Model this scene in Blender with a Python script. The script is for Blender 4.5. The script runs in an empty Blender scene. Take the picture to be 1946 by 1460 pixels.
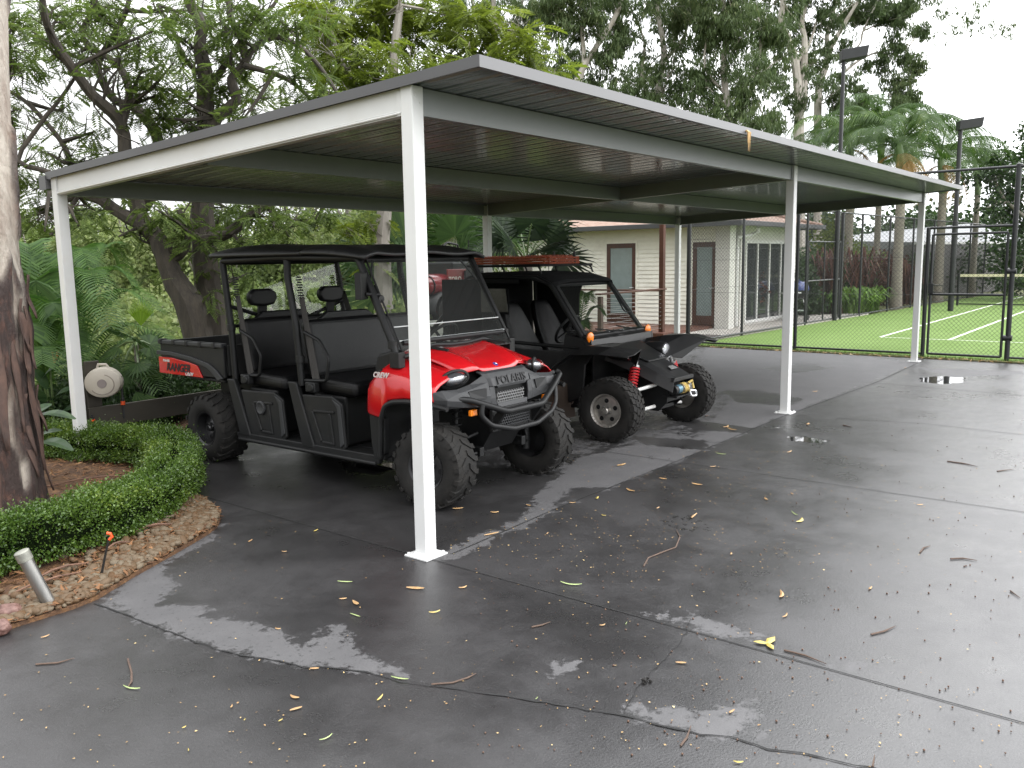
import bpy, bmesh, math, random
import numpy as np
from mathutils import Vector, Matrix, Euler
random.seed(7)
rng = np.random.default_rng(11)
S = bpy.context.scene
COL = S.collection
pi = math.pi

# ------------------------------------------------------------------ camera
IW, IH = 1946, 1460
FPX, PIT, YAW, ROLL = 1631.69, -0.14242, 0.66957, -0.0162
CAM = np.array([-3.6799, -3.6150, 1.8])
_F = np.array([math.cos(YAW)*math.cos(PIT), math.sin(YAW)*math.cos(PIT), math.sin(PIT)])
_R0 = np.array([math.sin(YAW), -math.cos(YAW), 0.0]); _U0 = np.cross(_R0, _F)
_R = _R0*math.cos(ROLL)+_U0*math.sin(ROLL); _U = -_R0*math.sin(ROLL)+_U0*math.cos(ROLL)
cd = bpy.data.cameras.new('camera'); cam = bpy.data.objects.new('camera', cd); COL.objects.link(cam)
cd.sensor_width = 36; cd.lens = FPX/IW*36; cd.clip_end = 1500; cd.clip_start = 0.05
M = Matrix.Identity(4)
for i in range(3):
    M[i][0] = _R[i]; M[i][1] = _U[i]; M[i][2] = -_F[i]; M[i][3] = CAM[i]
cam.matrix_world = M
S.camera = cam

def ray(x, y):
    return _F+_R*(x-IW/2)/FPX-_U*(y-IH/2)/FPX
def G(x, y, z=0.0):                       # point of the ground (or of height z) seen at a photo position
    d = ray(x, y); p = CAM+d*((z-CAM[2])/d[2]); return (float(p[0]), float(p[1]), float(p[2]))
def PX(x, y, X):
    d = ray(x, y); p = CAM+d*((X-CAM[0])/d[0]); return (float(p[0]), float(p[1]), float(p[2]))
def PY(x, y, Y):
    d = ray(x, y); p = CAM+d*((Y-CAM[1])/d[1]); return (float(p[0]), float(p[1]), float(p[2]))
def PD(x, y, D):                          # at depth D along the view
    p = CAM+ray(x, y)*D; return (float(p[0]), float(p[1]), float(p[2]))

# ------------------------------------------------------------------ materials
MATS = {}
def nodes_of(name):
    m = bpy.data.materials.new(name); m.use_nodes = True
    nt = m.node_tree; nt.nodes.clear()
    out = nt.nodes.new('ShaderNodeOutputMaterial')
    return m, nt, out
def N(nt, t, **kw):
    n = nt.nodes.new(t)
    for k, v in kw.items():
        if k in n.inputs: n.inputs[k].default_value = v
        else: setattr(n, k, v)
    return n
def pm(name, col, rough=.5, metal=0.0, var=.12, scale=6.0, bump=0.0, bscale=60.0, coat=0.0, spec=.5, col2=None, stretch=(1, 1, 1), rvar=.08, dirt=None, dscale=3.0):
    if name in MATS: return MATS[name]
    m, nt, out = nodes_of(name)
    b = N(nt, 'ShaderNodeBsdfPrincipled', Roughness=rough, Metallic=metal)
    b.inputs['Specular IOR Level'].default_value = spec
    b.inputs['Coat Weight'].default_value = coat; b.inputs['Coat Roughness'].default_value = .06
    nt.links.new(b.outputs[0], out.inputs[0])
    tc = N(nt, 'ShaderNodeTexCoord'); mp = N(nt, 'ShaderNodeMapping'); mp.inputs['Scale'].default_value = stretch
    nt.links.new(tc.outputs['Object'], mp.inputs[0])
    n1 = N(nt, 'ShaderNodeTexNoise', Scale=scale, Detail=6.0); n1.inputs['Roughness'].default_value = .65
    nt.links.new(mp.outputs[0], n1.inputs['Vector'])
    cr = N(nt, 'ShaderNodeValToRGB')
    c = col; c2 = col2 or tuple(min(1, v*(1+var)) for v in col); c1 = col if col2 else tuple(v*(1-var) for v in col)
    cr.color_ramp.elements[0].color = (*c1, 1); cr.color_ramp.elements[1].color = (*c2, 1)
    cr.color_ramp.elements[0].position = .32; cr.color_ramp.elements[1].position = .68
    nt.links.new(n1.outputs[0], cr.inputs[0])
    src = cr.outputs[0]
    if dirt:
        n3 = N(nt, 'ShaderNodeTexNoise', Scale=dscale, Detail=8.0); n3.inputs['Roughness'].default_value = .7
        nt.links.new(tc.outputs['Object'], n3.inputs['Vector'])
        r3 = N(nt, 'ShaderNodeMapRange'); r3.inputs[1].default_value = .5; r3.inputs[2].default_value = .72; r3.inputs[4].default_value = dirt[3]
        nt.links.new(n3.outputs[0], r3.inputs[0])
        mx = N(nt, 'ShaderNodeMixRGB'); mx.inputs[2].default_value = (*dirt[:3], 1)
        nt.links.new(r3.outputs[0], mx.inputs[0]); nt.links.new(src, mx.inputs[1]); src = mx.outputs[0]
    nt.links.new(src, b.inputs['Base Color'])
    if rvar:
        mr = N(nt, 'ShaderNodeMapRange'); mr.inputs[3].default_value = max(0, rough-rvar); mr.inputs[4].default_value = min(1, rough+rvar)
        nt.links.new(n1.outputs[0], mr.inputs[0]); nt.links.new(mr.outputs[0], b.inputs['Roughness'])
    if bump:
        n2 = N(nt, 'ShaderNodeTexNoise', Scale=bscale, Detail=4.0); nt.links.new(mp.outputs[0], n2.inputs['Vector'])
        bp = N(nt, 'ShaderNodeBump', Strength=bump, Distance=.01); nt.links.new(n2.outputs[0], bp.inputs['Height'])
        nt.links.new(bp.outputs[0], b.inputs['Normal'])
    MATS[name] = m; return m
def leafmat(name, c1, c2, c3=None, rough=.55, trans=.35, nscale=.5, spec=.25):
    """leaf colours vary from leaf to leaf and from clump to clump"""
    if name in MATS: return MATS[name]
    m, nt, out = nodes_of(name)
    g = N(nt, 'ShaderNodeNewGeometry'); tc = N(nt, 'ShaderNodeTexCoord')
    n1 = N(nt, 'ShaderNodeTexNoise', Scale=nscale, Detail=3.0); nt.links.new(tc.outputs['Object'], n1.inputs['Vector'])
    ad = N(nt, 'ShaderNodeMath', operation='MULTIPLY_ADD'); ad.inputs[1].default_value = .55
    nt.links.new(g.outputs['Random Per Island'], ad.inputs[0])
    mr = N(nt, 'ShaderNodeMapRange'); mr.inputs[1].default_value = .3; mr.inputs[2].default_value = .7; mr.inputs[4].default_value = .45
    nt.links.new(n1.outputs[0], mr.inputs[0]); nt.links.new(mr.outputs[0], ad.inputs[2])
    cr = N(nt, 'ShaderNodeValToRGB'); e = cr.color_ramp.elements
    e[0].color = (*c1, 1); e[0].position = .1; e[1].color = (*c2, 1); e[1].position = .75
    if c3: x = e.new(.97); x.color = (*c3, 1)
    nt.links.new(ad.outputs[0], cr.inputs[0])
    b = N(nt, 'ShaderNodeBsdfPrincipled', Roughness=rough); b.inputs['Specular IOR Level'].default_value = spec
    nt.links.new(cr.outputs[0], b.inputs['Base Color'])
    t = N(nt, 'ShaderNodeBsdfTranslucent'); hs = N(nt, 'ShaderNodeHueSaturation', Saturation=1.1, Value=1.25)
    nt.links.new(cr.outputs[0], hs.inputs['Color']); nt.links.new(hs.outputs[0], t.inputs[0])
    mx = N(nt, 'ShaderNodeMixShader', Fac=trans); nt.links.new(b.outputs[0], mx.inputs[1]); nt.links.new(t.outputs[0], mx.inputs[2])
    nt.links.new(mx.outputs[0], out.inputs[0])
    MATS[name] = m; return m
def glass(name, tint=(.9, .95, .95), fac=.0, rough=.02, dust=.0):
    if name in MATS: return MATS[name]
    m, nt, out = nodes_of(name)
    tr = N(nt, 'ShaderNodeBsdfTransparent'); tr.inputs[0].default_value = (*tint, 1)
    gl = N(nt, 'ShaderNodeBsdfGlossy', Roughness=rough); lw = N(nt, 'ShaderNodeLayerWeight', Blend=.5); pw = N(nt, 'ShaderNodeMath', operation='POWER'); pw.inputs[1].default_value = 4.0; nt.links.new(lw.outputs['Facing'], pw.inputs[0]); fr = N(nt, 'ShaderNodeMath', operation='MULTIPLY_ADD'); fr.inputs[1].default_value = .9; fr.inputs[2].default_value = .045; nt.links.new(pw.outputs[0], fr.inputs[0])
    mx = N(nt, 'ShaderNodeMixShader'); nt.links.new(fr.outputs[0], mx.inputs[0]); nt.links.new(tr.outputs[0], mx.inputs[1]); nt.links.new(gl.outputs[0], mx.inputs[2])
    src = mx.outputs[0]
    if dust:
        df = N(nt, 'ShaderNodeBsdfDiffuse'); df.inputs[0].default_value = (.3, .31, .3, 1)
        m2 = N(nt, 'ShaderNodeMixShader', Fac=dust); nt.links.new(src, m2.inputs[1]); nt.links.new(df.outputs[0], m2.inputs[2]); src = m2.outputs[0]
    nt.links.new(src, out.inputs[0]); MATS[name] = m; return m

# ------------------------------------------------------------------ mesh building
class MB:
    def __init__(s): s.v = []; s.f = []; s.m = []; s.sm = []
    def add(s, vs, fs, mi=0, smooth=False):
        o = len(s.v); s.v += [tuple(float(c) for c in v) for v in vs]
        for f in fs: s.f.append([i+o for i in f]); s.m.append(mi); s.sm.append(smooth)
        return s
    def box(s, c, d, rz=0, mi=0, rot=None):
        x, y, z = [k/2 for k in d]
        vs = [Vector((a, b, e)) for a in (-x, x) for b in (-y, y) for e in (-z, z)]
        R = Euler(rot).to_matrix() if rot else Matrix.Rotation(rz, 3, 'Z')
        vs = [R @ v+Vector(c) for v in vs]
        return s.add(vs, [(0, 1, 3, 2), (4, 6, 7, 5), (0, 4, 5, 1), (2, 3, 7, 6), (0, 2, 6, 4), (1, 5, 7, 3)], mi)
    def bb(s, p0, p1, mi=0):
        return s.box([(a+b)/2 for a, b in zip(p0, p1)], [abs(a-b) for a, b in zip(p0, p1)], mi=mi)
    def beam(s, a, b, w, h, mi=0, up=(0, 0, 1)):
        a = Vector(a); b = Vector(b); d = (b-a).normalized(); u = Vector(up); x = d.cross(u)
        if x.length < 1e-4: x = d.cross(Vector((1, 0, 0)))
        x.normalize(); u = x.cross(d).normalized(); x *= w/2; u *= h/2
        vs = [p+i*x+j*u for p in (a, b) for i, j in ((-1, -1), (1, -1), (1, 1), (-1, 1))]
        return s.add(vs, [(0, 1, 2, 3), (7, 6, 5, 4), (0, 4, 5, 1), (1, 5, 6, 2), (2, 6, 7, 3), (3, 7, 4, 0)], mi)
    def tube(s, pts, r, n=8, mi=0, cap=True, smooth=True):
        pts = [Vector(p) for p in pts]; k = len(pts)
        rs = r if isinstance(r, (list, tuple)) else [r]*k
        t0 = (pts[1]-pts[0]).normalized(); u = t0.orthogonal().normalized(); vs = []
        for i, p in enumerate(pts):
            t = ((pts[min(i+1, k-1)]-pts[max(i-1, 0)]))
            t = t.normalized() if t.length > 1e-9 else t0
            u = (u-t*u.dot(t)); u = u.normalized() if u.length > 1e-6 else t.orthogonal().normalized()
            w = t.cross(u)
            for j in range(n):
                a = 2*pi*j/n; vs.append(p+(u*math.cos(a)+w*math.sin(a))*rs[i])
        fs = [(i*n+j, i*n+(j+1) % n, (i+1)*n+(j+1) % n, (i+1)*n+j) for i in range(k-1) for j in range(n)]
        s.add(vs, fs, mi, smooth)
        if cap: s.add(vs[:n], [tuple(range(n))[::-1]], mi); s.add(vs[-n:], [tuple(range(n))], mi)
        return s
    def cyl(s, a, b, r, n=16, mi=0, r2=None, smooth=True): return s.tube([a, b], [r, r if r2 is None else r2], n, mi, True, smooth)
    def lathe(s, prof, c, axis='X', n=32, mi=0, smooth=True):
        """prof: (radius, position along axis)"""
        vs = []
        for r, t in prof:
            for j in range(n):
                a = 2*pi*j/n; p, q = r*math.cos(a), r*math.sin(a)
                v = {'X': (t, p, q), 'Y': (p, t, q), 'Z': (p, q, t)}[axis]; vs.append([c[i]+v[i] for i in range(3)])
        k = len(prof)
        return s.add(vs, [(i*n+j, i*n+(j+1) % n, (i+1)*n+(j+1) % n, (i+1)*n+j) for i in range(k-1) for j in range(n)], mi, smooth)
    def prism(s, pts, off, mi=0):
        """closed outline of 3-D points pushed along the vector off"""
        n = len(pts); a = [Vector(p) for p in pts]; b = [p+Vector(off) for p in a]
        s.add(a+b, [tuple(range(n))[::-1], tuple(range(n, 2*n))]+[(i, (i+1) % n, n+(i+1) % n, n+i) for i in range(n)], mi)
        return s
    def loft(s, secs, mi=0, smooth=True, closed=False, caps=False):
        n = len(secs[0]); k = len(secs); vs = [p for q in secs for p in q]
        m = n if closed else n-1
        fs = [(i*n+j, i*n+(j+1) % n, (i+1)*n+(j+1) % n, (i+1)*n+j) for i in range(k-1) for j in range(m)]
        s.add(vs, fs, mi, smooth)
        if caps: s.add(secs[0], [tuple(range(n))[::-1]], mi); s.add(secs[-1], [tuple(range(n))], mi)
        return s
    def ell(s, c, r, n=16, m=10, mi=0, rot=None):
        vs = []; R = Euler(rot).to_matrix() if rot else Matrix.Identity(3)
        for i in range(m+1):
            p = pi*i/m
            for j in range(n):
                a = 2*pi*j/n; vs.append(R @ Vector((r[0]*math.sin(p)*math.cos(a), r[1]*math.sin(p)*math.sin(a), r[2]*math.cos(p)))+Vector(c))
        return s.add(vs, [(i*n+j, (i+1)*n+j, (i+1)*n+(j+1) % n, i*n+(j+1) % n) for i in range(m) for j in range(n)], mi, True)
    def build(s, name, mat, parent=None, bevel=0, seg=2, solid=0, sub=0, origin=None, fix=True):
        me = bpy.data.meshes.new(name)
        o3 = origin if origin is not None else (root_of(parent) if parent else (0, 0, 0))
        vs = [(v[0]-o3[0], v[1]-o3[1], v[2]-o3[2]) for v in s.v]
        me.from_pydata(vs, [], s.f); 
        mats = mat if isinstance(mat, (list, tuple)) else [mat]
        for q in mats: me.materials.append(q)
        me.polygons.foreach_set('material_index', s.m); me.polygons.foreach_set('use_smooth', s.sm)
        if fix:
            bm = bmesh.new(); bm.from_mesh(me); bmesh.ops.remove_doubles(bm, verts=bm.verts, dist=1e-5)
            bmesh.ops.recalc_face_normals(bm, faces=bm.faces); bm.to_mesh(me); bm.free()
        me.validate(); me.update()
        if any(s.sm): me.set_sharp_from_angle(angle=.72)
        o = bpy.data.objects.new(name, me); COL.objects.link(o)
        if parent: o.parent = parent
        elif origin is not None: o.location = origin; o['ro'] = list(map(float, origin))
        if solid: md = o.modifiers.new('t', 'SOLIDIFY'); md.thickness = solid; md.offset = 0
        if bevel: md = o.modifiers.new('b', 'BEVEL'); md.width = bevel; md.segments = seg; md.limit_method = 'ANGLE'; md.angle_limit = .6; md.harden_normals = False
        if sub: md = o.modifiers.new('s', 'SUBSURF'); md.levels = sub; md.render_levels = sub
        return o
def root_of(o):
    while o.parent: o = o.parent
    return tuple(o['ro']) if 'ro' in o else tuple(o.location)
def tag(o, label, cat, group=None, kind=None):
    if label: o['label'] = label
    if cat: o['category'] = cat
    if group: o['group'] = group
    if kind: o['kind'] = kind
    return o
def thing(name, label, cat, loc=(0, 0, 0), group=None):
    o = bpy.data.objects.new(name, None); COL.objects.link(o); o.location = loc; o['ro'] = [float(c) for c in loc]
    o.empty_display_size = .2
    return tag(o, label, cat, group)
def struct(o, kind='structure'): o['kind'] = kind; return o
def copy_tree(o, parent=None):
    c = o.copy(); COL.objects.link(c)
    if parent: c.parent = parent
    for ch in list(o.children): copy_tree(ch, c)
    return c

def fast(name, V, F, mat, parent=None, smooth=False, origin=None):
    """numpy arrays straight into one mesh; F is (k,3) or (k,4)"""
    me = bpy.data.meshes.new(name); o3 = np.array(origin if origin is not None else (root_of(parent) if parent else (0, 0, 0)))
    V = np.ascontiguousarray(V-o3, dtype=np.float32); F = np.ascontiguousarray(F, dtype=np.int32); k = F.shape[1]
    me.vertices.add(len(V)); me.vertices.foreach_set('co', V.ravel())
    me.loops.add(F.size); me.loops.foreach_set('vertex_index', F.ravel())
    me.polygons.add(len(F)); me.polygons.foreach_set('loop_start', np.arange(0, F.size, k, dtype=np.int32))
    me.polygons.foreach_set('loop_total', np.full(len(F), k, dtype=np.int32))
    if smooth: me.polygons.foreach_set('use_smooth', np.ones(len(F), dtype=bool))
    me.materials.append(mat); me.update(calc_edges=True)
    o = bpy.data.objects.new(name, me); COL.objects.link(o)
    if parent: o.parent = parent
    elif origin is not None: o.location = origin; o['ro'] = list(map(float, origin))
    return o
def rots(n, yaw=None, tilt=.4, roll=.4, pitch0=0.0):
    """rotation matrices: random heading, then a pitch about pitch0 and a roll"""
    a = rng.uniform(0, 2*pi, n) if yaw is None else yaw+np.zeros(n)
    b = pitch0+rng.normal(0, 1, n)*tilt; c = rng.normal(0, 1, n)*roll
    ca, sa, cb, sb, cc, sc = np.cos(a), np.sin(a), np.cos(b), np.sin(b), np.cos(c), np.sin(c)
    Z = np.zeros(n); O = np.ones(n)
    Rz = np.array([[ca, -sa, Z], [sa, ca, Z], [Z, Z, O]]).transpose(2, 0, 1)
    Ry = np.array([[cb, Z, sb], [Z, O, Z], [-sb, Z, cb]]).transpose(2, 0, 1)
    Rx = np.array([[O, Z, Z], [Z, cc, -sc], [Z, sc, cc]]).transpose(2, 0, 1)
    return Rz @ Ry @ Rx
def scatter(tv, tf, pos, R, sc):
    n = len(pos); k = len(tv); sc = np.asarray(sc).reshape(-1, 1, 1)
    V = np.einsum('nij,kj->nki', R, tv)*sc+pos[:, None, :]
    F = (tf[None]+(np.arange(n)*k)[:, None, None]).reshape(-1, tf.shape[1])
    return V.reshape(-1, 3), F
def quads(q): q = np.array(q, float); return q.reshape(-1, 3), np.arange(len(q)*4).reshape(-1, 4)

# leaf templates (unit size, root at the origin, growing along +x)
def t_feather(n=9, w=.055, l=.30, droop=.25):
    q = []
    for i in range(n):
        x = .12+.88*i/(n-1); z = -droop*x*x; L = l*math.sin(pi*min(1, .25+.75*(1-i/n)))*1.1
        for s in (-1, 1):
            tip = (x+L*.55, s*L*.85, z-.10*L-.02); wv = w*.9
            q.append([(x-wv*.2, 0, z), (x+L*.2-wv, s*L*.42, z+.01), tip, (x+L*.3+wv, s*L*.36, z+.01)])
    q.append([(0, -.008, 0), (1, -.004, -droop), (1, .004, -droop), (0, .008, 0)])
    return quads(q)
def t_euc(n=12, seed=1):
    r = random.Random(seed); q = []
    for i in range(n):
        x = r.uniform(0, .5); y = r.uniform(-.35, .35); z = r.uniform(-.1, .25); a = r.uniform(0, 2*pi)
        L = r.uniform(.35, .6); w = r.uniform(.035, .06); dx, dy = math.cos(a)*.35*L, math.sin(a)*.35*L; px, py = -math.sin(a)*w, math.cos(a)*w
        q.append([(x, y, z), (x+dx*.6+px, y+dy*.6+py, z-L*.45), (x+dx*.8, y+dy*.8, z-L), (x+dx*.6-px, y+dy*.6-py, z-L*.4)])
    return quads(q)
def t_bush(n=10, seed=2, w=.13, l=.36):
    r = random.Random(seed); q = []
    for i in range(n):
        d = Vector((r.gauss(0, 1), r.gauss(0, 1), r.gauss(0, 1)+.3)).normalized(); o = d*r.uniform(.05, .6); e = o+d*l*r.uniform(.6, 1.2)+Vector((0, 0, -.05))
        s = d.orthogonal().normalized(); s = Matrix.Rotation(r.uniform(0, 6.3), 3, d) @ s*w; m = o.lerp(e, .5)
        q.append([tuple(o), tuple(m+s), tuple(e), tuple(m-s)])
    return quads(q)
T_FEATHER = t_feather(); T_EUC = [t_euc(12, k) for k in range(3)]; T_BUSH = [t_bush(10, k) for k in range(3)]

def blob_points(blobs, per, flat=1.0, shell=.35):
    """points in a set of (centre, radius, weight) balls, denser towards their skin"""
    P = []
    for c, r, w in blobs:
        n = max(3, int(per*w)); d = rng.normal(size=(n, 3)); d /= np.linalg.norm(d, axis=1)[:, None]
        u = rng.uniform(0, 1, n)**shell; rr = np.array(r if hasattr(r, '__len__') else (r, r, r*flat))
        P.append(np.array(c)+d*u[:, None]*rr)
    return np.concatenate(P)
def branchy(mb, pts, r0, r1, n=7, kink=.0):
    """a tapering limb through given points, subdivided and a little crooked"""
    pts = [Vector(p) for p in pts]; q = []
    k = len(pts)
    for i in range(k-1):
        p0 = pts[max(i-1, 0)]; p1 = pts[i]; p2 = pts[i+1]; p3 = pts[min(i+2, k-1)]
        for t in (0, .33, .66):
            q.append(.5*((2*p1)+(-p0+p2)*t+(2*p0-5*p1+4*p2-p3)*t*t+(-p0+3*p1-3*p2+p3)*t**3))
    q.append(pts[-1]); m = len(q)
    rad = [r0+(r1-r0)*(i/(m-1))**.8 for i in range(m)]
    q = [p+Vector((random.gauss(0, 1), random.gauss(0, 1), random.gauss(0, 1)))*kink*rad[i] for i, p in enumerate(q)]
    rad = [r*random.uniform(.93, 1.07) for r in rad]
    mb.tube(q, rad, n); return q, rad
def twigs(mb, p, d, L, r, depth, tips, spread=.7, up=.15, n=4):
    """random side branching; collects the tips"""
    p = Vector(p); d = Vector(d).normalized(); pts = [p]; k = 4
    for i in range(k):
        d = (d+Vector((random.gauss(0, .22), random.gauss(0, .22), random.gauss(0, .16)+up*.25))).normalized(); pts.append(pts[-1]+d*L/k)
    mb.tube(pts, [r*(1-.6*i/k) for i in range(k+1)], n, cap=False)
    tips.append(tuple(pts[-1])); tips.append(tuple(pts[-2]))
    if depth > 0:
        for j in range(random.choice((2, 3))):
            i = random.randint(1, k); e = (d+Vector((random.gauss(0, spread), random.gauss(0, spread), random.gauss(0, spread)+up))).normalized()
            twigs(mb, pts[i], e, L*random.uniform(.55, .8), r*.5, depth-1, tips, spread, up, n)
# ------------------------------------------------------------------ sky and light
w = bpy.data.worlds.new('World'); S.world = w; w.use_nodes = True; nt = w.node_tree; nt.nodes.clear()
SUN_EL, SUN_AZ = math.radians(58), math.radians(252)      # direction towards the sun, azimuth from +x
sk = N(nt, 'ShaderNodeTexSky', sky_type='NISHITA', sun_disc=False, sun_elevation=SUN_EL, sun_rotation=math.radians(90)-SUN_AZ, air_density=2.0, dust_density=4.0)
sc_ = N(nt, 'ShaderNodeMixRGB', blend_type='MULTIPLY'); sc_.inputs[0].default_value = 1; sc_.inputs[2].default_value = (.08, .08, .08, 1); nt.links.new(sk.outputs[0], sc_.inputs[1])
tc = N(nt, 'ShaderNodeTexCoord'); cn = N(nt, 'ShaderNodeTexNoise', Scale=2.2, Detail=5.0); nt.links.new(tc.outputs['Generated'], cn.inputs['Vector'])
cr = N(nt, 'ShaderNodeValToRGB'); cr.color_ramp.elements[0].position = .3; cr.color_ramp.elements[1].position = .7
cr.color_ramp.elements[0].color = (.93, .96, 1.01, 1); cr.color_ramp.elements[1].color = (1.12, 1.11, 1.10, 1)
nt.links.new(cn.outputs[0], cr.inputs[0])
sx_ = N(nt, 'ShaderNodeSeparateXYZ'); nt.links.new(tc.outputs['Generated'], sx_.inputs[0]); zr1 = N(nt, 'ShaderNodeMapRange'); zr1.inputs[1].default_value = 0.0; zr1.inputs[2].default_value = 1.0; zr1.inputs[3].default_value = .88; zr1.inputs[4].default_value = 1.95; nt.links.new(sx_.outputs[2], zr1.inputs[0])   # overcast sky: brighter overhead
cm_ = N(nt, 'ShaderNodeMixRGB', blend_type='MULTIPLY'); cm_.inputs[0].default_value = 1; nt.links.new(cr.outputs[0], cm_.inputs[1]); nt.links.new(zr1.outputs[0], cm_.inputs[2])
gd_ = N(nt, 'ShaderNodeVectorMath', operation='DOT_PRODUCT'); gd_.inputs[1].default_value = (.66, -.62, .42); nt.links.new(tc.outputs['Generated'], gd_.inputs[0])   # brighter part of the cloud cover, off to the right
gm_ = N(nt, 'ShaderNodeMapRange'); gm_.interpolation_type = 'SMOOTHSTEP'; gm_.inputs[1].default_value = -.15; gm_.inputs[2].default_value = 1.0; gm_.inputs[3].default_value = 1.0; gm_.inputs[4].default_value = 2.8; nt.links.new(gd_.outputs['Value'], gm_.inputs[0])
cm0 = cm_; cm_ = N(nt, 'ShaderNodeMixRGB', blend_type='MULTIPLY'); cm_.inputs[0].default_value = 1; nt.links.new(cm0.outputs[0], cm_.inputs[1]); nt.links.new(gm_.outputs[0], cm_.inputs[2])
mx = N(nt, 'ShaderNodeMixRGB'); mx.inputs[0].default_value = .93; nt.links.new(sc_.outputs[0], mx.inputs[1]); nt.links.new(cm_.outputs[0], mx.inputs[2])
bg = N(nt, 'ShaderNodeBackground', Strength=1.38); nt.links.new(mx.outputs[0], bg.inputs[0]); ow = N(nt, 'ShaderNodeOutputWorld'); nt.links.new(bg.outputs[0], ow.inputs[0])
ld = bpy.data.lights.new('sun', 'SUN'); ld.energy = .6; ld.angle = math.radians(22); ld.color = (1, .97, .93)
lo = bpy.data.objects.new('sun', ld); COL.objects.link(lo)
sd_ = Vector((math.cos(SUN_AZ)*math.cos(SUN_EL), math.sin(SUN_AZ)*math.cos(SUN_EL), math.sin(SUN_EL))); lo.rotation_euler = sd_.to_track_quat('Z', 'Y').to_euler(); lo.location = sd_*40
S.view_settings.view_transform = 'Standard'; S.view_settings.look = 'None'; S.view_settings.exposure = 0.0; S.view_settings.gamma = 1
S.cycles.max_bounces = 6; S.cycles.diffuse_bounces = 3; S.cycles.glossy_bounces = 3; S.cycles.transmission_bounces = 4; S.cycles.transparent_max_bounces = 12
S.cycles.caustics_reflective = False; S.cycles.caustics_refractive = False; S.cycles.use_denoising = True
S.cycles.sample_clamp_indirect = 4

# ------------------------------------------------------------------ terrain
def th(X, Y):
    X = np.asarray(X, float); Y = np.asarray(Y, float)
    s = np.maximum(0, Y-6.0); wv = np.clip((12.5+.10*s-X)/3.0, 0, 1); wv = wv*wv*(3-2*wv)
    drop = np.where(s < 42, .17*s, 7.1-.16*(s-42)); drop = np.maximum(drop, -16.)
    wl = np.clip((-9-X)/6, 0, 1)
    z = -.06-wv*drop*(1-.5*wl)+.12*np.sin(X*.31+1)*np.sin(Y*.27)*np.clip(s/6, 0, 1)*wv
    far = np.clip((np.hypot(X-10, Y)-70)/60, 0, 1)
    return z-2*far*(1-wv)
xs = np.concatenate([np.linspace(-400, -40, 20)[:-1], np.linspace(-40, 90, 150), np.linspace(90, 600, 26)[1:]])
ys = np.concatenate([np.linspace(-400, -20, 20)[:-1], np.linspace(-20, 110, 150), np.linspace(110, 600, 26)[1:]])
gx, gy = np.meshgrid(xs, ys, indexing='ij'); gz = th(gx, gy)
nx, ny = gx.shape; idx = np.arange(nx*ny).reshape(nx, ny)
Fq = np.stack([idx[:-1, :-1], idx[1:, :-1], idx[1:, 1:], idx[:-1, 1:]], -1).reshape(-1, 4)
m_soil = pm('forest floor', (.075, .075, .03), .95, col2=(.10, .13, .035), scale=.8, bump=.6, bscale=12, dirt=(.13, .09, .05, .8), dscale=2)
struct(fast('terrain', np.stack([gx, gy, gz], -1).reshape(-1, 3), Fq, m_soil, smooth=True))

# ------------------------------------------------------------------ driveway
def inpoly(P, X, Y):
    ins = np.zeros(X.shape, bool); n = len(P)
    for i in range(n):
        x1, y1 = P[i][:2]; x2, y2 = P[(i+1) % n][:2]
        c = ((y1 > Y) != (y2 > Y)) & (X < (x2-x1)*(Y-y1)/((y2-y1) or 1e-9)+x1); ins ^= c
    return ins
def sdist(P, X, Y):
    d = np.full(X.shape, 1e9); n = len(P)
    for i in range(n):
        a = np.array(P[i][:2]); b = np.array(P[(i+1) % n][:2]); e = b-a; L = max(1e-9, e@e)
        t = np.clip(((X-a[0])*e[0]+(Y-a[1])*e[1])/L, 0, 1); d = np.minimum(d, np.hypot(X-a[0]-t*e[0], Y-a[1]-t*e[1]))
    return np.where(inpoly(P, X, Y), d, -d)
def gp(L): return [G(x, y)[:2] for x, y in L]
DRY = [[(985, 995), (1060, 966), (1287, 877), (1480, 795), (1745, 690), (1560, 668), (1340, 660), (1330, 700), (1380, 760), (1330, 830), (1180, 850), (1100, 868), (1040, 920)],
       [(190, 1145), (290, 1065), (420, 1000), (400, 1030), (330, 1068), (300, 1095), (330, 1120), (300, 1150), (390, 1150), (375, 1178), (470, 1183), (540, 1212), (560, 1238), (645, 1190), (680, 1255), (760, 1268), (780, 1292), (700, 1281), (560, 1264), (400, 1233), (300, 1195)],
       [(836, 1056), (925, 1012), (1140, 925), (1060, 966), (860, 1062)],
       [(1232, 1166), (1330, 1172), (1450, 1210), (1430, 1222), (1300, 1186)],
       [(1330, 1345), (1420, 1345), (1460, 1405), (1340, 1396), (1165, 1355), (1185, 1330), (1230, 1365)],
       [(1060, 1262), (1100, 1262), (1095, 1280), (1060, 1278)], [(1600, 1255), (1660, 1262), (1640, 1278), (1590, 1270)],
       [(1750, 700), (1946, 706), (1946, 712), (1800, 716)]]
HOLE = [[(1050, 962), (1085, 928), (1160, 926), (1130, 946)], [(1190, 828), (1345, 838), (1350, 856), (1230, 848)], [(1280, 803), (1330, 800), (1445, 815), (1440, 824), (1320, 818)],
        [(1370, 742), (1440, 742), (1530, 758), (1500, 772), (1400, 765)], [(1440, 700), (1530, 690), (1580, 700), (1500, 712)]]
PUD = [[(1742, 718), (1790, 714), (1838, 718), (1835, 728), (1790, 731), (1750, 727)], [(1490, 829), (1530, 829), (1585, 838), (1560, 845), (1500, 838)], [(1440, 812), (1510, 810), (1490, 816)],
       [(640, 878), (720, 872), (770, 885), (720, 905), (660, 900)], [(1215, 868), (1245, 866), (1240, 874)]]
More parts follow.
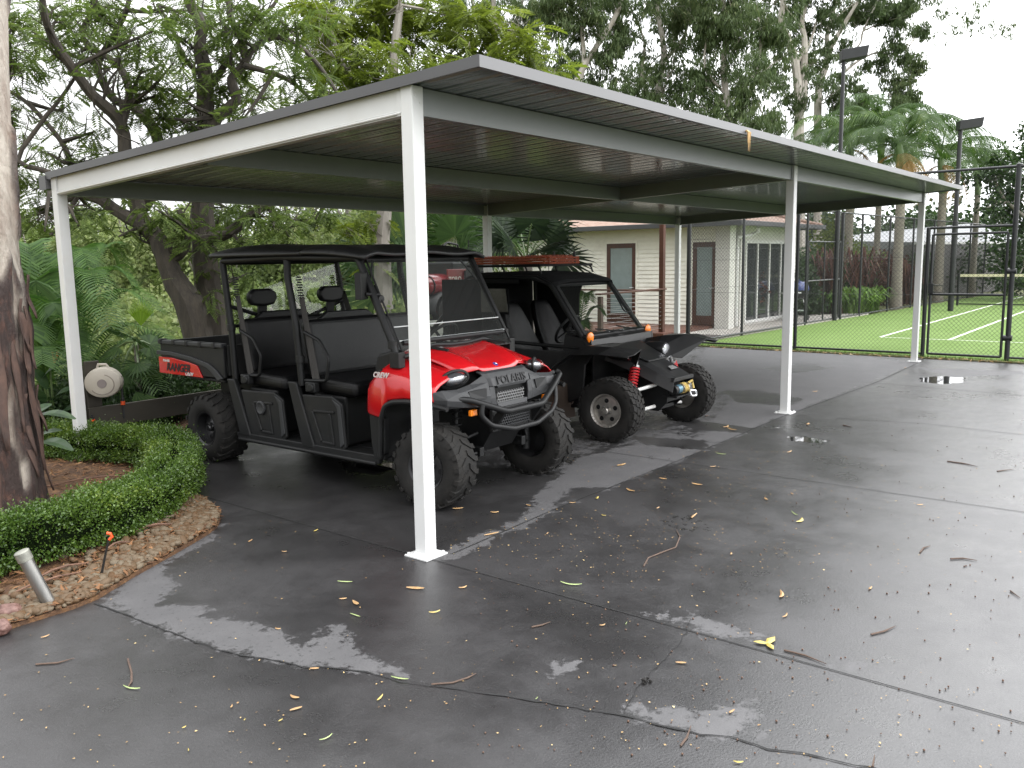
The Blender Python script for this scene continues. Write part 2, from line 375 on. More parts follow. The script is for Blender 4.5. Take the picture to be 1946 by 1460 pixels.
gx, gy = np.meshgrid(np.arange(-6.5, 12.5, .05), np.arange(-9, 5.6, .05), indexing='ij'); nx, ny = gx.shape
dry = np.zeros(gx.shape); pud = np.zeros(gx.shape)
for P in DRY: dry = np.maximum(dry, np.clip(.5+sdist(gp(P), gx, gy)/.35, 0, 1))
semi = (gx > 1.9) & (gy > .05) & (gy < 3.2); dry = np.where(semi, np.maximum(dry, .45), dry); semi2 = (gx > 2.6) & (gy > .05) & (gy < 4.4); dry = np.where(semi2, np.maximum(dry, .52), dry)
for P in HOLE: dry = np.minimum(dry, 1-np.clip(.5+sdist(gp(P), gx, gy)/.25, 0, 1))
for P in PUD: pud = np.maximum(pud, np.clip(.5+sdist(gp(P), gx, gy)/.3, 0, 1))
for P in ([(215, 1335), (300, 1305), (400, 1335), (420, 1370), (330, 1385), (240, 1370)], [(350, 1400), (440, 1380), (560, 1400), (480, 1440), (380, 1440)], [(1195, 985), (1300, 960), (1420, 1010), (1300, 1030)]): pud = np.maximum(pud, .50*np.clip(.5+sdist(gp(P), gx, gy)/.3, 0, 1))
idx = np.arange(nx*ny).reshape(nx, ny); Fq = np.stack([idx[:-1, :-1], idx[1:, :-1], idx[1:, 1:], idx[:-1, 1:]], -1).reshape(-1, 4)
m, nt, out = nodes_of('wet dark concrete'); tc = N(nt, 'ShaderNodeTexCoord')
def _noise(s, d=5., r=.6):
    n = N(nt, 'ShaderNodeTexNoise', Scale=s, Detail=d); n.inputs['Roughness'].default_value = r; nt.links.new(tc.outputs['Object'], n.inputs['Vector']); return n.outputs[0]
def _math(op, a, b=None, c=None):
    n = N(nt, 'ShaderNodeMath', operation=op)
    for i, v in enumerate((a, b, c)):
        if v is None: continue
        if isinstance(v, (int, float)): n.inputs[i].default_value = v
        else: nt.links.new(v, n.inputs[i])
    return n.outputs[0]
def _map(v, a, b, c=0., d=1., smooth=True):
    n = N(nt, 'ShaderNodeMapRange'); n.interpolation_type = 'SMOOTHSTEP' if smooth else 'LINEAR'
    for i, k in enumerate((a, b, c, d)): n.inputs[i+1].default_value = k
    nt.links.new(v, n.inputs[0]); return n.outputs[0]
def _mixc(f, a, b):
    n = N(nt, 'ShaderNodeMixRGB'); nt.links.new(f, n.inputs[0])
    for i, v in ((1, a), (2, b)):
        if isinstance(v, tuple): n.inputs[i].default_value = (*v, 1)
        else: nt.links.new(v, n.inputs[i])
    return n.outputs[0]
a1 = N(nt, 'ShaderNodeAttribute', attribute_name='dry'); a2 = N(nt, 'ShaderNodeAttribute', attribute_name='puddle')
rag = _noise(3.5, 8., .72); rag2 = _noise(14, 6., .7)
dm = _map(_math('ADD', _math('ADD', a1.outputs['Fac'], _math('MULTIPLY_ADD', rag, 1.1, -.55)), _math('MULTIPLY_ADD', rag2, .60, -.30)), .42, .56)
spots = _map(_noise(34, 4., .6), .60, .66)
pm_ = _map(_math('ADD', a2.outputs['Fac'], _math('MULTIPLY', _math('MULTIPLY_ADD', rag2, .9, -.45), _map(a2.outputs['Fac'], .02, .3))), .50, .62)
blot = _noise(.9, 5., .65); blot2 = _noise(2.7, 6., .7); fine = _noise(160, 3., .6)
wetc = _mixc(_map(blot, .35, .68), (.019, .0185, .0190), (.034, .033, .034)); wetc = _mixc(_map(blot2, .5, .75, 0, .5), wetc, (.024, .0232, .024))
wetc = _mixc(_map(fine, .56, .68, 0, .75), wetc, (.062, .060, .058)); wetc = _mixc(_map(_noise(75, 4., .7), .57, .66, 0, .6), wetc, (.012, .012, .012))
dryc = _mixc(_map(blot2, .3, .7), (.054, .053, .055), (.074, .072, .074)); dryc = _mixc(_map(fine, .55, .70, 0, .6), dryc, (.040, .039, .039)); dryc = _mixc(spots, dryc, (.026, .026, .026))
colr = _mixc(dm, wetc, dryc); colr = _mixc(pm_, colr, (.018, .018, .018))
rw = _map(_math('ADD', _math('MULTIPLY', blot, .6), _math('MULTIPLY', blot2, .4)), .38, .62, .26, .44)
rr = _math('ADD', _math('MULTIPLY', rw, _math('SUBTRACT', 1, dm)), _math('MULTIPLY', dm, .66)); rr = _math('MULTIPLY', rr, _math('SUBTRACT', 1, _math('MULTIPLY', pm_, .93)))
b = N(nt, 'ShaderNodeBsdfPrincipled'); b.inputs['IOR'].default_value = 1.68
nt.links.new(colr, b.inputs['Base Color']); nt.links.new(rr, b.inputs['Roughness'])
bh = _math('ADD', _noise(95, 3., .6), _math('MULTIPLY', _noise(260, 2., .6), .6)); bh = _math('MULTIPLY', bh, _math('SUBTRACT', 1, pm_))
bp = N(nt, 'ShaderNodeBump', Strength=.8, Distance=.0016); nt.links.new(bh, bp.inputs['Height']); nt.links.new(bp.outputs[0], b.inputs['Normal']); nt.links.new(b.outputs[0], out.inputs[0])
dv = fast('driveway', np.stack([gx, gy, np.zeros_like(gx)], -1).reshape(-1, 3), Fq, m); struct(dv)
for nm, arr in (('dry', dry), ('puddle', pud)):
    at = dv.data.attributes.new(nm, 'FLOAT', 'POINT'); at.data.foreach_set('value', arr.ravel().astype(np.float32))
# apron of the same concrete beyond the detailed sheet
m_crack = pm('joint shadow', (.012, .012, .012), .9, var=.3)
def strip(name, pts, wd, jag=0., z=.004, mat=None, dens=.04):
    q = []
    for a, b_ in zip(pts, pts[1:]):
        a = np.array(a[:2]); b_ = np.array(b_[:2]); n = max(1, int(np.linalg.norm(b_-a)/dens)) if jag else 1
        for i in range(n): q.append(a+(b_-a)*i/n)
    q.append(np.array(pts[-1][:2])); q = np.array(q)
    t = np.gradient(q, axis=0); t /= np.linalg.norm(t, axis=1)[:, None]+1e-9; nn = np.stack([-t[:, 1], t[:, 0]], 1)
    if jag:
        off = np.cumsum(rng.normal(0, jag*.5, len(q))); off -= np.convolve(off, np.ones(21)/21, 'same'); off += rng.normal(0, jag*.4, len(q)); q = q+nn*off[:, None]
    ww = wd*(rng.uniform(.4, 1.4, len(q)) if jag else np.ones(len(q)))
    mb = MB(); A = q+nn*ww[:, None]/2; B = q-nn*ww[:, None]/2
    mb.add([(*p, z) for p in A]+[(*p, z) for p in B], [(i, i+1, len(q)+i+1, len(q)+i) for i in range(len(q)-1)])
    return struct(mb.build(name, mat or m_crack))
strip('driveway_joint', [(-.043, -8), (-.043, 2.45)], .008)
strip('driveway_joint', [(3.09, -8), (3.09, 2.2)], .008)
strip('driveway_joint', [G(860, 1053), G(1060, 966), G(1287, 877), G(1480, 795), G(1666, 727), G(1745, 690)], .009)
strip('driveway_joint', [G(1668, 729), G(1946, 752), G(2200, 773)], .010)
strip('driveway_joint', [G(1590, 795), G(1760, 806), G(1946, 827), G(2100, 842)], .009)
strip('driveway_crack', [G(*p) for p in [(178, 1148), (240, 1169), (296, 1192), (351, 1215), (407, 1234), (462, 1245), (532, 1257), (578, 1269), (634, 1271), (694, 1280), (763, 1296), (833, 1305), (900, 1317), (997, 1330), (1077, 1344), (1190, 1361), (1265, 1382), (1330, 1398), (1394, 1404), (1459, 1425), (1523, 1433), (1599, 1449), (1652, 1460), (1760, 1490)]], .009, .006)
strip('driveway_crack', [G(*p) for p in [(1314, 1177), (1287, 1231), (1244, 1269), (1217, 1301), (1196, 1333), (1187, 1357)]], .0035, .008)

# ------------------------------------------------------------------ carport
m_white = pm('white powder coat', (.66, .665, .66), .32, var=.03, scale=3, dirt=(.62, .61, .57, .35), dscale=5)
m_sheet = pm('roof sheet', (.20, .22, .24), .22, var=.06, scale=2, metal=.0, coat=.4, rvar=.05)
m_fasc = pm('grey fascia', (.080, .080, .084), .38, var=.05)
m_bolt = pm('bolt zinc', (.55, .55, .55), .35, metal=.9)
L1, L2, DP, BZ, BS = 5.99, 11.87, 4.45, 2.644, -.198/4.45
BH = .155; PW = .094
cp = thing('carport', 'white steel carport with flat grey ribbed roof standing over the two buggies', 'carport', (L1, DP/2, 0))
def bz(y): return BZ+BS*y
for X0 in (0, L1, L2):
    for Y0 in (0, DP):
        mb = MB(); mb.bb((X0-PW/2, Y0-PW/2, .012), (X0+PW/2, Y0+PW/2, bz(Y0)+BH+.002))
        p = mb.build('post', m_white, cp, bevel=.006)
        mb = MB(); mb.bb((X0-.095, Y0-.095, .001), (X0+.095, Y0+.095, .012)); mb.box((X0, Y0, .018), (PW+.012, PW+.012, .012)); mb.build('base_plate', m_white, p, bevel=.002)
        for a in (-.076, .076):
            for b_ in (-.076, .076): mb = MB(); mb.cyl((X0+a, Y0+b_, .012), (X0+a, Y0+b_, .024), .009, 6); mb.build('bolt', m_white, p)
        for k, (dx, dz) in enumerate(((-.018, .10), (.02, .065))):
            mb = MB(); mb.cyl((X0+dx, Y0-PW/2-.004 if Y0 == 0 else Y0+PW/2+.004, bz(Y0)+dz), (X0+dx, Y0, bz(Y0)+dz), .009, 8); mb.build('bolt', m_white, p)
def cbeam(mb, a, b, side):
    """lipped C section: web, two flanges and their lips; side = direction (x,y) in which the flanges point"""
    a = Vector(a); b = Vector(b); d = (b-a).normalized(); s = Vector((side[0], side[1], 0)); H, Wd, t = BH, .06, .004
    def part(u0, u1, z0, z1):
        vs = [p+s*u+Vector((0, 0, z)) for p in (a, b) for u, z in ((u0, z0), (u1, z0), (u1, z1), (u0, z1))]
        mb.add(vs, [(0, 1, 2, 3), (7, 6, 5, 4), (0, 4, 5, 1), (1, 5, 6, 2), (2, 6, 7, 3), (3, 7, 4, 0)])
    part(0, t, 0, H); part(t, Wd, 0, t); part(t, Wd, H-t, H); part(Wd-t, Wd, t, .018); part(Wd-t, Wd, H-.018, H-t)
m_bshade = pm('shaded white beam', (.20, .215, .215), .35, var=.05, scale=3)  # white beam paint with the shade under the roof put into its colour
def cb2(a, b, side): mb = MB(); cbeam(mb, a, b, side); mb.build('beam', m_white if b[0] < 1 else m_bshade, cp, fix=True)
h = PW/2
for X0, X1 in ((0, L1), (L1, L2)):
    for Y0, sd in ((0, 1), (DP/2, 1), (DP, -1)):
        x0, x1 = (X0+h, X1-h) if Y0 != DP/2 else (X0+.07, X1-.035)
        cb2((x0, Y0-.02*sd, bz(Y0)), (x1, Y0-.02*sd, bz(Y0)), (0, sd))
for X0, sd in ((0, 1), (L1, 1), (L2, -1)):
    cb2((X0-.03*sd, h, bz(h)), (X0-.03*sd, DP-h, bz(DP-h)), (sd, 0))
# roll formed ridge along the foot of the outer left beam, end brackets
mb = MB(); mb.tube([(-.036, h+.005, bz(h)+.014), (-.036, DP-h-.005, bz(DP-h)+.014)], .008, 8); mb.tube([(-.033, h, bz(h)+.026), (-.033, DP-h, bz(DP-h)+.026)], .004, 6)
mb.build('beam_rib', m_white, cp)
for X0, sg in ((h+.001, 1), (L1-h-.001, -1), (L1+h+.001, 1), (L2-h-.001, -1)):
    mb = MB(); mb.bb((X0, -.024, bz(0)-.004), (X0+sg*.035, -.028, bz(0)+BH-.01)); mb.build('bracket', m_bshade, cp, bevel=.001)
mb = MB(); mb.bb((-.034, h+.002, bz(0)-.004), (-.0375, h+.04, bz(0)+BH-.02)); mb.build('bracket', m_white, cp)
# ribbed sheet: trapezoid ribs run down the fall, from the front overhang to the gutter
RX0, RX1, RY0, RY1 = -.075, L2+.10, -.575, DP+.07
mb = MB(); secs = []; prof = []
x = RX0+.012
while x < RX1-.05:
    for dx, dz in ((0, 0), (.042, 0), (.052, .024), (.078, .024), (.088, 0), (.118, 0), (.122, .005), (.128, .005), (.132, 0), (.158, 0), (.162, .005), (.168, .005), (.172, 0)):
        if x+dx < RX1-.01: prof.append((x+dx, dz))
    x += .19
for y in np.linspace(RY0+.008, RY1, 9): secs.append([(px_, y, bz(y)+BH+.006+dz) for px_, dz in prof])
mb.loft(secs, smooth=False); ro = mb.build('roof_sheet', m_sheet, cp, fix=False); md = ro.modifiers.new('t', 'SOLIDIFY'); md.thickness = .0015
# fascia flashings
FH = .058
def fz(y): return bz(y)+BH+.002
mb = MB(); mb.beam((RX0, RY0, fz(RY0)+FH/2-.01), (RX0, RY1, fz(RY1)+FH/2-.01), .006, FH); mb.beam((RX0+.022, RY0, fz(RY0)+FH-.009), (RX0+.022, RY1, fz(RY1)+FH-.009), .045, .003); mb.build('fascia', m_fasc, cp)
mb = MB(); mb.beam((RX1, RY0, fz(RY0)+FH/2-.01), (RX1, RY1, fz(RY1)+FH/2-.01), .006, FH); mb.build('fascia', m_fasc, cp)
m_fasc2 = pm('front fascia grey', (.135, .135, .14), .4, var=.05)
mb = MB(); zc = fz(RY0)
mb.bb((RX0-.002, RY0-.006, zc-.012), (RX1+.003, RY0, zc+FH-.008)); mb.bb((RX0-.002, RY0, zc+FH-.0095), (RX1+.003, RY0+.05, zc+FH-.0065)); mb.bb((RX0+.01, RY0+.0005, zc-.012), (RX1-.006, RY0+.018, zc-.010)); mb.build('fascia', m_fasc2, cp)
mb = MB(); zb_ = bz(DP)+BH-.10
mb.bb((RX0-.01, RY1-.01, zb_), (RX1, RY1+.115, zb_+.004)); mb.bb((RX0-.01, RY1+.111, zb_), (RX1, RY1+.115, zb_+.115)); mb.bb((RX0-.01, RY1-.01, zb_), (RX1, RY1-.006, zb_+.09)); mb.bb((RX0-.012, RY1-.012, zb_-.003), (RX0-.008, RY1+.118, zb_+.12))
mb.build('gutter', m_fasc, cp)
# a dry frond caught on the roof edge
mb = MB(); c0 = PY(1421, 250, RY0-.012)
for k in range(9):
    a = random.uniform(-.05, .05); mb.tube([(c0[0]+a*.4, c0[1]+random.uniform(0, .03), c0[2]+.01), (c0[0]+a*.9, c0[1]-.02, c0[2]-.01), (c0[0]+a*.8, c0[1]-.018, c0[2]-random.uniform(.06, .17))], [.004, .009, .002], 4)
tag(mb.build('dry_leaf_clump', pm('tan litter', (.42, .27, .12), .8, var=.3), origin=c0), 'tan tuft of dry leaves caught on the front edge of the carport roof', 'leaf clump')
# ------------------------------------------------------------------ tennis court, fences, lights
m_blk = pm('black powder coat', (.016, .017, .019), .38, var=.2)
m_wire = pm('black coated wire', (.014, .015, .016), .45, var=.1, rvar=0)
def sideY(X): return 4.50-.048*(X-14.5)
# turf
m, nt, out = nodes_of('artificial turf'); MATS['turf'] = m
tc = N(nt, 'ShaderNodeTexCoord'); b = N(nt, 'ShaderNodeBsdfPrincipled', Roughness=.9); b.inputs['Specular IOR Level'].default_value = .15
n1 = N(nt, 'ShaderNodeTexNoise', Scale=.7, Detail=8.0); n2 = N(nt, 'ShaderNodeTexNoise', Scale=70., Detail=3.0)
for n_ in (n1, n2): nt.links.new(tc.outputs['Object'], n_.inputs['Vector'])
c1 = N(nt, 'ShaderNodeValToRGB'); c1.color_ramp.elements[0].color = (.100, .165, .040, 1); c1.color_ramp.elements[1].color = (.150, .220, .070, 1); c1.color_ramp.elements[0].position = .3; c1.color_ramp.elements[1].position = .7
mm = N(nt, 'ShaderNodeMath', operation='MULTIPLY_ADD'); mm.inputs[1].default_value = .45; nt.links.new(n2.outputs[0], mm.inputs[0])
m3 = N(nt, 'ShaderNodeMath', operation='MULTIPLY'); m3.inputs[1].default_value = .55; nt.links.new(n1.outputs[0], m3.inputs[0]); nt.links.new(m3.outputs[0], mm.inputs[2]); nt.links.new(mm.outputs[0], c1.inputs[0])
nt.links.new(c1.outputs[0], b.inputs['Base Color']); bp = N(nt, 'ShaderNodeBump', Strength=.8, Distance=.02); nt.links.new(n2.outputs[0], bp.inputs['Height']); nt.links.new(bp.outputs[0], b.inputs['Normal']); nt.links.new(b.outputs[0], out.inputs[0])
mb = MB(); mb.add([(12.62, -22, .012), (37.5, -22, .012), (37.5, sideY(37.5), .012), (12.62, sideY(12.6), .012)], [(0, 1, 2, 3)]); struct(mb.build('court_turf', m))
m_line = pm('court line white', (.62, .66, .55), .9, var=.12, scale=30)
def line3(a, b_, wd): 
    a = Vector((a[0], a[1], .017)); b_ = Vector((b_[0], b_[1], .017)); d = (b_-a).normalized(); n_ = Vector((-d.y, d.x, 0))*wd/2
    mb = MB(); mb.add([a-n_, b_-n_, b_+n_, a+n_], [(0, 1, 2, 3)]); struct(mb.build('court_line', m_line))
l1 = G(1673, 642); l2 = G(1802, 648)
line3(l1, (37, l1[1]+.15), .07); line3((l2[0]+.02, l2[1]), (37, l2[1]+.15), .07); line3((l1[0]-.03, l1[1]), (l1[0]+.1, -14), .05)
# path, deck and verge
m_path = pm('pale concrete path', (.36, .34, .31), .7, var=.15, scale=3, dirt=(.2, .18, .15, .7), dscale=2, bump=.2, bscale=40)
mb = MB(); mb.prism([(12.62, 4.60, -.05), (23.5, 4.06, -.05), (23.5, 7.0, -.05), (16.2, 7.0, -.05), (16.2, 5.75, -.05), (12.62, 5.75, -.05)], (0, 0, .10)); struct(mb.build('path', m_path))
m_deckb = pm('oiled deck boards', (.095, .036, .022), .5, var=.3, scale=3, stretch=(1, 8, 1))
mb = MB()
for k in range(19): mb.bb((13.75+k*.136, 5.76, .07), (13.75+k*.136+.128, 12.5, .11))
mb.bb((13.7, 5.74, -.02), (16.3, 5.755, .10)); mb.bb((13.70, 5.756, -.02), (13.735, 12.5, .10))
struct(mb.build('deck', m_deckb))
m_verge = pm('verge soil', (.10, .085, .05), .95, col2=(.13, .16, .05), scale=9, bump=.5, bscale=60)
mb = MB(); mb.prism([(12.42, -9, .002), (12.62, -9, .002), (12.62, 4.6, .002), (12.42, 4.75, .002)], (0, 0, .018)); struct(mb.build('verge', m_verge))
mb = MB(); mb.prism([(9.0, 5.05, -.03), (12.4, 4.72, -.03), (12.6, 5.7, -.03), (13.6, 5.7, -.03), (13.6, 12, -.03), (9, 12, -.03)], (0, 0, .05)); struct(mb.build('garden_ground', m_verge))

def chain(p0, p1, z0, z1, pitch=.052, r=.0021):
    """diagonal wires of a chain-link panel, each a thin three-sided rod"""
    p0 = np.array(p0[:2], float); p1 = np.array(p1[:2], float); L = np.linalg.norm(p1-p0); u = (p1-p0)/L; H = z1-z0; nrm = np.array([-u[1], u[0]])
    seg = []; st = pitch*math.sqrt(2)
    for s in np.arange(-H, L, st):
        a = max(0, s); b_ = min(L, s+H)
        if b_-a > .01: seg.append((a, a-s, b_, b_-s, 1))
    for s in np.arange(0, L+H, st):
        a = max(0, s-H); b_ = min(L, s)
        if b_-a > .01: seg.append((a, s-a, b_, s-b_, -1))
    V = []; 
    for a, za, b_, zb, sg in seg:
        for s, z in ((a, za), (b_, zb)):
            c = np.array([*(p0+u*s+nrm*sg*r*.8), z0+z]); d2 = np.array([*(u*-sg*.707), .707]) if False else np.array([*(u*(-sg)*.707), .707])
            for q in range(3):
                an = 2*pi*q/3; V.append(c+r*(math.cos(an)*np.array([*nrm, 0])+math.sin(an)*d2))
    V = np.array(V); n = len(seg); base = (np.arange(n)*6)[:, None, None]
    F = np.array([[0, 1, 4, 3], [1, 2, 5, 4], [2, 0, 3, 5]])[None]+base
    return V, F.reshape(-1, 4)
FX = 12.55; FHT = 3.18
ff = thing('chain_link_fence', 'tall black chain link fence along the front of the green tennis court', 'fence', (FX, 1.5, 0))
V1, F1 = chain((FX, 4.52), (FX, .02), .05, FHT); V2, F2 = chain((FX, .02), (FX, -1.22), 2.24, FHT); V3, F3 = chain((FX, -1.27), (FX, -5.0), .05, FHT)
V = np.concatenate([V1, V2, V3]); F = np.concatenate([F1, F2+len(V1), F3+len(V1)+len(V2)]); fast('wire_mesh', V, F, m_wire, ff)
for y, r in ((4.55, .045), (2.30, .034), (.03, .034), (-1.27, .04), (-5.0, .034)):
    mb = MB(); mb.cyl((FX, y, 0), (FX, y, (2.24 if y == .03 else FHT+.03)), r, 14); mb.ell((FX, y, (2.24 if y == .03 else FHT+.03)), (r*1.08, r*1.08, r*.6), 14, 6); mb.build('post', m_blk, ff)
for z, y0, y1, r in ((FHT, 4.55, -5, .024), (.075, 4.55, .06, .019), (.075, -1.27, -5, .019), (2.24, .03, -1.27, .022)):
    mb = MB(); mb.cyl((FX, y0, z), (FX, y1, z), r, 10); mb.build('rail', m_blk, ff)
mb = MB()
for z in (1.10, 1.75): mb.cyl((FX+.004, 4.55, z), (FX+.004, -5, z), .0028, 5) if False else (mb.cyl((FX+.004, 4.55, z), (FX+.004, .03, z), .003, 5), mb.cyl((FX+.004, -1.27, z), (FX+.004, -5, z), .003, 5))
mb.build('tension_wire', m_wire, ff)
for z in (.4, 1.5): mb = MB(); mb.tube([(FX, -1.20, z), (FX, -1.33, z)], .048, 10); mb.build('hinge', m_blk, ff)
gt = thing('court_gate', 'closed black chain link gate in the front fence of the tennis court', 'gate', (FX-.012, -.6, 0))
Vg, Fg = chain((FX-.012, -.05), (FX-.012, -1.17), .1, 2.10); fast('wire_mesh', Vg, Fg, m_wire, gt)
mb = MB(); y0, y1 = -.05, -1.18
for a, b_ in (((y0, .08), (y0, 2.13)), ((y1, .08), (y1, 2.13)), ((y0, 2.13), (y1, 2.13)), ((y0, .08), (y1, .08)), ((y0, 1.11), (y1, 1.11))): mb.cyl((FX-.012, a[0], a[1]), (FX-.012, b_[0], b_[1]), .021, 12)
mb.build('gate_frame', m_blk, gt)
mb = MB(); mb.tube([(FX-.05, -.03, 1.27), (FX-.05, -.25, 1.27), (FX-.05, -.25, 1.15), (FX-.05, -.08, 1.15)], .009, 8); mb.bb((FX-.06, -.02, 1.13), (FX-.02, -.10, 1.30)); mb.build('latch', m_blk, gt)
# side fence
sf = thing('chain_link_fence', 'long black chain link fence running back along the planted side of the court', 'fence', (20, sideY(20), 0))
Xs = [12.62, 15.09, 18.70]; Xs2 = [21.15, 22.71, 25.2, 27.6, 30, 32.5, 35, 37.5]
V, F = chain((12.62, 4.56), (18.70, sideY(18.7)), .05, 2.98, .055, .0024); Vb, Fb = chain((21.15, sideY(21.15)), (37.5, sideY(37.5)), .05, 2.98, .09, .0032); Vc, Fc = chain((18.7, sideY(18.7)), (21.15, sideY(21.15)), 2.2, 2.98, .07, .003)
fast('wire_mesh', np.concatenate([V, Vb, Vc]), np.concatenate([F, Fb+len(V), Fc+len(V)+len(Vb)]), m_wire, sf)
for X in Xs[1:]+Xs2: mb = MB(); mb.cyl((X, sideY(X), 0), (X, sideY(X), 3.0), .032 if X != 21.15 else .05, 10); mb.build('post', m_blk, sf)
for z in (2.98, .07): mb = MB(); mb.tube([(12.62, 4.56, z), (15.09, sideY(15.09), z), (37.5, sideY(37.5), z)] if z > 1 else [(12.62, 4.56, z), (18.70, sideY(18.7), z)], .022, 8); mb.build('rail', m_blk, sf)
mb = MB(); mb.tube([(21.15, sideY(21.15), .07), (37.5, sideY(37.5), .07)], .022, 8); mb.build('rail', m_blk, sf)
mb = MB()
for z in (1.15, 2.0): mb.tube([(12.62, 4.56, z), (18.7, sideY(18.7), z)], .003, 5)
mb.build('tension_wire', m_wire, sf)
g2 = thing('side_gate', 'small black chain link gate in the side fence near the barbecue', 'gate', (19.9, sideY(19.9), 0))
Vg, Fg = chain((18.78, sideY(18.78)), (21.05, sideY(21.05)), .1, 2.15, .06, .0026); fast('wire_mesh', Vg, Fg, m_wire, g2)
mb = MB(); a0, a1 = 18.80, 21.03; am = 19.9
for a, b_ in (((a0, .07), (a0, 2.17)), ((a1, .07), (a1, 2.17)), ((am, .07), (am, 2.17)), ((a0, 2.17), (a1, 2.17)), ((a0, .07), (a1, .07)), ((a0, 1.15), (a1, 1.15))): mb.cyl((a[0], sideY(a[0]), a[1]), (b_[0], sideY(b_[0]), b_[1]), .022, 8)
mb.build('gate_frame', m_blk, g2)
# far end fence
ef = thing('chain_link_fence', 'distant black chain link fence across the far end of the court', 'fence', (37.5, -3, 0))
V, F = chain((37.5, sideY(37.5)), (37.5, -16), .05, 3.0, .12, .004); fast('wire_mesh', V, F, m_wire, ef)
for y in (1, -1.5, -4, -6.5, -9, -12, -15): mb = MB(); mb.cyl((37.5, y, 0), (37.5, y, 3.02), .035, 8); mb.build('post', m_blk, ef)
mb = MB(); mb.cyl((37.5, sideY(37.5), 3.0), (37.5, -16, 3.0), .025, 8); mb.build('rail', m_blk, ef)
# tennis net
m_net = pm('net cord', (.02, .022, .02), .8, var=.2); m_tape = pm('net tape', (.62, .58, .40), .8, var=.1)
nb = G(1822, 581); nl = thing('tennis_net', 'dark tennis net with pale headband strung across the green court', 'net', (nb[0], nb[1]-4, 0))
V, F = chain((nb[0], nb[1]), (nb[0], nb[1]-11), .06, 1.02, .045, .003); fast('netting', V, F, m_net, nl)
mb = MB(); mb.bb((nb[0]-.012, nb[1], 1.0), (nb[0]+.012, nb[1]-11, 1.09)); mb.build('headband', m_tape, nl)
mb = MB(); mb.bb((nb[0]-.008, nb[1], .04), (nb[0]+.008, nb[1]-11, .08)); mb.build('bottom_band', m_blk, nl)
mb = MB(); mb.cyl((nb[0], nb[1]+.05, 0), (nb[0], nb[1]+.05, 1.12), .04, 12); mb.build('post', m_blk, nl)
def court_light(p, z, pw, label, yaw, hd):
    t = thing('floodlight_pole', label, 'floodlight', (p[0], p[1], 0), 'floodlights beside the court')
    mb = MB(); mb.tube([(p[0], p[1], 0), (p[0], p[1], z*.5), (p[0], p[1], z*.5+.01), (p[0], p[1], z)], [pw, pw, pw*.8, pw*.75], 14); mb.build('pole', m_blk, t, fix=False)
    c, s = math.cos(yaw), math.sin(yaw); R = lambda u, v, q: (p[0]+c*u-s*v, p[1]+s*u+c*v, z+q)
    mb = MB(); o = [R(-.08, -hd/2, -.06), R(.56, -hd/2, .02), R(.60, -hd/2, .30), R(-.08, -hd/2, .22)]; e = Vector(R(0, hd/2, 0))-Vector(R(0, -hd/2, 0)); mb.prism(o, e); mb.build('lamp_head', m_blk, t, bevel=.012)
    mb = MB(); mb.prism([R(.12, -hd*.38, -.035), R(.50, -hd*.38, .022), R(.50, hd*.38, .022), R(.12, hd*.38, -.035)], (0, 0, .012)); mb.build('lens', pm('lamp lens', (.10, .10, .11), .15), t)
pl = G(1585, 610); ztop = PY(1601, 112, pl[1])[2]
court_light((pl[0], pl[1]), ztop, .07, 'tall black floodlight pole rising behind the carport roof beside the court', -1.1, .42)
pl2 = G(1806, 592); zt2 = PY(1828, 246, pl2[1])[2]
court_light((pl2[0], pl2[1]), zt2, .085, 'farther and lower looking black floodlight pole standing near the tennis net', -1.1, .42)

# ------------------------------------------------------------------ house
m_wb = pm('cream weatherboard', (.80, .79, .70), .55, var=.06, scale=2, stretch=(1, 1, 3), dirt=(.42, .40, .33, .4), dscale=1.5)
m_rend = pm('white painted brick', (.62, .61, .57), .7, var=.08, bump=.3, bscale=40)
m_eave = pm('eave lining', (.50, .49, .45), .7); m_gut = pm('charcoal gutter', (.045, .047, .05), .4, var=.1)
m_tile = pm('terracotta tile', (.17, .085, .055), .75, col2=(.27, .20, .16), scale=7, bump=.4, bscale=20)
m_fr = pm('red brown timber frame', (.060, .020, .011), .4, var=.25, stretch=(1, 1, .2), scale=12)
m_frost = pm('frosted glass', (.20, .25, .25), .22, var=.08, spec=.6); m_dark = pm('dark window glass', (.028, .032, .034), .06, var=.2, spec=.8, rvar=0)
m_alu = pm('white aluminium', (.66, .66, .64), .4)
HX, HY, HX1, HY1 = 16.3, 5.42, 21.0, 15.0
zg = PX(1250, 433, 15.75)[2]; zw = zg+.02
hs = thing('house', 'cream weatherboard house with red brown doors and a terracotta tiled roof', 'house', (18.5, 9, 0))
def wall_boards(mb, a, b_, z0, z1, nrm, bh=.108, holes=()):
    a = np.array(a); b_ = np.array(b_); L = np.linalg.norm(b_-a); u = (b_-a)/L; nrm = np.array(nrm); z = z0
    while z < z1-.01:
        zt = min(z+bh, z1); cuts = [0, L]
        sp = [(0, L)]
        for h0, h1, hz0, hz1 in holes:
            if zt > hz0+.01 and z < hz1-.01: sp = [q for s0, s1 in sp for q in ((s0, min(s1, h0)), (max(s0, h1), s1)) if q[1]-q[0] > .01]
        for s0, s1 in sp:
            A = a+u*s0; B = a+u*s1
            vs = [(*(A+nrm*.028), z), (*(B+nrm*.028), z), (*(B+nrm*.008), zt), (*(A+nrm*.008), zt), (*A, z), (*B, z), (*B, zt), (*A, zt)]
            mb.add(vs, [(0, 1, 2, 3), (4, 5, 1, 0), (7, 6, 5, 4)])
        z = zt
def yat(px, X, yy=520): return PX(px, yy, X)[1]
d1a, d1b = yat(1208, HX-.03), yat(1153, HX-.03); d2a, d2b = yat(1361, HX-.03), yat(1316, HX-.03)
dz1 = PX(1180, 461, HX)[2]; dz2 = PX(1338, 458, HX)[2]
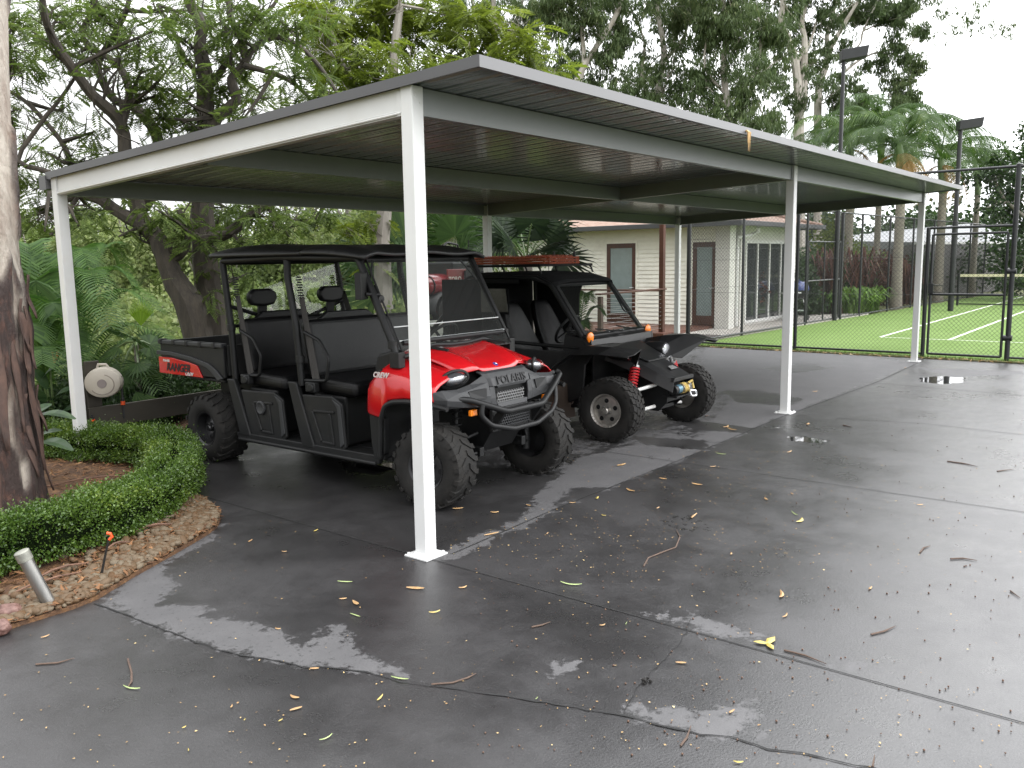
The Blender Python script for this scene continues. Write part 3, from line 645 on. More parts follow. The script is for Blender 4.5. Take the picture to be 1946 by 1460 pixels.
mb = MB(); wall_boards(mb, (HX, HY+.25), (HX, HY1), .10, zw, (-1, 0), holes=[(d1a-HY-.25, d1b-HY-.25, .1, dz1), (d2a-HY-.25, d2b-HY-.25, .1, dz2)]); mb.build('wall', m_wb, hs, fix=False)
mb = MB(); mb.bb((HX-.09, HY-.12, .0), (HX+.25, HY+.26, zw)); mb.bb((HX+.55, HY-.12, 0), (HX+.75, HY+.2, zw)); mb.bb((HX+.25, HY, 0), (HX+.55, HY+.1, zw)); mb.bb((HX+.75, HY+.0, 0), (HX+.95, HY+.1, zw)); mb.build('pier', m_rend, hs, bevel=.006)
def xat(px, Y, yy=520): return PY(px, yy, Y)[0]
s0, s1 = xat(1417, HY), xat(1503, HY); sz = PY(1450, 459, HY)[2]
mb = MB(); mb.bb((HX+.95, HY+.01, 0), (s0, HY+.11, zw)); mb.bb((s0, HY+.01, sz), (s1, HY+.11, zw)); mb.bb((s1, HY+.01, 0), (HX1, HY+.11, zw)); mb.bb((s0, HY+.01, 0), (s1, HY+.11, .12)); mb.build('rendered_wall', m_rend, hs)
mb = MB(); mb.bb((HX1-.1, HY+.12, 0), (HX1, HY1, zw)); mb.bb((HX, HY1, 0), (HX1, HY1+.1, zw)); mb.build('rear_wall', m_rend, hs)
for a, b_, zt, nm in ((d1a, d1b, dz1, 1), (d2a, d2b, dz2, 2)):
    mb = MB(); x = HX-.03
    for u0, u1, z0, z1 in ((a, a+.11, .12, zt-.03), (b_-.11, b_, .12, zt-.03), (a+.11, b_-.11, zt-.15, zt-.03), (a+.11, b_-.11, .12, .36)): mb.bb((x, u0, z0), (x+.045, u1, z1))
    d = mb.build('door', m_fr, hs, bevel=.004)
    mb = MB(); mb.bb((x+.015, a+.11, .36), (x+.03, b_-.11, zt-.15)); mb.build('pane', m_frost, d)
    mb = MB(); mb.bb((x-.01, a-.05, .1), (x+.03, a, zt+.03)); mb.bb((x-.01, b_, .1), (x+.03, b_+.05, zt+.03)); mb.bb((x-.01, a, zt-.028), (x+.03, b_, zt+.03)); mb.build('door_frame', m_wb, hs)
    mb = MB(); mb.cyl((x, a+.055, 1.05), (x-.05, a+.055, 1.05), .012, 8); mb.cyl((x-.05, a+.055, 1.05), (x-.05, a+.16, 1.05), .01, 8); mb.build('handle', m_bolt, d)
mb = MB(); y = HY-.02; pw_ = (s1-s0)
for u in (0, .235, .49, .745, 1): mb.bb((s0+pw_*u-.03, y, .12), (s0+pw_*u+.03, y+.06, sz))
mb.bb((s0-.03, y-.002, sz-.055), (s1+.03, y+.062, sz+.02)); mb.bb((s0-.03, y-.002, .10), (s1+.03, y+.062, .17))
sl = mb.build('sliding_door', m_alu, hs)
for k in range(4): mb = MB(); mb.bb((s0+pw_*(k*.25)+.03, y+.03, .17), (s0+pw_*(k*.25+.25)-.03, y+.036, sz-.05)); mb.build('pane', m_dark, sl)
mb = MB(); mb.bb((s0+pw_*.19, y+.045, .18), (s0+pw_*.235, y+.10, sz-.07)); mb.bb((s0+pw_*.44, y+.045, .18), (s0+pw_*.49, y+.10, sz-.07)); mb.build('blind', pm('blind cream', (.5, .48, .42), .8), sl)
# roof: hipped corner, tiled in courses
ov = .55; e0 = (HX-ov, HY-ov); hx1, hy1 = HX1+.45, HY1+.5; rise = .30; xm = (e0[0]+hx1)/2; rz_ = zg+.06+rise*(xm-e0[0])
mb = MB(); nn_ = 16
def hip(k0, k1, lift):
    f = lambda k: (k/nn_)*(xm-e0[0])
    a, b_ = f(k0), f(k1); za, zb = zg+.07+rise*a+lift, zg+.07+rise*b_
    R0 = [(e0[0]+a, e0[1]+a, za), (hx1-a, e0[1]+a, za), (hx1-a, hy1, za), (e0[0]+a, hy1, za)]; R1 = [(e0[0]+b_, e0[1]+b_, zb), (hx1-b_, e0[1]+b_, zb), (hx1-b_, hy1, zb), (e0[0]+b_, hy1, zb)]
    mb.add(R0+R1, [(0, 1, 5, 4), (1, 2, 6, 5), (3, 0, 4, 7)])
    mb.add([(p[0], p[1], p[2]-.03) for p in R0]+R0, [(0, 1, 5, 4), (1, 2, 6, 5), (3, 0, 4, 7)])
for k in range(nn_): hip(k, k+1, .0 if k == 0 else .0)
mb.tube([(e0[0], e0[1], zg+.09), (xm, e0[1]+xm-e0[0], rz_+.04)], .07, 8); mb.tube([(hx1, e0[1], zg+.09), (xm, e0[1]+xm-e0[0], rz_+.04)], .07, 8)
mb.build('roof', m_tile, hs, fix=False)
mb = MB(); mb.bb((e0[0]+.02, e0[1]+.02, zg+.021), (hx1-.02, HY+.02, zg+.04)); mb.bb((e0[0]+.02, HY+.021, zg+.021), (HX+.02, hy1, zg+.04)); mb.build('eave', m_eave, hs)
mb = MB(); mb.bb((e0[0]-.10, e0[1]-.10, zg-.02), (e0[0], hy1, zg+.10)); mb.bb((e0[0]+.001, e0[1]-.10, zg-.018), (hx1+.1, e0[1], zg+.10)); mb.bb((hx1+.002, e0[1]+.001, zg-.018), (hx1+.1, hy1, zg+.10)); mb.build('gutter', m_gut, hs, bevel=.01)
mb = MB(); q = [PY(1441, 432, HY-.45), PY(1441, 440, HY-.43), PY(1428, 447, HY-.28), PY(1402, 451, HY-.14)]; mb.tube(q+[(q[-1][0], HY-.14, q[-1][2]-.25), (q[-1][0], HY-.14, .1)], .045, 10); mb.build('downpipe', m_alu, hs)
# deck railing
tp = (14.1, 6.0); sp_ = G(1141, 563, 1.06)
rl = thing('deck_railing', 'red brown timber deck railing with thin steel wires beside the house', 'railing', (tp[0], tp[1], .1))
mb = MB(); mb.bb((tp[0]-.055, tp[1]-.055, .0), (tp[0]+.055, tp[1]+.055, zg+.1)); mb.build('tall_post', m_fr, rl, bevel=.004)
mb = MB(); mb.bb((sp_[0]-.045, sp_[1]-.045, .0), (sp_[0]+.045, sp_[1]+.045, 1.05)); mb.build('post', pm('grey brown post', (.09, .06, .045), .7), rl, bevel=.004)
mb = MB(); mb.bb((tp[0]-.045, 9.8, .0), (tp[0]+.045, 9.89, 1.05)); mb.build('post', m_fr, rl, bevel=.004)
mb = MB(); e = (Vector(sp_[:2])-Vector(tp)).normalized(); mb.beam((tp[0]-e.x*.12, tp[1]-e.y*.12, 1.10), (sp_[0]+e.x*.1, sp_[1]+e.y*.1, 1.10), .13, .035); mb.build('handrail', m_fr, rl, bevel=.004)
mb = MB(); mb.beam((tp[0], tp[1]+.06, 1.07), (tp[0], 9.9, 1.07), .10, .035); mb.build('handrail', m_fr, rl, bevel=.004)
mb = MB()
for k in range(9):
    z = .2+k*.095; mb.cyl((tp[0], tp[1], z), (sp_[0], sp_[1], z), .003, 5); mb.cyl((tp[0], tp[1], z), (tp[0], 9.85, z), .003, 5)
mb.build('cable', m_bolt, rl)
for k in range(9): mb = MB(); mb.cyl((tp[0]-.054, tp[1], .2+k*.095), (tp[0]-.075, tp[1]-.01, .2+k*.095), .009, 6); mb.build('cable_fitting', m_bolt, rl)
mt = G(1340, 640, .05); mb = MB(); mb.cyl((mt[0], mt[1], .051), (mt[0], mt[1], .066), .42, 28); tag(mb.build('door_mat', pm('dark mat', (.06, .05, .045), .9), origin=(mt[0], mt[1], .051), bevel=.004), 'round dark mat lying on the path outside the house door', 'mat')
# barbecue
bq = G(1516, 608, .05); q = thing('kettle_barbecue', 'black kettle barbecue with blue lid beside the sliding door', 'barbecue', (bq[0], bq[1], .05))
x, y = bq[:2]; m_blue = pm('blue enamel', (.035, .06, .22), .2, coat=.5)
mb = MB(); mb.lathe([(.01, .62), (.14, .64), (.24, .72), (.28, .84), (.28, .88)], (x, y, 0), 'Z', 24); mb.build('bowl', m_blk, q)
mb = MB(); mb.lathe([(.285, .87), (.285, .90), (.26, 1.0), (.18, 1.09), (.08, 1.12), (0.001, 1.125)], (x, y, 0), 'Z', 24); mb.tube([(x-.06, y, 1.12), (x-.05, y, 1.17), (x+.05, y, 1.17), (x+.06, y, 1.12)], .01, 6); mb.build('lid', m_blue, q)
for a in (.5, 2.6, 4.7): mb = MB(); mb.cyl((x+.12*math.cos(a), y+.12*math.sin(a), .68), (x+.27*math.cos(a), y+.27*math.sin(a), .05), .012, 8); mb.build('leg', m_bolt, q)
for a in (.5, 4.7): mb = MB(); mb.cyl((x+.28*math.cos(a), y+.28*math.sin(a)-.02, .12), (x+.28*math.cos(a), y+.28*math.sin(a)+.02, .12), .07, 14); mb.build('wheel', m_blk, q)
mb = MB(); mb.bb((x-.75, y-.2, .80), (x-.32, y+.2, .83)); mb.build('side_table', m_alu, q); mb = MB(); mb.cyl((x, y, .30), (x, y, .32), .2, 16); mb.build('ash_tray', pm('green pale tin', (.35, .42, .36), .5), q)
# neighbour's shed beyond the court planting
m_shed = pm('grey shed cladding', (.085, .082, .08), .6, var=.12, scale=1.5); m_shr = pm('grey shed roof', (.20, .21, .22), .5)
A = PD(1600, 494, 46); B = PD(1742, 463, 37); Cc = PD(1960, 461, 44); D = PD(1900, 447, 50)
sh = thing('shed', 'long low grey shed beyond the planting behind the tennis court', 'shed', (B[0], B[1], 0))
mb = MB(); mb.add([(A[0], A[1], -.5), (B[0], B[1], -.5), B, A, (Cc[0], Cc[1], -.5), Cc], [(0, 1, 2, 3), (1, 4, 5, 2)]); mb.build('wall', m_shed, sh, solid=.15, fix=False)
up_ = (Vector(D)-Vector(B)); mb = MB(); mb.add([A, B, Cc, (Cc[0]+6, Cc[1]+4, Cc[2]+1.2), (A[0]+8, A[1]+6, A[2]+1.2)], [(0, 1, 2, 3, 4)]); mb.build('roof', m_shr, sh, solid=.12, fix=False)
mb = MB(); mb.beam(B, Cc, .2, .10); mb.build('gutter', m_alu, sh)
# ------------------------------------------------------------------ trees
from mathutils import noise as mnoise
m_jb = pm('dark fissured bark', (.022, .018, .014), .9, col2=(.060, .050, .038), scale=14, stretch=(1, 1, .25), bump=.9, bscale=40)
m_gb = pm('pale smooth gum bark', (.30, .27, .23), .7, col2=(.46, .43, .38), scale=3, stretch=(1, 1, .5), dirt=(.17, .13, .10, .7), dscale=2.5)
m_gb2 = pm('grey gum bark', (.16, .14, .12), .8, col2=(.26, .24, .21), scale=4, stretch=(1, 1, .4))
m_lj = leafmat('jacaranda leaf', (.042, .066, .018), (.115, .160, .044), (.20, .235, .08), nscale=.5, trans=.48)
m_lb = leafmat('bright feathery leaf', (.070, .100, .018), (.165, .210, .040), (.25, .28, .08), nscale=.45, trans=.42)
m_le = leafmat('gum leaf', (.040, .068, .024), (.100, .140, .055), (.18, .19, .09), nscale=.30, trans=.30)
m_lf = leafmat('valley leaf', (.085, .125, .040), (.195, .240, .090), (.30, .31, .16), nscale=.16, trans=.42)
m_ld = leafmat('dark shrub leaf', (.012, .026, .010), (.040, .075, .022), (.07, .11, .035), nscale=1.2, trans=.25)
def leaves(name, tmpl, pts, size, mat, parent, tilt=.35, roll=.4, pitch=.25, var=.3, origin=None):
    Vs, Fs, o = [], [], 0; n = len(pts); tm = tmpl if isinstance(tmpl, list) else [tmpl]
    for k, (tv, tf) in enumerate(tm):
        p = pts[k::len(tm)]; V, F = scatter(tv, tf, p, rots(len(p), tilt=tilt, roll=roll, pitch0=pitch), size*rng.uniform(1-var, 1+var, len(p)))
        Vs.append(V); Fs.append(F+o); o += len(V)
    return fast(name, np.concatenate(Vs), np.concatenate(Fs), mat, parent, origin=origin)
def blobs_px(L, D, dj=1.0):
    out = []
    for b in L:
        d = (b[3] if len(b) > 3 else D)+random.uniform(-dj, dj); r = b[2]/FPX*d; out.append((PD(b[0], b[1], d), r, r*r))
    return out
def tree(label, cat_name, base, limbs, blobs, bark, leaf, tmpl, dens, size, n_tw=3, twL=.9, group=None, flat=.7, pitch=.25, tip_leaves=1, name='tree', rough=.035, shell=.4):
    t = thing(name, label, cat_name, base, group)
    mb = MB(); tips = []
    for pts, r0, r1 in limbs:
        q, rad = branchy(mb, pts, r0, r1, 8, rough)
        for i in range(len(q)//3, len(q)):
            if rad[i] < .16 and random.random() < n_tw/6:
                d = (q[i]-q[i-1]).normalized()+Vector((random.gauss(0, .8), random.gauss(0, .8), random.gauss(.2, .5)))
                twigs(mb, q[i], d, twL*random.uniform(.6, 1.3), max(.010, rad[i]*.30), 2, tips)
    # a branch from the nearest limb into every clump of leaves
    allp = [p for pts, _, _ in limbs for p in pts[1:]]
    for c, r, w_ in blobs:
        c = Vector(c); s = min(allp, key=lambda p: (Vector(p)-c).length)
        if (Vector(s)-c).length < 6*max(r, .5): 
            mid = Vector(s).lerp(c, .5)+Vector((random.uniform(-.2, .2), random.uniform(-.2, .2), random.uniform(-.25, .1)))*r
            mb.tube([s, mid, c], [.035*max(1, r), .025*max(1, r), .012], 5); 
            for k in range(3): twigs(mb, mid.lerp(c, .3*k), Vector((random.gauss(0, 1), random.gauss(0, 1), random.gauss(0, .6))), r*.9, .014*max(1, r), 1, tips)
    mb.build('trunk', bark, t, fix=False)
    P = blob_points(blobs, dens, flat, shell)
    if tips and tip_leaves: tips = tips[::3] if tmpl is T_FEATHER else tips; T = np.repeat(np.array(tips), tip_leaves, 0); P = np.concatenate([P, T+rng.normal(0, .16*max(1, size), T.shape)])
    leaves('crown', tmpl, P, size, leaf, t, pitch=pitch)
    return t
def pl_(L, D): return [PD(p[0], p[1], (p[2] if len(p) > 2 else D)) for p in L]
# first dark jacaranda: leaning trunk left of the vehicles
D1 = 12.0
b0 = PD(398, 660, D1); b0 = (b0[0], b0[1], -.6)
L_j1 = [([b0]+pl_([(372, 610), (335, 540), (318, 500), (300, 455), (272, 428), (228, 405), (190, 380), (150, 372)], D1), .235, .05),
        (pl_([(280, 436), (262, 400), (255, 345, 11.8), (240, 300, 11.6), (230, 235, 11.5), (176, 180, 11.2), (137, 129, 11), (105, 82, 10.8), (86, 35, 10.6), (78, -30, 10.4)], D1), .135, .035),
        (pl_([(230, 235, 11.5), (242, 199, 11.6), (246, 172), (234, 137), (211, 113), (172, 90), (156, 62), (175, 20), (190, -30)], D1), .07, .03),
        (pl_([(262, 400), (300, 350, 12.3), (301, 270, 12.5), (281, 230), (254, 203), (219, 191), (195, 156), (187, 121), (215, 70), (240, 20), (250, -30)], 12.4), .11, .03),
        (pl_([(318, 500), (350, 478), (356, 440), (340, 400)], D1), .07, .04),
        (pl_([(150, 372), (135, 312), (117, 270), (82, 227), (51, 195), (8, 168), (-40, 150)], 11.8), .045, .02),
        (pl_([(150, 372), (100, 330), (35, 305), (78, 234), (109, 195), (137, 156), (150, 130)], 11.2), .04, .02)]
B_j1 = blobs_px([(30, 30, 60), (110, 30, 55), (40, 120, 45), (10, 190, 40), (150, 90, 45), (210, 30, 55), (290, 60, 50), (330, 120, 45), (270, 130, 38), (120, 210, 30), (180, 250, 32), (90, 290, 42), (150, 310, 32), (20, 330, 38), (215, 290, 28), (60, 60, 50), (240, 90, 35), (20, 80, 40), (170, 10, 50), (330, 20, 45),
                (20, 420, 45), (60, 400, 45), (62, 480, 35), (180, 400, 38), (150, 430, 32), (225, 450, 28), (110, 390, 35), (300, 400, 35), (340, 425, 40), (85, 440, 32), (30, 250, 28), (260, 200, 22), (300, 300, 25), (200, 350, 30), (300, 180, 25), (75, 345, 30)], 12, 1.2)
tree('dark leaning jacaranda with feathery leaves, its trunk standing left of the red vehicle roof', 'tree', b0, L_j1, B_j1, m_jb, m_lj, T_FEATHER, 330, .25, 2, .7, 'dark trunked feathery trees behind the carport', name='jacaranda_tree')
D2 = 12.6
b0 = PD(408, 660, D2); b0 = (b0[0], b0[1], -.6)
L_j2 = [([b0]+pl_([(402, 600), (395, 540), (388, 480), (385, 430), (388, 350), (392, 280), (390, 195), (390, 137), (379, 90), (383, 51), (363, 8), (355, -40)], D2), .24, .06),
        (pl_([(388, 460), (440, 440), (469, 414), (508, 387), (560, 350), (600, 320)], 12.3), .10, .05),
        (pl_([(392, 260), (414, 222), (449, 191), (440, 150), (465, 121), (461, 82), (441, 39), (430, -20)], 12.4), .10, .035),
        (pl_([(465, 121), (484, 90), (520, 70), (566, 86), (609, 129), (640, 176), (665, 230)], 12.2), .055, .02),
        (pl_([(465, 125), (520, 140), (560, 160), (600, 200), (630, 240)], 12), .045, .02), (pl_([(388, 180), (430, 120), (470, 60), (520, 10), (540, -30)], 13), .06, .02), (pl_([(390, 150), (350, 110), (330, 60), (300, 10)], 13), .05, .02), (pl_([(385, 480), (365, 440), (340, 415)], 12.6), .06, .03)]
B_j2 = blobs_px([(320, 170, 50), (350, 220, 55), (290, 225, 45), (420, 170, 55), (460, 230, 45), (400, 290, 50), (340, 290, 42), (500, 180, 45), (450, 120, 42), (430, 50, 50), (500, 60, 50), (560, 140, 50), (560, 40, 50), (520, 240, 38), (600, 190, 45), (380, 20, 45), (360, 80, 40), (470, 10, 45),
                (420, 420, 45), (375, 450, 38), (460, 465, 42), (520, 430, 45), (575, 420, 38), (500, 400, 40), (440, 400, 42), (620, 400, 35), (305, 520, 18), (400, 560, 20), (385, 510, 20), (470, 520, 30), (550, 450, 30), (540, 300, 35), (470, 320, 35)], 12.6, 1.3)
tree('dark upright jacaranda with spreading limbs, its trunk right of the leaning one behind the vehicles', 'tree', b0, L_j2, B_j2, m_jb, m_lj, T_FEATHER, 400, .25, 2, .7, 'dark trunked feathery trees behind the carport', name='jacaranda_tree')
# bright feathery tree
D3 = 16.5; b0 = PD(728, 600, D3); b0 = (b0[0], b0[1], -.9)
L_b = [([b0]+pl_([(728, 540), (726, 460), (732, 380), (740, 300), (745, 200), (750, 100), (760, 10)], D3), .2, .07), (pl_([(735, 340), (800, 250), (870, 170), (930, 110), (980, 60)], D3), .12, .03), (pl_([(742, 260), (690, 190), (650, 120), (630, 60)], 16), .09, .03), (pl_([(870, 170), (960, 150), (1030, 140)], D3), .05, .02)]
B_b = blobs_px([(700, 30, 70), (690, 120, 70), (780, 60, 75), (850, 30, 70), (860, 110, 70), (790, 140, 65), (930, 90, 60), (960, 150, 50), (1000, 100, 48), (1035, 140, 38), (920, 35, 50), (1060, 150, 26), (890, 165, 50), (720, 185, 50), (630, 210, 45), (650, 175, 50), (1010, 175, 38), (640, 60, 50), (620, 120, 45), (700, 240, 50), (990, 60, 32), (820, 190, 50), (600, 20, 45), (750, -10, 60), (580, 260, 30), (655, 430, 30), (700, 420, 28), (690, 470, 20)], D3, 1.3)
tree('bright green feathery tree rising above the front corner of the carport roof', 'tree', b0, L_b, B_b, m_gb2, m_lb, T_FEATHER, 250, .40, 2, .9, name='feathery_tree')

# gums behind
GG = 'tall pale gum trees behind the carport'
def gum(label, D, trunkpx, limbs, blobs, r0, dens=40, size=.40, bark=None, bot=None, nt=3):
    b_ = PD(*trunkpx[0][:2], D); zb = float(th(b_[0], b_[1]))-.2; base = (b_[0], b_[1], zb)
    Ls = [([base]+pl_(trunkpx, D), r0, r0*.35)]+[(pl_(l, D), r, r*.3) for l, r in limbs]
    return tree(label, 'gum tree', base, Ls, blobs_px(blobs, D, D*.06), bark or m_gb, m_le, T_EUC, dens, size, nt, D*.05, GG, .85, 0.0, 5, 'gum_tree', .03)
gum('pale forked gum with two smooth trunks behind the palms beside the floodlight', 42, [(1519, 500), (1518, 266), (1519, 214), (1512, 123), (1497, 74), (1485, 44), (1490, -10), (1500, -60)],
    [([(1519, 214), (1527, 192), (1529, 123), (1529, 74), (1524, 44), (1534, 0), (1545, -50)], .24), ([(1512, 123), (1540, 80), (1556, 20)], .10)],
    [(1440, 30, 50), (1470, 80, 35), (1560, 60, 30), (1550, 110, 30), (1500, 20, 35), (1420, 110, 45), (1450, 160, 40), (1560, 160, 30), (1485, 180, 30), (1540, 10, 35)], .34)
gum('pale leaning gum with open branches reaching right above the floodlight head', 44, [(1554, 500), (1554, 197), (1566, 136), (1576, 94), (1571, 69), (1584, 20), (1592, -40)],
    [([(1576, 94), (1598, 57), (1628, 7), (1650, -30)], .16), ([(1576, 110), (1630, 89), (1640, 59), (1665, 7), (1680, -30)], .07), ([(1590, 150), (1640, 110), (1690, 95), (1730, 85)], .08), ([(1570, 160), (1640, 180), (1700, 190), (1735, 165)], .07), ([(1640, 59), (1680, 40), (1710, 15)], .05)],
    [(1600, 30, 22), (1640, 20, 22), (1690, 15, 20), (1725, 30, 18), (1705, 62, 26), (1735, 70, 22), (1690, 95, 25), (1720, 105, 22), (1660, 120, 22), (1715, 150, 22), (1690, 175, 26), (1655, 205, 26), (1700, 205, 20), (1620, 150, 28), (1600, 190, 32), (1650, 250, 28), (1735, 190, 14), (1600, 100, 22), (1745, 110, 12), (1660, 30, 16), (1600, 240, 30)], .26)
gum('slender gum with drooping crown just right of the carport roof crest', 34, [(1100, 480), (1095, 300), (1090, 180), (1120, 110), (1165, 40), (1190, -20)], [([(1090, 190), (1110, 120), (1105, 40), (1120, -20)], .13), ([(1120, 230), (1180, 215), (1230, 225)], .07)],
    [(1090, 40, 50), (1060, 20, 40), (1140, 150, 50), (1120, 210, 50), (1160, 90, 35), (1180, 190, 45), (1200, 250, 40), (1150, 250, 40), (1100, 110, 35), (1200, 140, 40)], .22)
gum('grey gum with thin crooked limbs, second right of the roof crest', 36, [(1250, 480), (1252, 330), (1248, 200), (1262, 100), (1250, 20), (1265, -40)], [([(1252, 220), (1220, 150), (1225, 80), (1195, 10)], .11), ([(1260, 120), (1300, 70), (1310, 20), (1330, -20)], .09), ([(1250, 260), (1300, 210), (1340, 200)], .07)],
    [(1200, 50, 42), (1230, 130, 42), (1280, 220, 50), (1260, 60, 35), (1300, 150, 45), (1260, 280, 42), (1320, 270, 42), (1340, 100, 40), (1310, 30, 30), (1220, 200, 42)], .24)
gum('bushy gum filling the gap between grey gum and pale forked gum', 33, [(1390, 480), (1392, 330), (1388, 230), (1375, 140), (1380, 60), (1370, -20)], [([(1390, 240), (1430, 170), (1445, 90), (1440, 20)], .11), ([(1380, 180), (1340, 130), (1345, 60)], .08)],
    [(1340, 150, 50), (1390, 80, 48), (1380, 230, 55), (1430, 140, 48), (1440, 230, 50), (1390, 300, 48), (1450, 300, 42), (1480, 330, 30), (1350, 40, 40), (1410, 20, 40), (1460, 60, 35), (1475, 260, 30), (1350, 210, 40), (1420, 345, 30)], .24)
gum('tall straight gum standing farther back above the bright feathery tree', 38, [(945, 400), (943, 200), (940, 60), (936, -30)], [([(943, 120), (905, 40), (895, -20)], .14), ([(945, 100), (985, 30), (1000, -30)], .12)], [(900, 10, 45), (980, 20, 45), (1020, 60, 45), (1040, 20, 40), (860, 0, 40), (1000, 130, 40), (1050, 100, 40)], .26, bark=m_gb2)
gum('grey gum low behind the red vehicle roof, seen under the carport beam', 34, [(655, 560), (660, 440), (668, 330), (660, 200), (670, 60)], [([(660, 440), (690, 400), (700, 340)], .08), ([(660, 420), (635, 390), (620, 330)], .08)], [(640, 440, 30), (690, 430, 26), (600, 440, 30), (650, 340, 40), (620, 250, 40), (690, 250, 40), (650, 120, 45), (600, 60, 40), (560, 280, 40)], .2, bark=m_gb2)

# valley woodland seen below the beams: one mass
vt, vp, mbv = [], [], MB()
for i in range(300):
    px = random.uniform(-60, 1060); D = random.choice((random.uniform(18, 30), random.uniform(26, 62)))
    top = 425+60*mnoise.noise(Vector((px*.006, D*.05, 0)))+random.uniform(-25, 95)-(40 if px > 700 else 0)
    q = PD(px, top, D); zt_ = q[2]; r = random.uniform(.9, 1.9)*(D/30)**.5
    if q[1] < 7.5: continue
    if D < 27: zt_ -= 1.6+random.uniform(0, 1.2)
    zb = float(th(q[0], q[1])); zt_ = max(zt_, zb+1.0)
    mbv.tube([(q[0], q[1], zb-.3), (q[0]+random.uniform(-.4, .4), q[1], (zb+zt_)/2), (q[0]+random.uniform(-.9, .9), q[1], zt_)], [.09, .07, .03], 5, smooth=True)
    z = zt_-r*.6
    while z > zb-.2:
        vt.append(((q[0]+random.uniform(-.8, .8), q[1]+random.uniform(-.8, .8), z), r*random.uniform(.6, 1.1), 1)); z -= r*random.uniform(.75, 1.3)
P = blob_points(vt, 150, .8, .5); leaves('valley_woodland', T_BUSH, P, .36, m_lf, None, pitch=0); wd = bpy.data.objects['valley_woodland']; tag(wd, 'light green woodland filling the valley behind the garden', 'woodland', kind='stuff')
wt = mbv.build('woodland_trunks', m_gb2, None, fix=False); tag(wt, 'thin grey trunks among the light green valley woodland', 'trunks', kind='stuff')

# ------------------------------------------------------------------ palms
def frond(rachis, L=.55, n=46, w=.022, droop=.5, side=None, taper=True, rr=.014, up=.25):
    """one pinnate leaf; rachis = 3 or 4 control points; returns quads"""
    p = [Vector(q) for q in rachis]; k = len(p)-1; Q = []
    def at(t):
        c = [q.copy() for q in p]
        while len(c) > 1: c = [a.lerp(b_, t) for a, b_ in zip(c, c[1:])]
        return c[0]
    prev = None
    for i in range(n+1):
        t = .14+.86*i/n; a = at(t); d = (at(min(1, t+.02))-at(max(0, t-.02))).normalized(); s = d.cross(Vector((0, 0, 1)))
        s = s.normalized() if s.length > .05 else Vector((1, 0, 0)); u = s.cross(d).normalized()
        l = L*(.35+.65*math.sin(pi*min(1, .18+.82*(1-(t-.14)/.86)**.8)))*random.uniform(.88, 1.08)
        for sg in (-1, 1):
            o = s*sg; dr = (o*.80+d*.62+u*up).normalized(); m = a+dr*l*.5+Vector((0, 0, -droop*l*.10)); e = a+dr*l*.92+Vector((0, 0, -droop*l*.5)); ww = d*w*.5*random.uniform(.8, 1.2)
            Q.append([a-ww*.5, m-ww, m+ww, a+ww*.5]); Q.append([m-ww, e, e+ww*.15, m+ww])
        if prev is not None:
            r0 = rr*(1-.8*t); Q.append([prev-s*r0, a-s*r0, a+s*r0, prev+s*r0]); Q.append([prev-u*r0, a-u*r0, a+u*r0, prev+u*r0])
        prev = a
    a0, a1 = at(0), at(.14); s = (a1-a0).cross(Vector((0, 0, 1))).normalized()*rr; Q.append([a0-s, a1-s, a1+s, a0+s]); u = Vector((0, 0, rr)); Q.append([a0-u, a1-u, a1+u, a0+u])
    return Q
def qmesh(name, Q, mat, parent): V = np.array([[tuple(v) for v in q] for q in Q]).reshape(-1, 3); return fast(name, V, np.arange(len(V)).reshape(-1, 4), mat, parent)
m_pf = leafmat('royal palm leaf', (.022, .050, .012), (.065, .115, .028), (.15, .19, .06), nscale=.5, trans=.3)
m_pf2 = leafmat('garden palm leaf', (.028, .065, .016), (.08, .15, .035), (.14, .20, .06), nscale=.8, trans=.35)
m_pd = leafmat('dead palm leaf', (.22, .12, .04), (.36, .22, .08), (.40, .30, .14), nscale=1, trans=.2)
m_pt = pm('ringed palm trunk', (.20, .18, .15), .8, col2=(.30, .27, .22), scale=9, stretch=(.2, .2, 2)); m_cs = pm('green crownshaft', (.10, .15, .05), .4, var=.2)
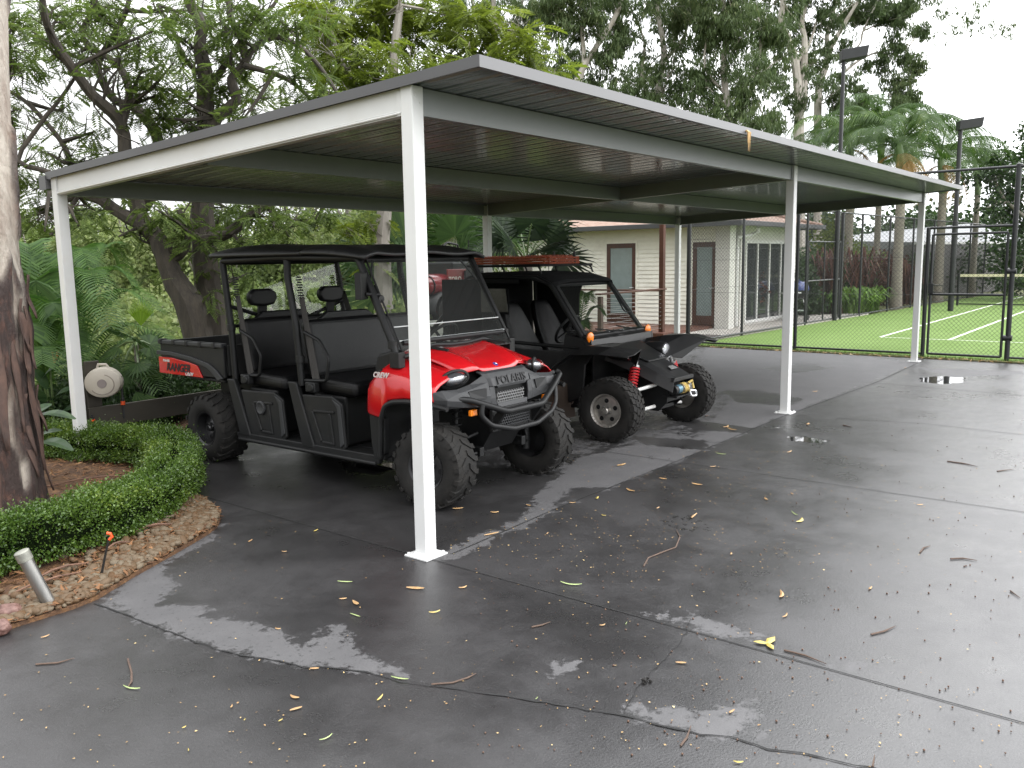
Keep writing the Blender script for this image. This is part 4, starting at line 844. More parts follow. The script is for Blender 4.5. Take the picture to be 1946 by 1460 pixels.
def royal(label, tx, D, zc_px, r, nf=15, Lf=2.7, dead=3):
    b_ = PD(tx, 500, D); base = (b_[0], b_[1], -.1); top = PD(tx+3, zc_px, D); t = thing('royal_palm', label, 'palm', base, 'royal palms beside the tennis court')
    mb = MB(); zs = [-.1, .6, 1.5, 2.5, top[2]-1.3]; mb.tube([(base[0], base[1], z) for z in zs], [r*1.35, r*1.15, r, r*.95, r*.9], 14); mb.build('trunk', m_pt, t)
    mb = MB(); mb.tube([(base[0], base[1], top[2]-1.32), (base[0]+.01, base[1], top[2]-.9), (*top[:2], top[2]-.1), (*top[:2], top[2]+.15)], [r*1.02, r*1.15, r*.8, r*.4], 14); mb.build('crownshaft', m_cs, t)
    Q, QD = [], []
    for k in range(nf):
        a = 2*pi*k/nf*1.0+random.uniform(-.25, .25); el = random.choice((1.35, 1.1, .8, .5, .2))+random.uniform(-.1, .1); L = Lf*random.uniform(.85, 1.1)
        d = Vector((math.cos(a), math.sin(a), 0)); c = Vector(top)
        p1 = c+d*L*.35*math.cos(el)+Vector((0, 0, L*.45*math.sin(el)+.05)); p2 = c+d*L*(.62+.12*math.cos(el))+Vector((0, 0, L*.62*math.sin(el)+.05)); p3 = c+d*L*(.86+.12*math.cos(el))+Vector((0, 0, L*(.60*math.sin(el)-.38)))+Vector((random.uniform(-.3, .3), random.uniform(-.3, .3), 0))
        Q += frond([c, p1, p2, p3], .70, 40, .042, 1.2, rr=.03, up=.10)
    for k in range(dead):
        a = random.uniform(0, 2*pi); d = Vector((math.cos(a), math.sin(a), 0)); c = Vector(top)-Vector((0, 0, .25)); QD += frond([c, c+d*.5+Vector((0, 0, .15)), c+d*.9+Vector((0, 0, -.5)), c+d*.95+Vector((0, 0, -1.3))], .5, 26, .045, 1.3, rr=.025)
    qmesh('crown', Q, m_pf, t); 
    if QD: qmesh('dead_fronds', QD, m_pd, t)
royal('royal palm nearest the tall floodlight pole, leftmost of the palms', 1611, 31, 275, .15, 20, 2.5, 1)
royal('royal palm with hanging dry orange fronds in the middle of the palms', 1706, 29, 280, .16, 20, 2.5, 6)
royal('royal palm at the end of the carport roof, rightmost of the palms', 1785, 33, 304, .16, 17, 2.6, 3)
royal('smaller palm behind the others beside the lower floodlight', 1850, 36, 312, .12, 13, 2.0, 0)
royal('palm with upright fronds standing behind the leftmost and middle palms', 1665, 35, 240, .13, 16, 2.6, 0)

def fan(hub, axis, nrm, R, nb=30, spread=2.35, fold=.10, w=.035, cut=.35):
    """fan leaf: pleated blades radiating from a hub"""
    hub = Vector(hub); ax = Vector(axis).normalized(); nn = Vector(nrm); nn = (nn-ax*nn.dot(ax)).normalized(); sd = ax.cross(nn); Q = []
    for i in range(nb):
        a = -spread+2*spread*i/(nb-1); d = ax*math.cos(a)+sd*math.sin(a); s = (-ax*math.sin(a)+sd*math.cos(a)); l = R*(1-.22*abs(a)/spread)*random.uniform(.93, 1.05)
        hw = R*spread*2/(nb-1)*.5; f = nn*fold*hw*6*(1 if i % 2 else -1)*.3
        m = hub+d*l*cut*1.4-nn*.02; e = hub+d*l-nn*l*random.uniform(.04, .16)+Vector((0, 0, -.10*l)); m2 = hub+d*l*.78-nn*l*.05+Vector((0, 0, -.03*l))
        k = cut*1.4; Q.append([hub, m-s*hw*k*1.05-f, m+f, m+s*hw*k*1.05-f]); Q.append([m-s*hw*k-f, m2-s*w*.3*R, m2+f, m+f]); Q.append([m+f, m2+f, m2+s*w*.3*R, m+s*hw*k-f]); Q.append([m2-s*w*.3*R, e, e+s*.002, m2+s*w*.3*R])
    return Q
def stalk(mb, a, b_, r): a = Vector(a); b_ = Vector(b_); mb.tube([a, a.lerp(b_, .5)+Vector((0, 0, .12*(b_-a).length)), b_], [r*1.4, r, r*.7], 6)
m_fan = leafmat('fan palm leaf', (.018, .042, .012), (.055, .105, .026), (.12, .17, .05), nscale=1.0, trans=.3)
m_fand = leafmat('dark fan leaf', (.010, .020, .010), (.026, .045, .018), (.06, .085, .035), nscale=1.2, trans=.2)
tov = lambda p: Vector(CAM)-Vector(p)
def fanpalm(label, D, cpx, hubs, R, mat, base_z=0., tr=.13, nb=34):
    c = PD(*cpx, D); zb = min(base_z, float(th(c[0], c[1]))+.05); t = thing('fan_palm', label, 'palm', (c[0], c[1], zb)); mb = MB()
    mb.tube([(c[0], c[1], zb), (c[0], c[1], (zb+c[2])/2), c], [tr*1.2, tr, tr*.8], 10); mb.build('trunk', m_gb2, t)
    Q = []; ms = MB()
    for hx, hy, dd in hubs:
        h_ = Vector(PD(hx, hy, D+dd)); stalk(ms, c, h_, .014); ax = (h_-Vector(c)).normalized(); n_ = tov(h_).normalized()*.8+Vector((0, 0, .7))+Vector((random.gauss(0, .25), random.gauss(0, .25), 0))
        Q += fan(h_, ax, n_, R*random.uniform(.85, 1.1), nb)
    qmesh('fronds', Q, mat, t); ms.build('leaf_stalks', m_cs, t)
fanpalm('broad green fan palm behind the second rear post of the carport', 18, (835, 540), [(770, 450, -.3), (865, 448, -.2), (740, 520, -.5), (820, 420, .3), (905, 430, .2), (715, 560, 0), (780, 500, -.6), (930, 470, .3), (700, 480, .5), (870, 500, -.4), (960, 430, .2), (800, 400, .5)], 1.12, m_fan, -.5)
fanpalm('dark spiky fan palm in front of the weatherboard wall behind the buggy', 14.5, (1000, 500), [(955, 445, -.2), (1010, 425, -.3), (1040, 455, 0), (975, 470, -.4), (1025, 480, -.4), (930, 480, .2), (1048, 425, .4), (980, 415, .4), (1065, 490, .2)], .72, m_fand, -.2, nb=30)
fanpalm('small fan palm with one bright upright new leaf beside the hose reel', 9.6, (258, 650), [(246, 640, -.2), (225, 660, .1), (285, 655, .1), (262, 690, -.3), (232, 705, -.2), (290, 700, .2)], .36, m_fan, -.05, .03, 26)
fp = bpy.data.objects['fan_palm.002']; h_ = Vector(PD(268, 620, 9.5)); qmesh('new_leaf', fan(h_, (.05, 0, 1), tov(h_), .34, 22, .65), leafmat('bright new leaf', (.12, .22, .015), (.20, .32, .03), (.25, .36, .05), trans=.45), fp)
h_ = Vector(PD(258, 745, 9.3)); qmesh('fronds', fan(h_, Vector(PD(280, 790, 9.2))-h_, tov(h_), .50, 22, .8), m_pf2, fp)
# feathery garden palms
def garden_palm(label, base, tips, mat, L=.30, n=40, w=.028, arch=.45, name='garden_palm', base_r=.05, droop=.5):
    t = thing(name, label, 'palm', base); Q = []; c = Vector(base)+Vector((0, 0, .15))
    for e in tips:
        e = Vector(e); d = e-c; hgt = d.length; m1 = c+Vector((d.x*.25, d.y*.25, max(d.z, 0)*.75+arch*hgt*.6)); m2 = c+Vector((d.x*.7, d.y*.7, max(d.z, .0)*1.0+arch*hgt*.62)); Q += frond([c, m1, m2, e], L, n, w, droop, rr=.009)
    qmesh('fronds', Q, mat, t); mb = MB()
    for k in range(5): mb.tube([Vector(base)+Vector((random.uniform(-.08, .08), random.uniform(-.08, .08), -.1)), c+Vector((random.uniform(-.03, .03), random.uniform(-.03, .03), .25))], [base_r*.5, base_r*.3], 6)
    mb.build('stems', m_cs, t); return t
bA = G(215, 800); bA = (bA[0], bA[1]+.8, .0)
garden_palm('arching feathery palm behind the hose reel, left of the vehicle tray', bA, pl_([(165, 505, 9.8), (120, 560, 9.6), (95, 640, 9.8), (290, 585, 10.2), (318, 655, 10.0), (250, 540, 10.5), (190, 560, 9.2), (210, 620, 9), (330, 700, 9.8), (150, 690, 9.2), (75, 590, 10.5), (300, 740, 9.6), (60, 520, 10.5), (230, 500, 11)], 10), m_pf2, .34, 44)
bB = PD(90, 760, 9.0); garden_palm('low dark feathery palm between the gum trunk and the corner post', (bB[0], bB[1], 0.), pl_([(70, 560, 8.8), (110, 600, 8.6), (60, 640, 8.4), (140, 640, 8.8), (100, 520, 9.4), (55, 500, 9.4), (80, 690, 8.2)], 9), m_pf2, .36, 40)
bC = G(1105, 640, 0); bC = PD(1100, 640, 13.5); garden_palm('small feathery palm seen through the buggy windscreen', (bC[0], bC[1], .1), pl_([(1145, 596, 13.3), (1090, 580, 13.5), (1060, 600, 13.6), (1120, 570, 14), (1110, 620, 13)], 13.5), m_pf2, .22, 34)
# big simple leaves
def blade(a, b_, w, nrm, n=8, cup=.15, droop=.2):
    a = Vector(a); b_ = Vector(b_); d = b_-a; L = d.length; d.normalize(); nn = Vector(nrm); nn = (nn-d*nn.dot(d)).normalized(); s = d.cross(nn); Q = []; rows = []
    for i in range(n+1):
        t = i/n; ww = w*math.sin(pi*min(1, t*.93+.04))**.75; c = a+d*L*t+nn*L*droop*math.sin(pi*t*.9)*.5; rows.append((c-s*ww+nn*cup*ww, c, c+s*ww+nn*cup*ww))
    for r0, r1 in zip(rows, rows[1:]): Q.append([r0[0], r1[0], r1[1], r0[1]]); Q.append([r0[1], r1[1], r1[2], r0[2]])
    return Q
m_big = leafmat('broad leaf', (.020, .045, .018), (.055, .10, .040), (.09, .14, .06), nscale=.8, trans=.25, rough=.35)
def leafy(label, name, cat, base, specs, mat, extra=None):
    t = thing(name, label, cat, base); Q = []; mb = MB()
    for a, b_, w_ in specs: Q += blade(a, b_, w_, tov(a).normalized()*.5+Vector((0, 0, .8))); mb.tube([base, Vector(base).lerp(Vector(a), .6)+Vector((0, 0, .1)), a], [.012, .010, .008], 6)
    qmesh('leaf_blades', Q, mat, t); mb.build('stems', m_cs, t); return t
def S2(L, D): return [(PD(x0, y0, D), PD(x1, y1, D2_), w_) for x0, y0, x1, y1, w_, D2_ in L]
bD = PD(60, 850, 7.6); leafy('broad leaved plant with large matt leaves hanging over the hedge by the gum trunk', 'broad_leaf_plant', 'plant', (bD[0], bD[1], 0), S2([(70, 790, 145, 800, .05, 7.2), (60, 850, 140, 862, .07, 6.9), (50, 800, 100, 770, .06, 7.4), (66, 835, 120, 820, .04, 7.3)], 7.4), m_big)
bE = PD(100, 760, 8.6); t = leafy('dark glossy leaved shrub below the corner post with one orange flower', 'flowering_plant', 'plant', (bE[0], bE[1], 0), S2([(80, 720, 130, 690, .07, 8.4), (90, 740, 60, 700, .06, 8.4), (100, 760, 140, 740, .07, 8.4), (80, 770, 60, 740, .07, 8.2), (110, 790, 150, 775, .06, 8.4), (85, 800, 115, 830, .06, 8.2), (95, 700, 110, 670, .05, 8.6)], 8.5), m_big)
f0 = PD(104, 690, 8.4); mb = MB()
for k in range(5): a = random.uniform(-.6, .6); mb.tube([f0, (f0[0]+a*.05, f0[1]-.02, f0[2]+.07), (f0[0]+a*.09, f0[1]-.03, f0[2]+.12)], [.008, .010, .002], 4)
mb.build('flower', pm('orange petal', (.60, .16, .02), .5), t)
# under storey behind the rail and along the house side
def shrub(label, c, r, mat, dens=260, size=.16, cat='shrub', name='shrub', tmpl=None, flat=1., group=None, n=6):
    base = (c[0], c[1], max(0., float(th(c[0], c[1]))) if c[1] < 6.5 else float(th(c[0], c[1]))); t = thing(name, label, cat, base, group)
    bl = [((c[0]+random.uniform(-.5, .5)*r[0], c[1]+random.uniform(-.5, .5)*r[1], base[2]+r[2]*random.uniform(.25, .75)), (r[0]*.6, r[1]*.6, r[2]*.42), 1) for _ in range(n)]
    P = blob_points(bl, dens/n, flat, .5); P[:, 2] = np.maximum(P[:, 2], base[2]+.01); leaves('foliage', tmpl or T_BUSH, P, size, mat, t, pitch=0)
    mb = MB()
    for b_ in bl: mb.tube([base, Vector(base).lerp(Vector(b_[0]), .5), b_[0]], [.02, .014, .006], 5)
    mb.build('stems', m_gb2, t, fix=False); return t
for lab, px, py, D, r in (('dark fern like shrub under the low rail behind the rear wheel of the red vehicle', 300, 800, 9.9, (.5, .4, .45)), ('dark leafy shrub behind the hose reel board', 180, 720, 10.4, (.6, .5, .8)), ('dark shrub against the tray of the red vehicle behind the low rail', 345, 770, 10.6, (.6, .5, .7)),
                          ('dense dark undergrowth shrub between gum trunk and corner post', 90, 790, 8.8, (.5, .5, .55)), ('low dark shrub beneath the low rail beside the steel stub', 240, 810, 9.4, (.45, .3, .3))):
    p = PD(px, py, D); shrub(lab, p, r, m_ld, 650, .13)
sG = PD(345, 700, 13.5); shrub('pale green shrub beyond the tray of the red vehicle', sG, (1.2, .8, 1.0), m_lf, 500, .3)
sG = PD(720, 600, 15); shrub('yellow green shrub below the grey trunk behind the vehicles', sG, (1.4, 1., 1.3), m_lf, 500, .3)
# planting along the court
m_strap = leafmat('strap leaf', (.05, .11, .018), (.13, .22, .04), (.20, .30, .07), nscale=.8, trans=.35)
m_red = leafmat('red cordyline leaf', (.05, .018, .014), (.11, .045, .03), (.10, .10, .04), nscale=1.5, trans=.25)
def strap(label, c, R, H, n, mat, w=.03, name='strap_leaf_plant'):
    t = thing(name, label, 'plant', (c[0], c[1], 0), 'planting beside the tennis court'); Q = []
    for k in range(n):
        a = random.uniform(0, 2*pi); o = Vector((c[0]+random.gauss(0, R*.35), c[1]+random.gauss(0, R*.3), .0)); d = Vector((math.cos(a), math.sin(a), 0)); l = R*random.uniform(.5, 1.); h = H*random.uniform(.6, 1.1); s = Vector((-d.y, d.x, 0))*w
        p = [o, o+d*l*.3+Vector((0, 0, h*.7)), o+d*l*.7+Vector((0, 0, h)), o+d*l*1.1+Vector((0, 0, h*.7))]
        for i in range(3): w0, w1 = (1, 1, .8, .1)[i], (1, .8, .1)[i] if i else 1; Q.append([p[i]-s*w0, p[i+1]-s*(1, .8, .1)[i], p[i+1]+s*(1, .8, .1)[i], p[i]+s*w0])
    qmesh('leaf_blades', Q, mat, t); return t
for k, (px, w_, lab) in enumerate(((1612, .8, 'bright strap leaved clump nearest the small side gate'), (1650, .9, 'bright strap leaved clump second from the small side gate'), (1690, .9, 'bright strap leaved clump third from the small side gate'), (1722, .9, 'bright strap leaved clump farthest along the court beside the corner post'))):
    X0 = G(px, 600)[0]; strap(lab, (G(px, 598)[0]+.3*k, sideY(G(px, 598)[0])+.75), w_, .75, 170, m_strap, .032)
for k, (X0, dy, r, mat_, lab, dn, sz) in enumerate(((22.2, 1.7, (1.0, .7, 1.7), m_ld, 'dark bush behind the bright clump nearest the small gate', 420, .3), (24.5, 1.9, (1.3, .8, 1.9), m_ld, 'dark green bush in the middle of the court planting', 450, .3), (27.5, 1.9, (1.5, .8, 1.8), m_ld, 'dark bush behind the corner post of the carport', 450, .3), (31, 1.9, (1.8, .8, 1.7), m_red, 'reddish bush seen through the court gate', 420, .3), (35, 1.8, (2, .9, 1.7), m_ld, 'dark bush at the far corner of the court', 420, .35),
                                        (20.7, 1.5, (.7, .6, 1.6), m_ld, 'slim dark bush behind the small side gate', 300, .25), (18.6, 1.6, (.5, .5, 1.7), m_red, 'reddish climbing shrub at the house corner', 260, .22), (29.0, 3.2, (1.6, 1, 2.9), m_lb, 'tall bright green bush behind the corner post of the court planting', 480, .35), (24.4, 4.6, (1.5, 1, 2.6), m_lb, 'bright green bush behind the leftmost royal palm', 450, .35), (33, 3.5, (2, 1, 2.4), m_lf, 'pale bush beyond the shed end of the court', 400, .35))):
    shrub(lab, (X0, sideY(X0)+dy), r, mat_, dn, sz, group='planting beside the tennis court')
for X0, dy, H, lab in ((23.2, 1.0, 1.9, 'red leaved cordyline beside the dark bush near the small gate'), (26.2, 1.2, 1.9, 'red leaved cordyline in the middle of the court planting'), (30.0, .9, 1.5, 'red leaved cordyline seen through the court gate')): strap(lab, (X0, sideY(X0)+dy), .7, H, 60, m_red, .035, 'cordyline')
# dark hedge and tree at the right edge, tree behind
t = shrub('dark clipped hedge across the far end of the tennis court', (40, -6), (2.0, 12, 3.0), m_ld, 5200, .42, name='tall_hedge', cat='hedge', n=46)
bT = PD(1960, 560, 33); tree('leafy broad tree at the right edge beyond the court fence', 'tree', (bT[0], bT[1], 0), [([(bT[0], bT[1], -.2)]+pl_([(1960, 480), (1955, 400), (1965, 300)], 33), .2, .08), (pl_([(1957, 420), (1910, 380), (1890, 340)], 33), .08, .03)],
     blobs_px([(1925, 330, 22), (1945, 290, 24), (1935, 370, 28), (1900, 370, 20), (1905, 410, 24), (1890, 345, 12), (1940, 430, 30), (1900, 450, 20), (1960, 340, 40), (1950, 250, 15), (1875, 395, 12), (1925, 480, 35), (1960, 520, 40), (1925, 540, 30)], 33, 1.5), m_gb2, m_ld, T_BUSH, 70, .40, 2, 1.0, name='broad_tree')
# distant tree line
P = blob_points([((random.uniform(60, 150), random.uniform(-60, 60), random.uniform(0, 3.5)), random.uniform(2, 4), 1) for _ in range(140)]+[((random.uniform(40, 75), random.uniform(9, 30), random.uniform(0, 3.2)), random.uniform(1.5, 2.4), 1) for _ in range(60)], 70, .8); leaves('distant_trees', T_BUSH, P, 1.1, m_ld, None); tag(bpy.data.objects['distant_trees'], 'low line of dark trees beyond the tennis court', 'trees', kind='stuff')
# ------------------------------------------------------------------ garden bed, hedge, gum trunk in front
bed_px = [(-260, 1255), (0, 1202), (90, 1174), (140, 1158), (185, 1140), (250, 1100), (330, 1055), (390, 1020), (412, 1004), (419, 990), (416, 975), (395, 958), (372, 948)]
bedo = gp(bed_px); bedo = bedo[::-1]
outl = [(-.05, 2.6), (.12, 3.1), (.30, 3.9), (.45, 4.88)]
poly = [(2.9, 4.88), (.45, 4.88)]+[(.30, 3.9), (.12, 3.1), (-.05, 2.6)]+bedo+[(-6, 1.6), (-9, 5), (-9, 7.5), (9.2, 6.8), (9.1, 5.0), (6.2, 5.25), (6.2, 5.0), (2.9, 5.0)]
m_mulch = pm('leafy mulch', (.045, .022, .012), .9, col2=(.13, .065, .028), scale=16, bump=1., bscale=50, dirt=(.25, .13, .05, .7), dscale=12)
def flatpoly(name, P, z0, z1, mat):
    bm = bmesh.new(); vs = [bm.verts.new((p[0], p[1], z1)) for p in P]; f = bm.faces.new(vs)
    r = bmesh.ops.extrude_face_region(bm, geom=[f]); [setattr(v.co, 'z', z0) for v in r['geom'] if isinstance(v, bmesh.types.BMVert)]
    bmesh.ops.recalc_face_normals(bm, faces=bm.faces); bmesh.ops.triangulate(bm, faces=bm.faces)
    me = bpy.data.meshes.new(name); bm.to_mesh(me); bm.free(); me.materials.append(mat); o = bpy.data.objects.new(name, me); COL.objects.link(o); return struct(o)
flatpoly('garden_bed', poly, -.04, .022, m_mulch)
# pebbles along the edge
def ico(n=1):
    bm = bmesh.new(); bmesh.ops.create_icosphere(bm, subdivisions=n, radius=1); V = np.array([v.co[:] for v in bm.verts]); F = np.array([[v.index for v in f.verts] for f in bm.faces]); bm.free(); return V, F
IV, IF = ico(2)
m, nt, out = nodes_of('river pebble'); g = N(nt, 'ShaderNodeNewGeometry'); cr = N(nt, 'ShaderNodeValToRGB'); e = cr.color_ramp.elements
for pos, c in ((.0, (.085, .055, .035)), (.2, (.26, .14, .065)), (.4, (.33, .22, .12)), (.55, (.15, .095, .06)), (.7, (.34, .14, .06)), (.85, (.40, .29, .17)), (1, (.13, .11, .085))):
    x = e[0] if pos == 0 else (e[1] if pos == 1 else e.new(pos)); x.position = pos; x.color = (*c, 1)
nt.links.new(g.outputs['Random Per Island'], cr.inputs[0]); tcn = N(nt, 'ShaderNodeTexCoord'); nn1 = N(nt, 'ShaderNodeTexNoise', Scale=40, Detail=5); nt.links.new(tcn.outputs['Object'], nn1.inputs['Vector'])
mxp = N(nt, 'ShaderNodeMixRGB', blend_type='MULTIPLY'); mxp.inputs[0].default_value = .35; nt.links.new(cr.outputs[0], mxp.inputs[1]); nt.links.new(nn1.outputs[0], mxp.inputs[2]); hsv = N(nt, 'ShaderNodeHueSaturation', Value=1.2, Saturation=1.3); nt.links.new(mxp.outputs[0], hsv.inputs['Color'])
b = N(nt, 'ShaderNodeBsdfPrincipled', Roughness=.6); b.inputs['Specular IOR Level'].default_value = .25; nt.links.new(hsv.outputs[0], b.inputs['Base Color']); nt.links.new(b.outputs[0], out.inputs[0]); m_peb = m
edge = np.array(gp(bed_px)); seglen = np.linalg.norm(np.diff(edge, axis=0), axis=1); cum = np.r_[0, np.cumsum(seglen)]
def along(s):
    i = np.clip(np.searchsorted(cum, s)-1, 0, len(seglen)-1); f = (s-cum[i])/seglen[i]; p = edge[i]+(edge[i+1]-edge[i])*f[:, None]; t = (edge[i+1]-edge[i])/seglen[i][:, None]; return p, np.stack([-t[:, 1], t[:, 0]], 1)
npb = 1900; s = rng.uniform(.3, cum[-1], npb); p, nr = along(s); off = np.abs(rng.normal(0, .17, npb))+.012; pos = p+nr*off[:, None]; keep = inpoly(poly, pos[:, 0], pos[:, 1]); pos = pos[keep]; off = off[keep]; n = len(pos)
sz = rng.uniform(.012, .036, n)*np.where(off < .03, .7, 1); R = rots(n, tilt=.3, roll=.3); sc3 = np.stack([sz*rng.uniform(.8, 1.5, n), sz*rng.uniform(.7, 1.1, n), sz*rng.uniform(.5, .75, n)], 1)
lump = 1+.12*np.array([mnoise.noise(Vector(v)*1.7) for v in IV]); IV2 = IV*lump[:, None]
V = np.einsum('nij,nkj->nki', R, IV2[None]*sc3[:, None, :])+np.concatenate([pos, (.026+sz*.45)[:, None]], 1)[:, None, :]; F = (IF[None]+(np.arange(n)*len(IV))[:, None, None]).reshape(-1, 3)
pb = fast('pebbles', V.reshape(-1, 3), F, m_peb, smooth=True); tag(pb, 'brown and grey river pebbles edging the garden bed', 'pebbles', kind='stuff')
# two pinkish rocks
def rock(c, r, label, mat):
    V = []; bm = bmesh.new(); bmesh.ops.create_icosphere(bm, subdivisions=4, radius=1)
    for v in bm.verts: k = 1+.22*mnoise.noise(v.co*1.6+Vector(c)*3)+.06*mnoise.noise(v.co*6); v.co = Vector((v.co.x*r[0], v.co.y*r[1], v.co.z*r[2]))*k
    me = bpy.data.meshes.new('rock'); bm.to_mesh(me); bm.free(); me.polygons.foreach_set('use_smooth', [True]*len(me.polygons)); me.materials.append(mat); o = bpy.data.objects.new('rock', me); COL.objects.link(o); o.location = c; tag(o, label, 'rock')
m_pk = pm('pink quartz rock', (.075, .032, .025), .6, col2=(.20, .115, .095), scale=22, bump=.8, bscale=30)
c = G(20, 1180); rock((c[0], c[1], .04), (.065, .06, .05), 'larger pink and white quartz rock beside the leaning steel light', m_pk); c = G(5, 1205); rock((c[0]-.01, c[1], .035), (.05, .05, .045), 'smaller reddish rock in front of the pink quartz rock', m_pk)
# leaf and bark litter on the bed
lv = quads([[(-.5, 0, 0), (-.1, -.12, .03), (.5, 0, 0), (0, .13, .03)], [(-.5, 0, 0), (-.1, -.12, .03), (.5, 0, 0), (0, .13, .03)]]); lv = (lv[0][:4], lv[1][:1])
m_lit = leafmat('bark and leaf litter', (.055, .028, .016), (.22, .11, .05), (.42, .27, .13), trans=.05, nscale=3, rough=.7)
n = 6000; xy = np.stack([rng.uniform(-3.4, .6, n), rng.uniform(.8, 5, n)], 1); s = rng.uniform(.2, cum[-1], 1700); p, nr = along(s); xy = np.concatenate([xy, p+nr*(np.abs(rng.normal(0, .25, len(p))))[:, None]])
k = inpoly(poly, xy[:, 0], xy[:, 1]); xy = xy[k]; n = len(xy); V, F = scatter(lv[0], lv[1], np.concatenate([xy, rng.uniform(.026, .055, n)[:, None]], 1), rots(n, tilt=.25, roll=.3), rng.uniform(.02, .10, n))
bl = fast('leaf_litter', V, F, m_lit); tag(bl, 'brown bark strips and dry leaves covering the garden bed', 'leaf litter', kind='stuff')
mb = MB()
for a, b_, r in ((G(-10, 1160), G(170, 1100), .006), (G(100, 975), G(260, 940), .008), (G(90, 935), G(250, 915), .008), (G(100, 950), G(230, 960), .006), (G(255, 1025), G(330, 1010), .010), (G(200, 1060), G(250, 1045), .008), (G(60, 1120), G(170, 1085), .007)):
    a = Vector(a)+Vector((0, 0, .045)); b_ = Vector(b_)+Vector((0, 0, .05)); mb.tube([a, a.lerp(b_, .35)+Vector((.01, .02, .02)), a.lerp(b_, .7)+Vector((-.02, 0, .025)), b_], [r*.8, r, r, r*.5], 6)
tag(mb.build('fallen_sticks', pm('stick bark', (.13, .07, .045), .8, var=.4, scale=20)), 'loose brown sticks and bark strips lying on the mulch', 'sticks', kind='stuff')
# hedge
hp = [G(-120, 1135), G(0, 1090), G(100, 1068), G(200, 1030), G(290, 985), G(338, 945), G(334, 906), G(285, 886), G(180, 873), G(80, 868)]
hp = [(p[0]-.02, p[1]+.0) for p in hp]
def crm(P, m_=12):
    P = [np.array(p[:2], float) for p in P]; out = []
    for i in range(len(P)-1):
        p0, p1, p2, p3 = P[max(i-1, 0)], P[i], P[i+1], P[min(i+2, len(P)-1)]
        for j in range(m_): t = j/m_; out.append(.5*((2*p1)+(-p0+p2)*t+(2*p0-5*p1+4*p2-p3)*t*t+(-p0+3*p1-3*p2+p3)*t**3))
    out.append(P[-1]); return np.array(out)
hc = crm(hp); hl = np.r_[0, np.cumsum(np.linalg.norm(np.diff(hc, axis=0), axis=1))]; ht = np.gradient(hc, axis=0); ht /= np.linalg.norm(ht, axis=1)[:, None]; hn = np.stack([-ht[:, 1], ht[:, 0]], 1)
HW, HH = .18, .31
def hsec(u, a, k=1.):
    """point and outward normal on the hedge skin, u along, a around"""
    i = np.clip(np.searchsorted(hl, u)-1, 0, len(hl)-2); f = ((u-hl[i])/(hl[i+1]-hl[i]))[:, None]; c = hc[i]*(1-f)+hc[i+1]*f; nr = hn[i]*(1-f)+hn[i+1]*f
    ca, sa = np.cos(a), np.sin(a); sx = np.sign(ca)*np.abs(ca)**.55; sz_ = np.sign(sa)*np.abs(sa)**.6; wob = 1+.10*np.sin(u*5.1+a*2)+.07*np.sin(u*13+a*5)
    hh = HH*(1+.06*np.sin(u*2.3+1)); P = np.concatenate([c+nr*(sx*HW*wob*k)[:, None], (.03+hh*.5+hh*.5*sz_*wob*k)[:, None]], 1); Nn = np.concatenate([nr*ca[:, None], sa[:, None]], 1); return P, Nn
hd_c = hc[len(hc)//2]; hedge = thing('hedge', 'low clipped box hedge curving round the garden bed', 'hedge', (hd_c[0], hd_c[1], 0))
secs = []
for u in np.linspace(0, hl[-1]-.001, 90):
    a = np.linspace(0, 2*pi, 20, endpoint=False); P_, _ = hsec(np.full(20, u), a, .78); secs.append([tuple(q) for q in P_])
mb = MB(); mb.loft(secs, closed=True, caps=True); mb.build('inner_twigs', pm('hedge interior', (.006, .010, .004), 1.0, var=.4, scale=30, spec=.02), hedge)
n = 85000; u = rng.uniform(0, hl[-1]-.001, n); a = rng.uniform(-.85, pi+.85, n); P_, Nn = hsec(u, a, 1.0); P_ += Nn*rng.normal(-.012, .022, n)[:, None]; P_ += rng.normal(0, .006, P_.shape); P_ += Nn*(rng.uniform(0, 1, n) < .035)[:, None]*rng.exponential(.028, n)[:, None]
d = Nn*.8+rng.normal(0, .55, (n, 3)); d /= np.linalg.norm(d, axis=1)[:, None]; sd = np.cross(d, rng.normal(0, 1, (n, 3))); sd /= np.linalg.norm(sd, axis=1)[:, None]; L = rng.uniform(.011, .023, n)[:, None]
V = np.stack([P_, P_+d*L*.5-sd*L*.32, P_+d*L, P_+d*L*.5+sd*L*.32], 1).reshape(-1, 3)
m_hl = leafmat('box hedge leaf', (.030, .068, .012), (.105, .175, .028), (.24, .30, .055), nscale=2.2, trans=.22, rough=.32, spec=.5)
fast('foliage', V, np.arange(len(V)).reshape(-1, 4), m_hl, hedge)

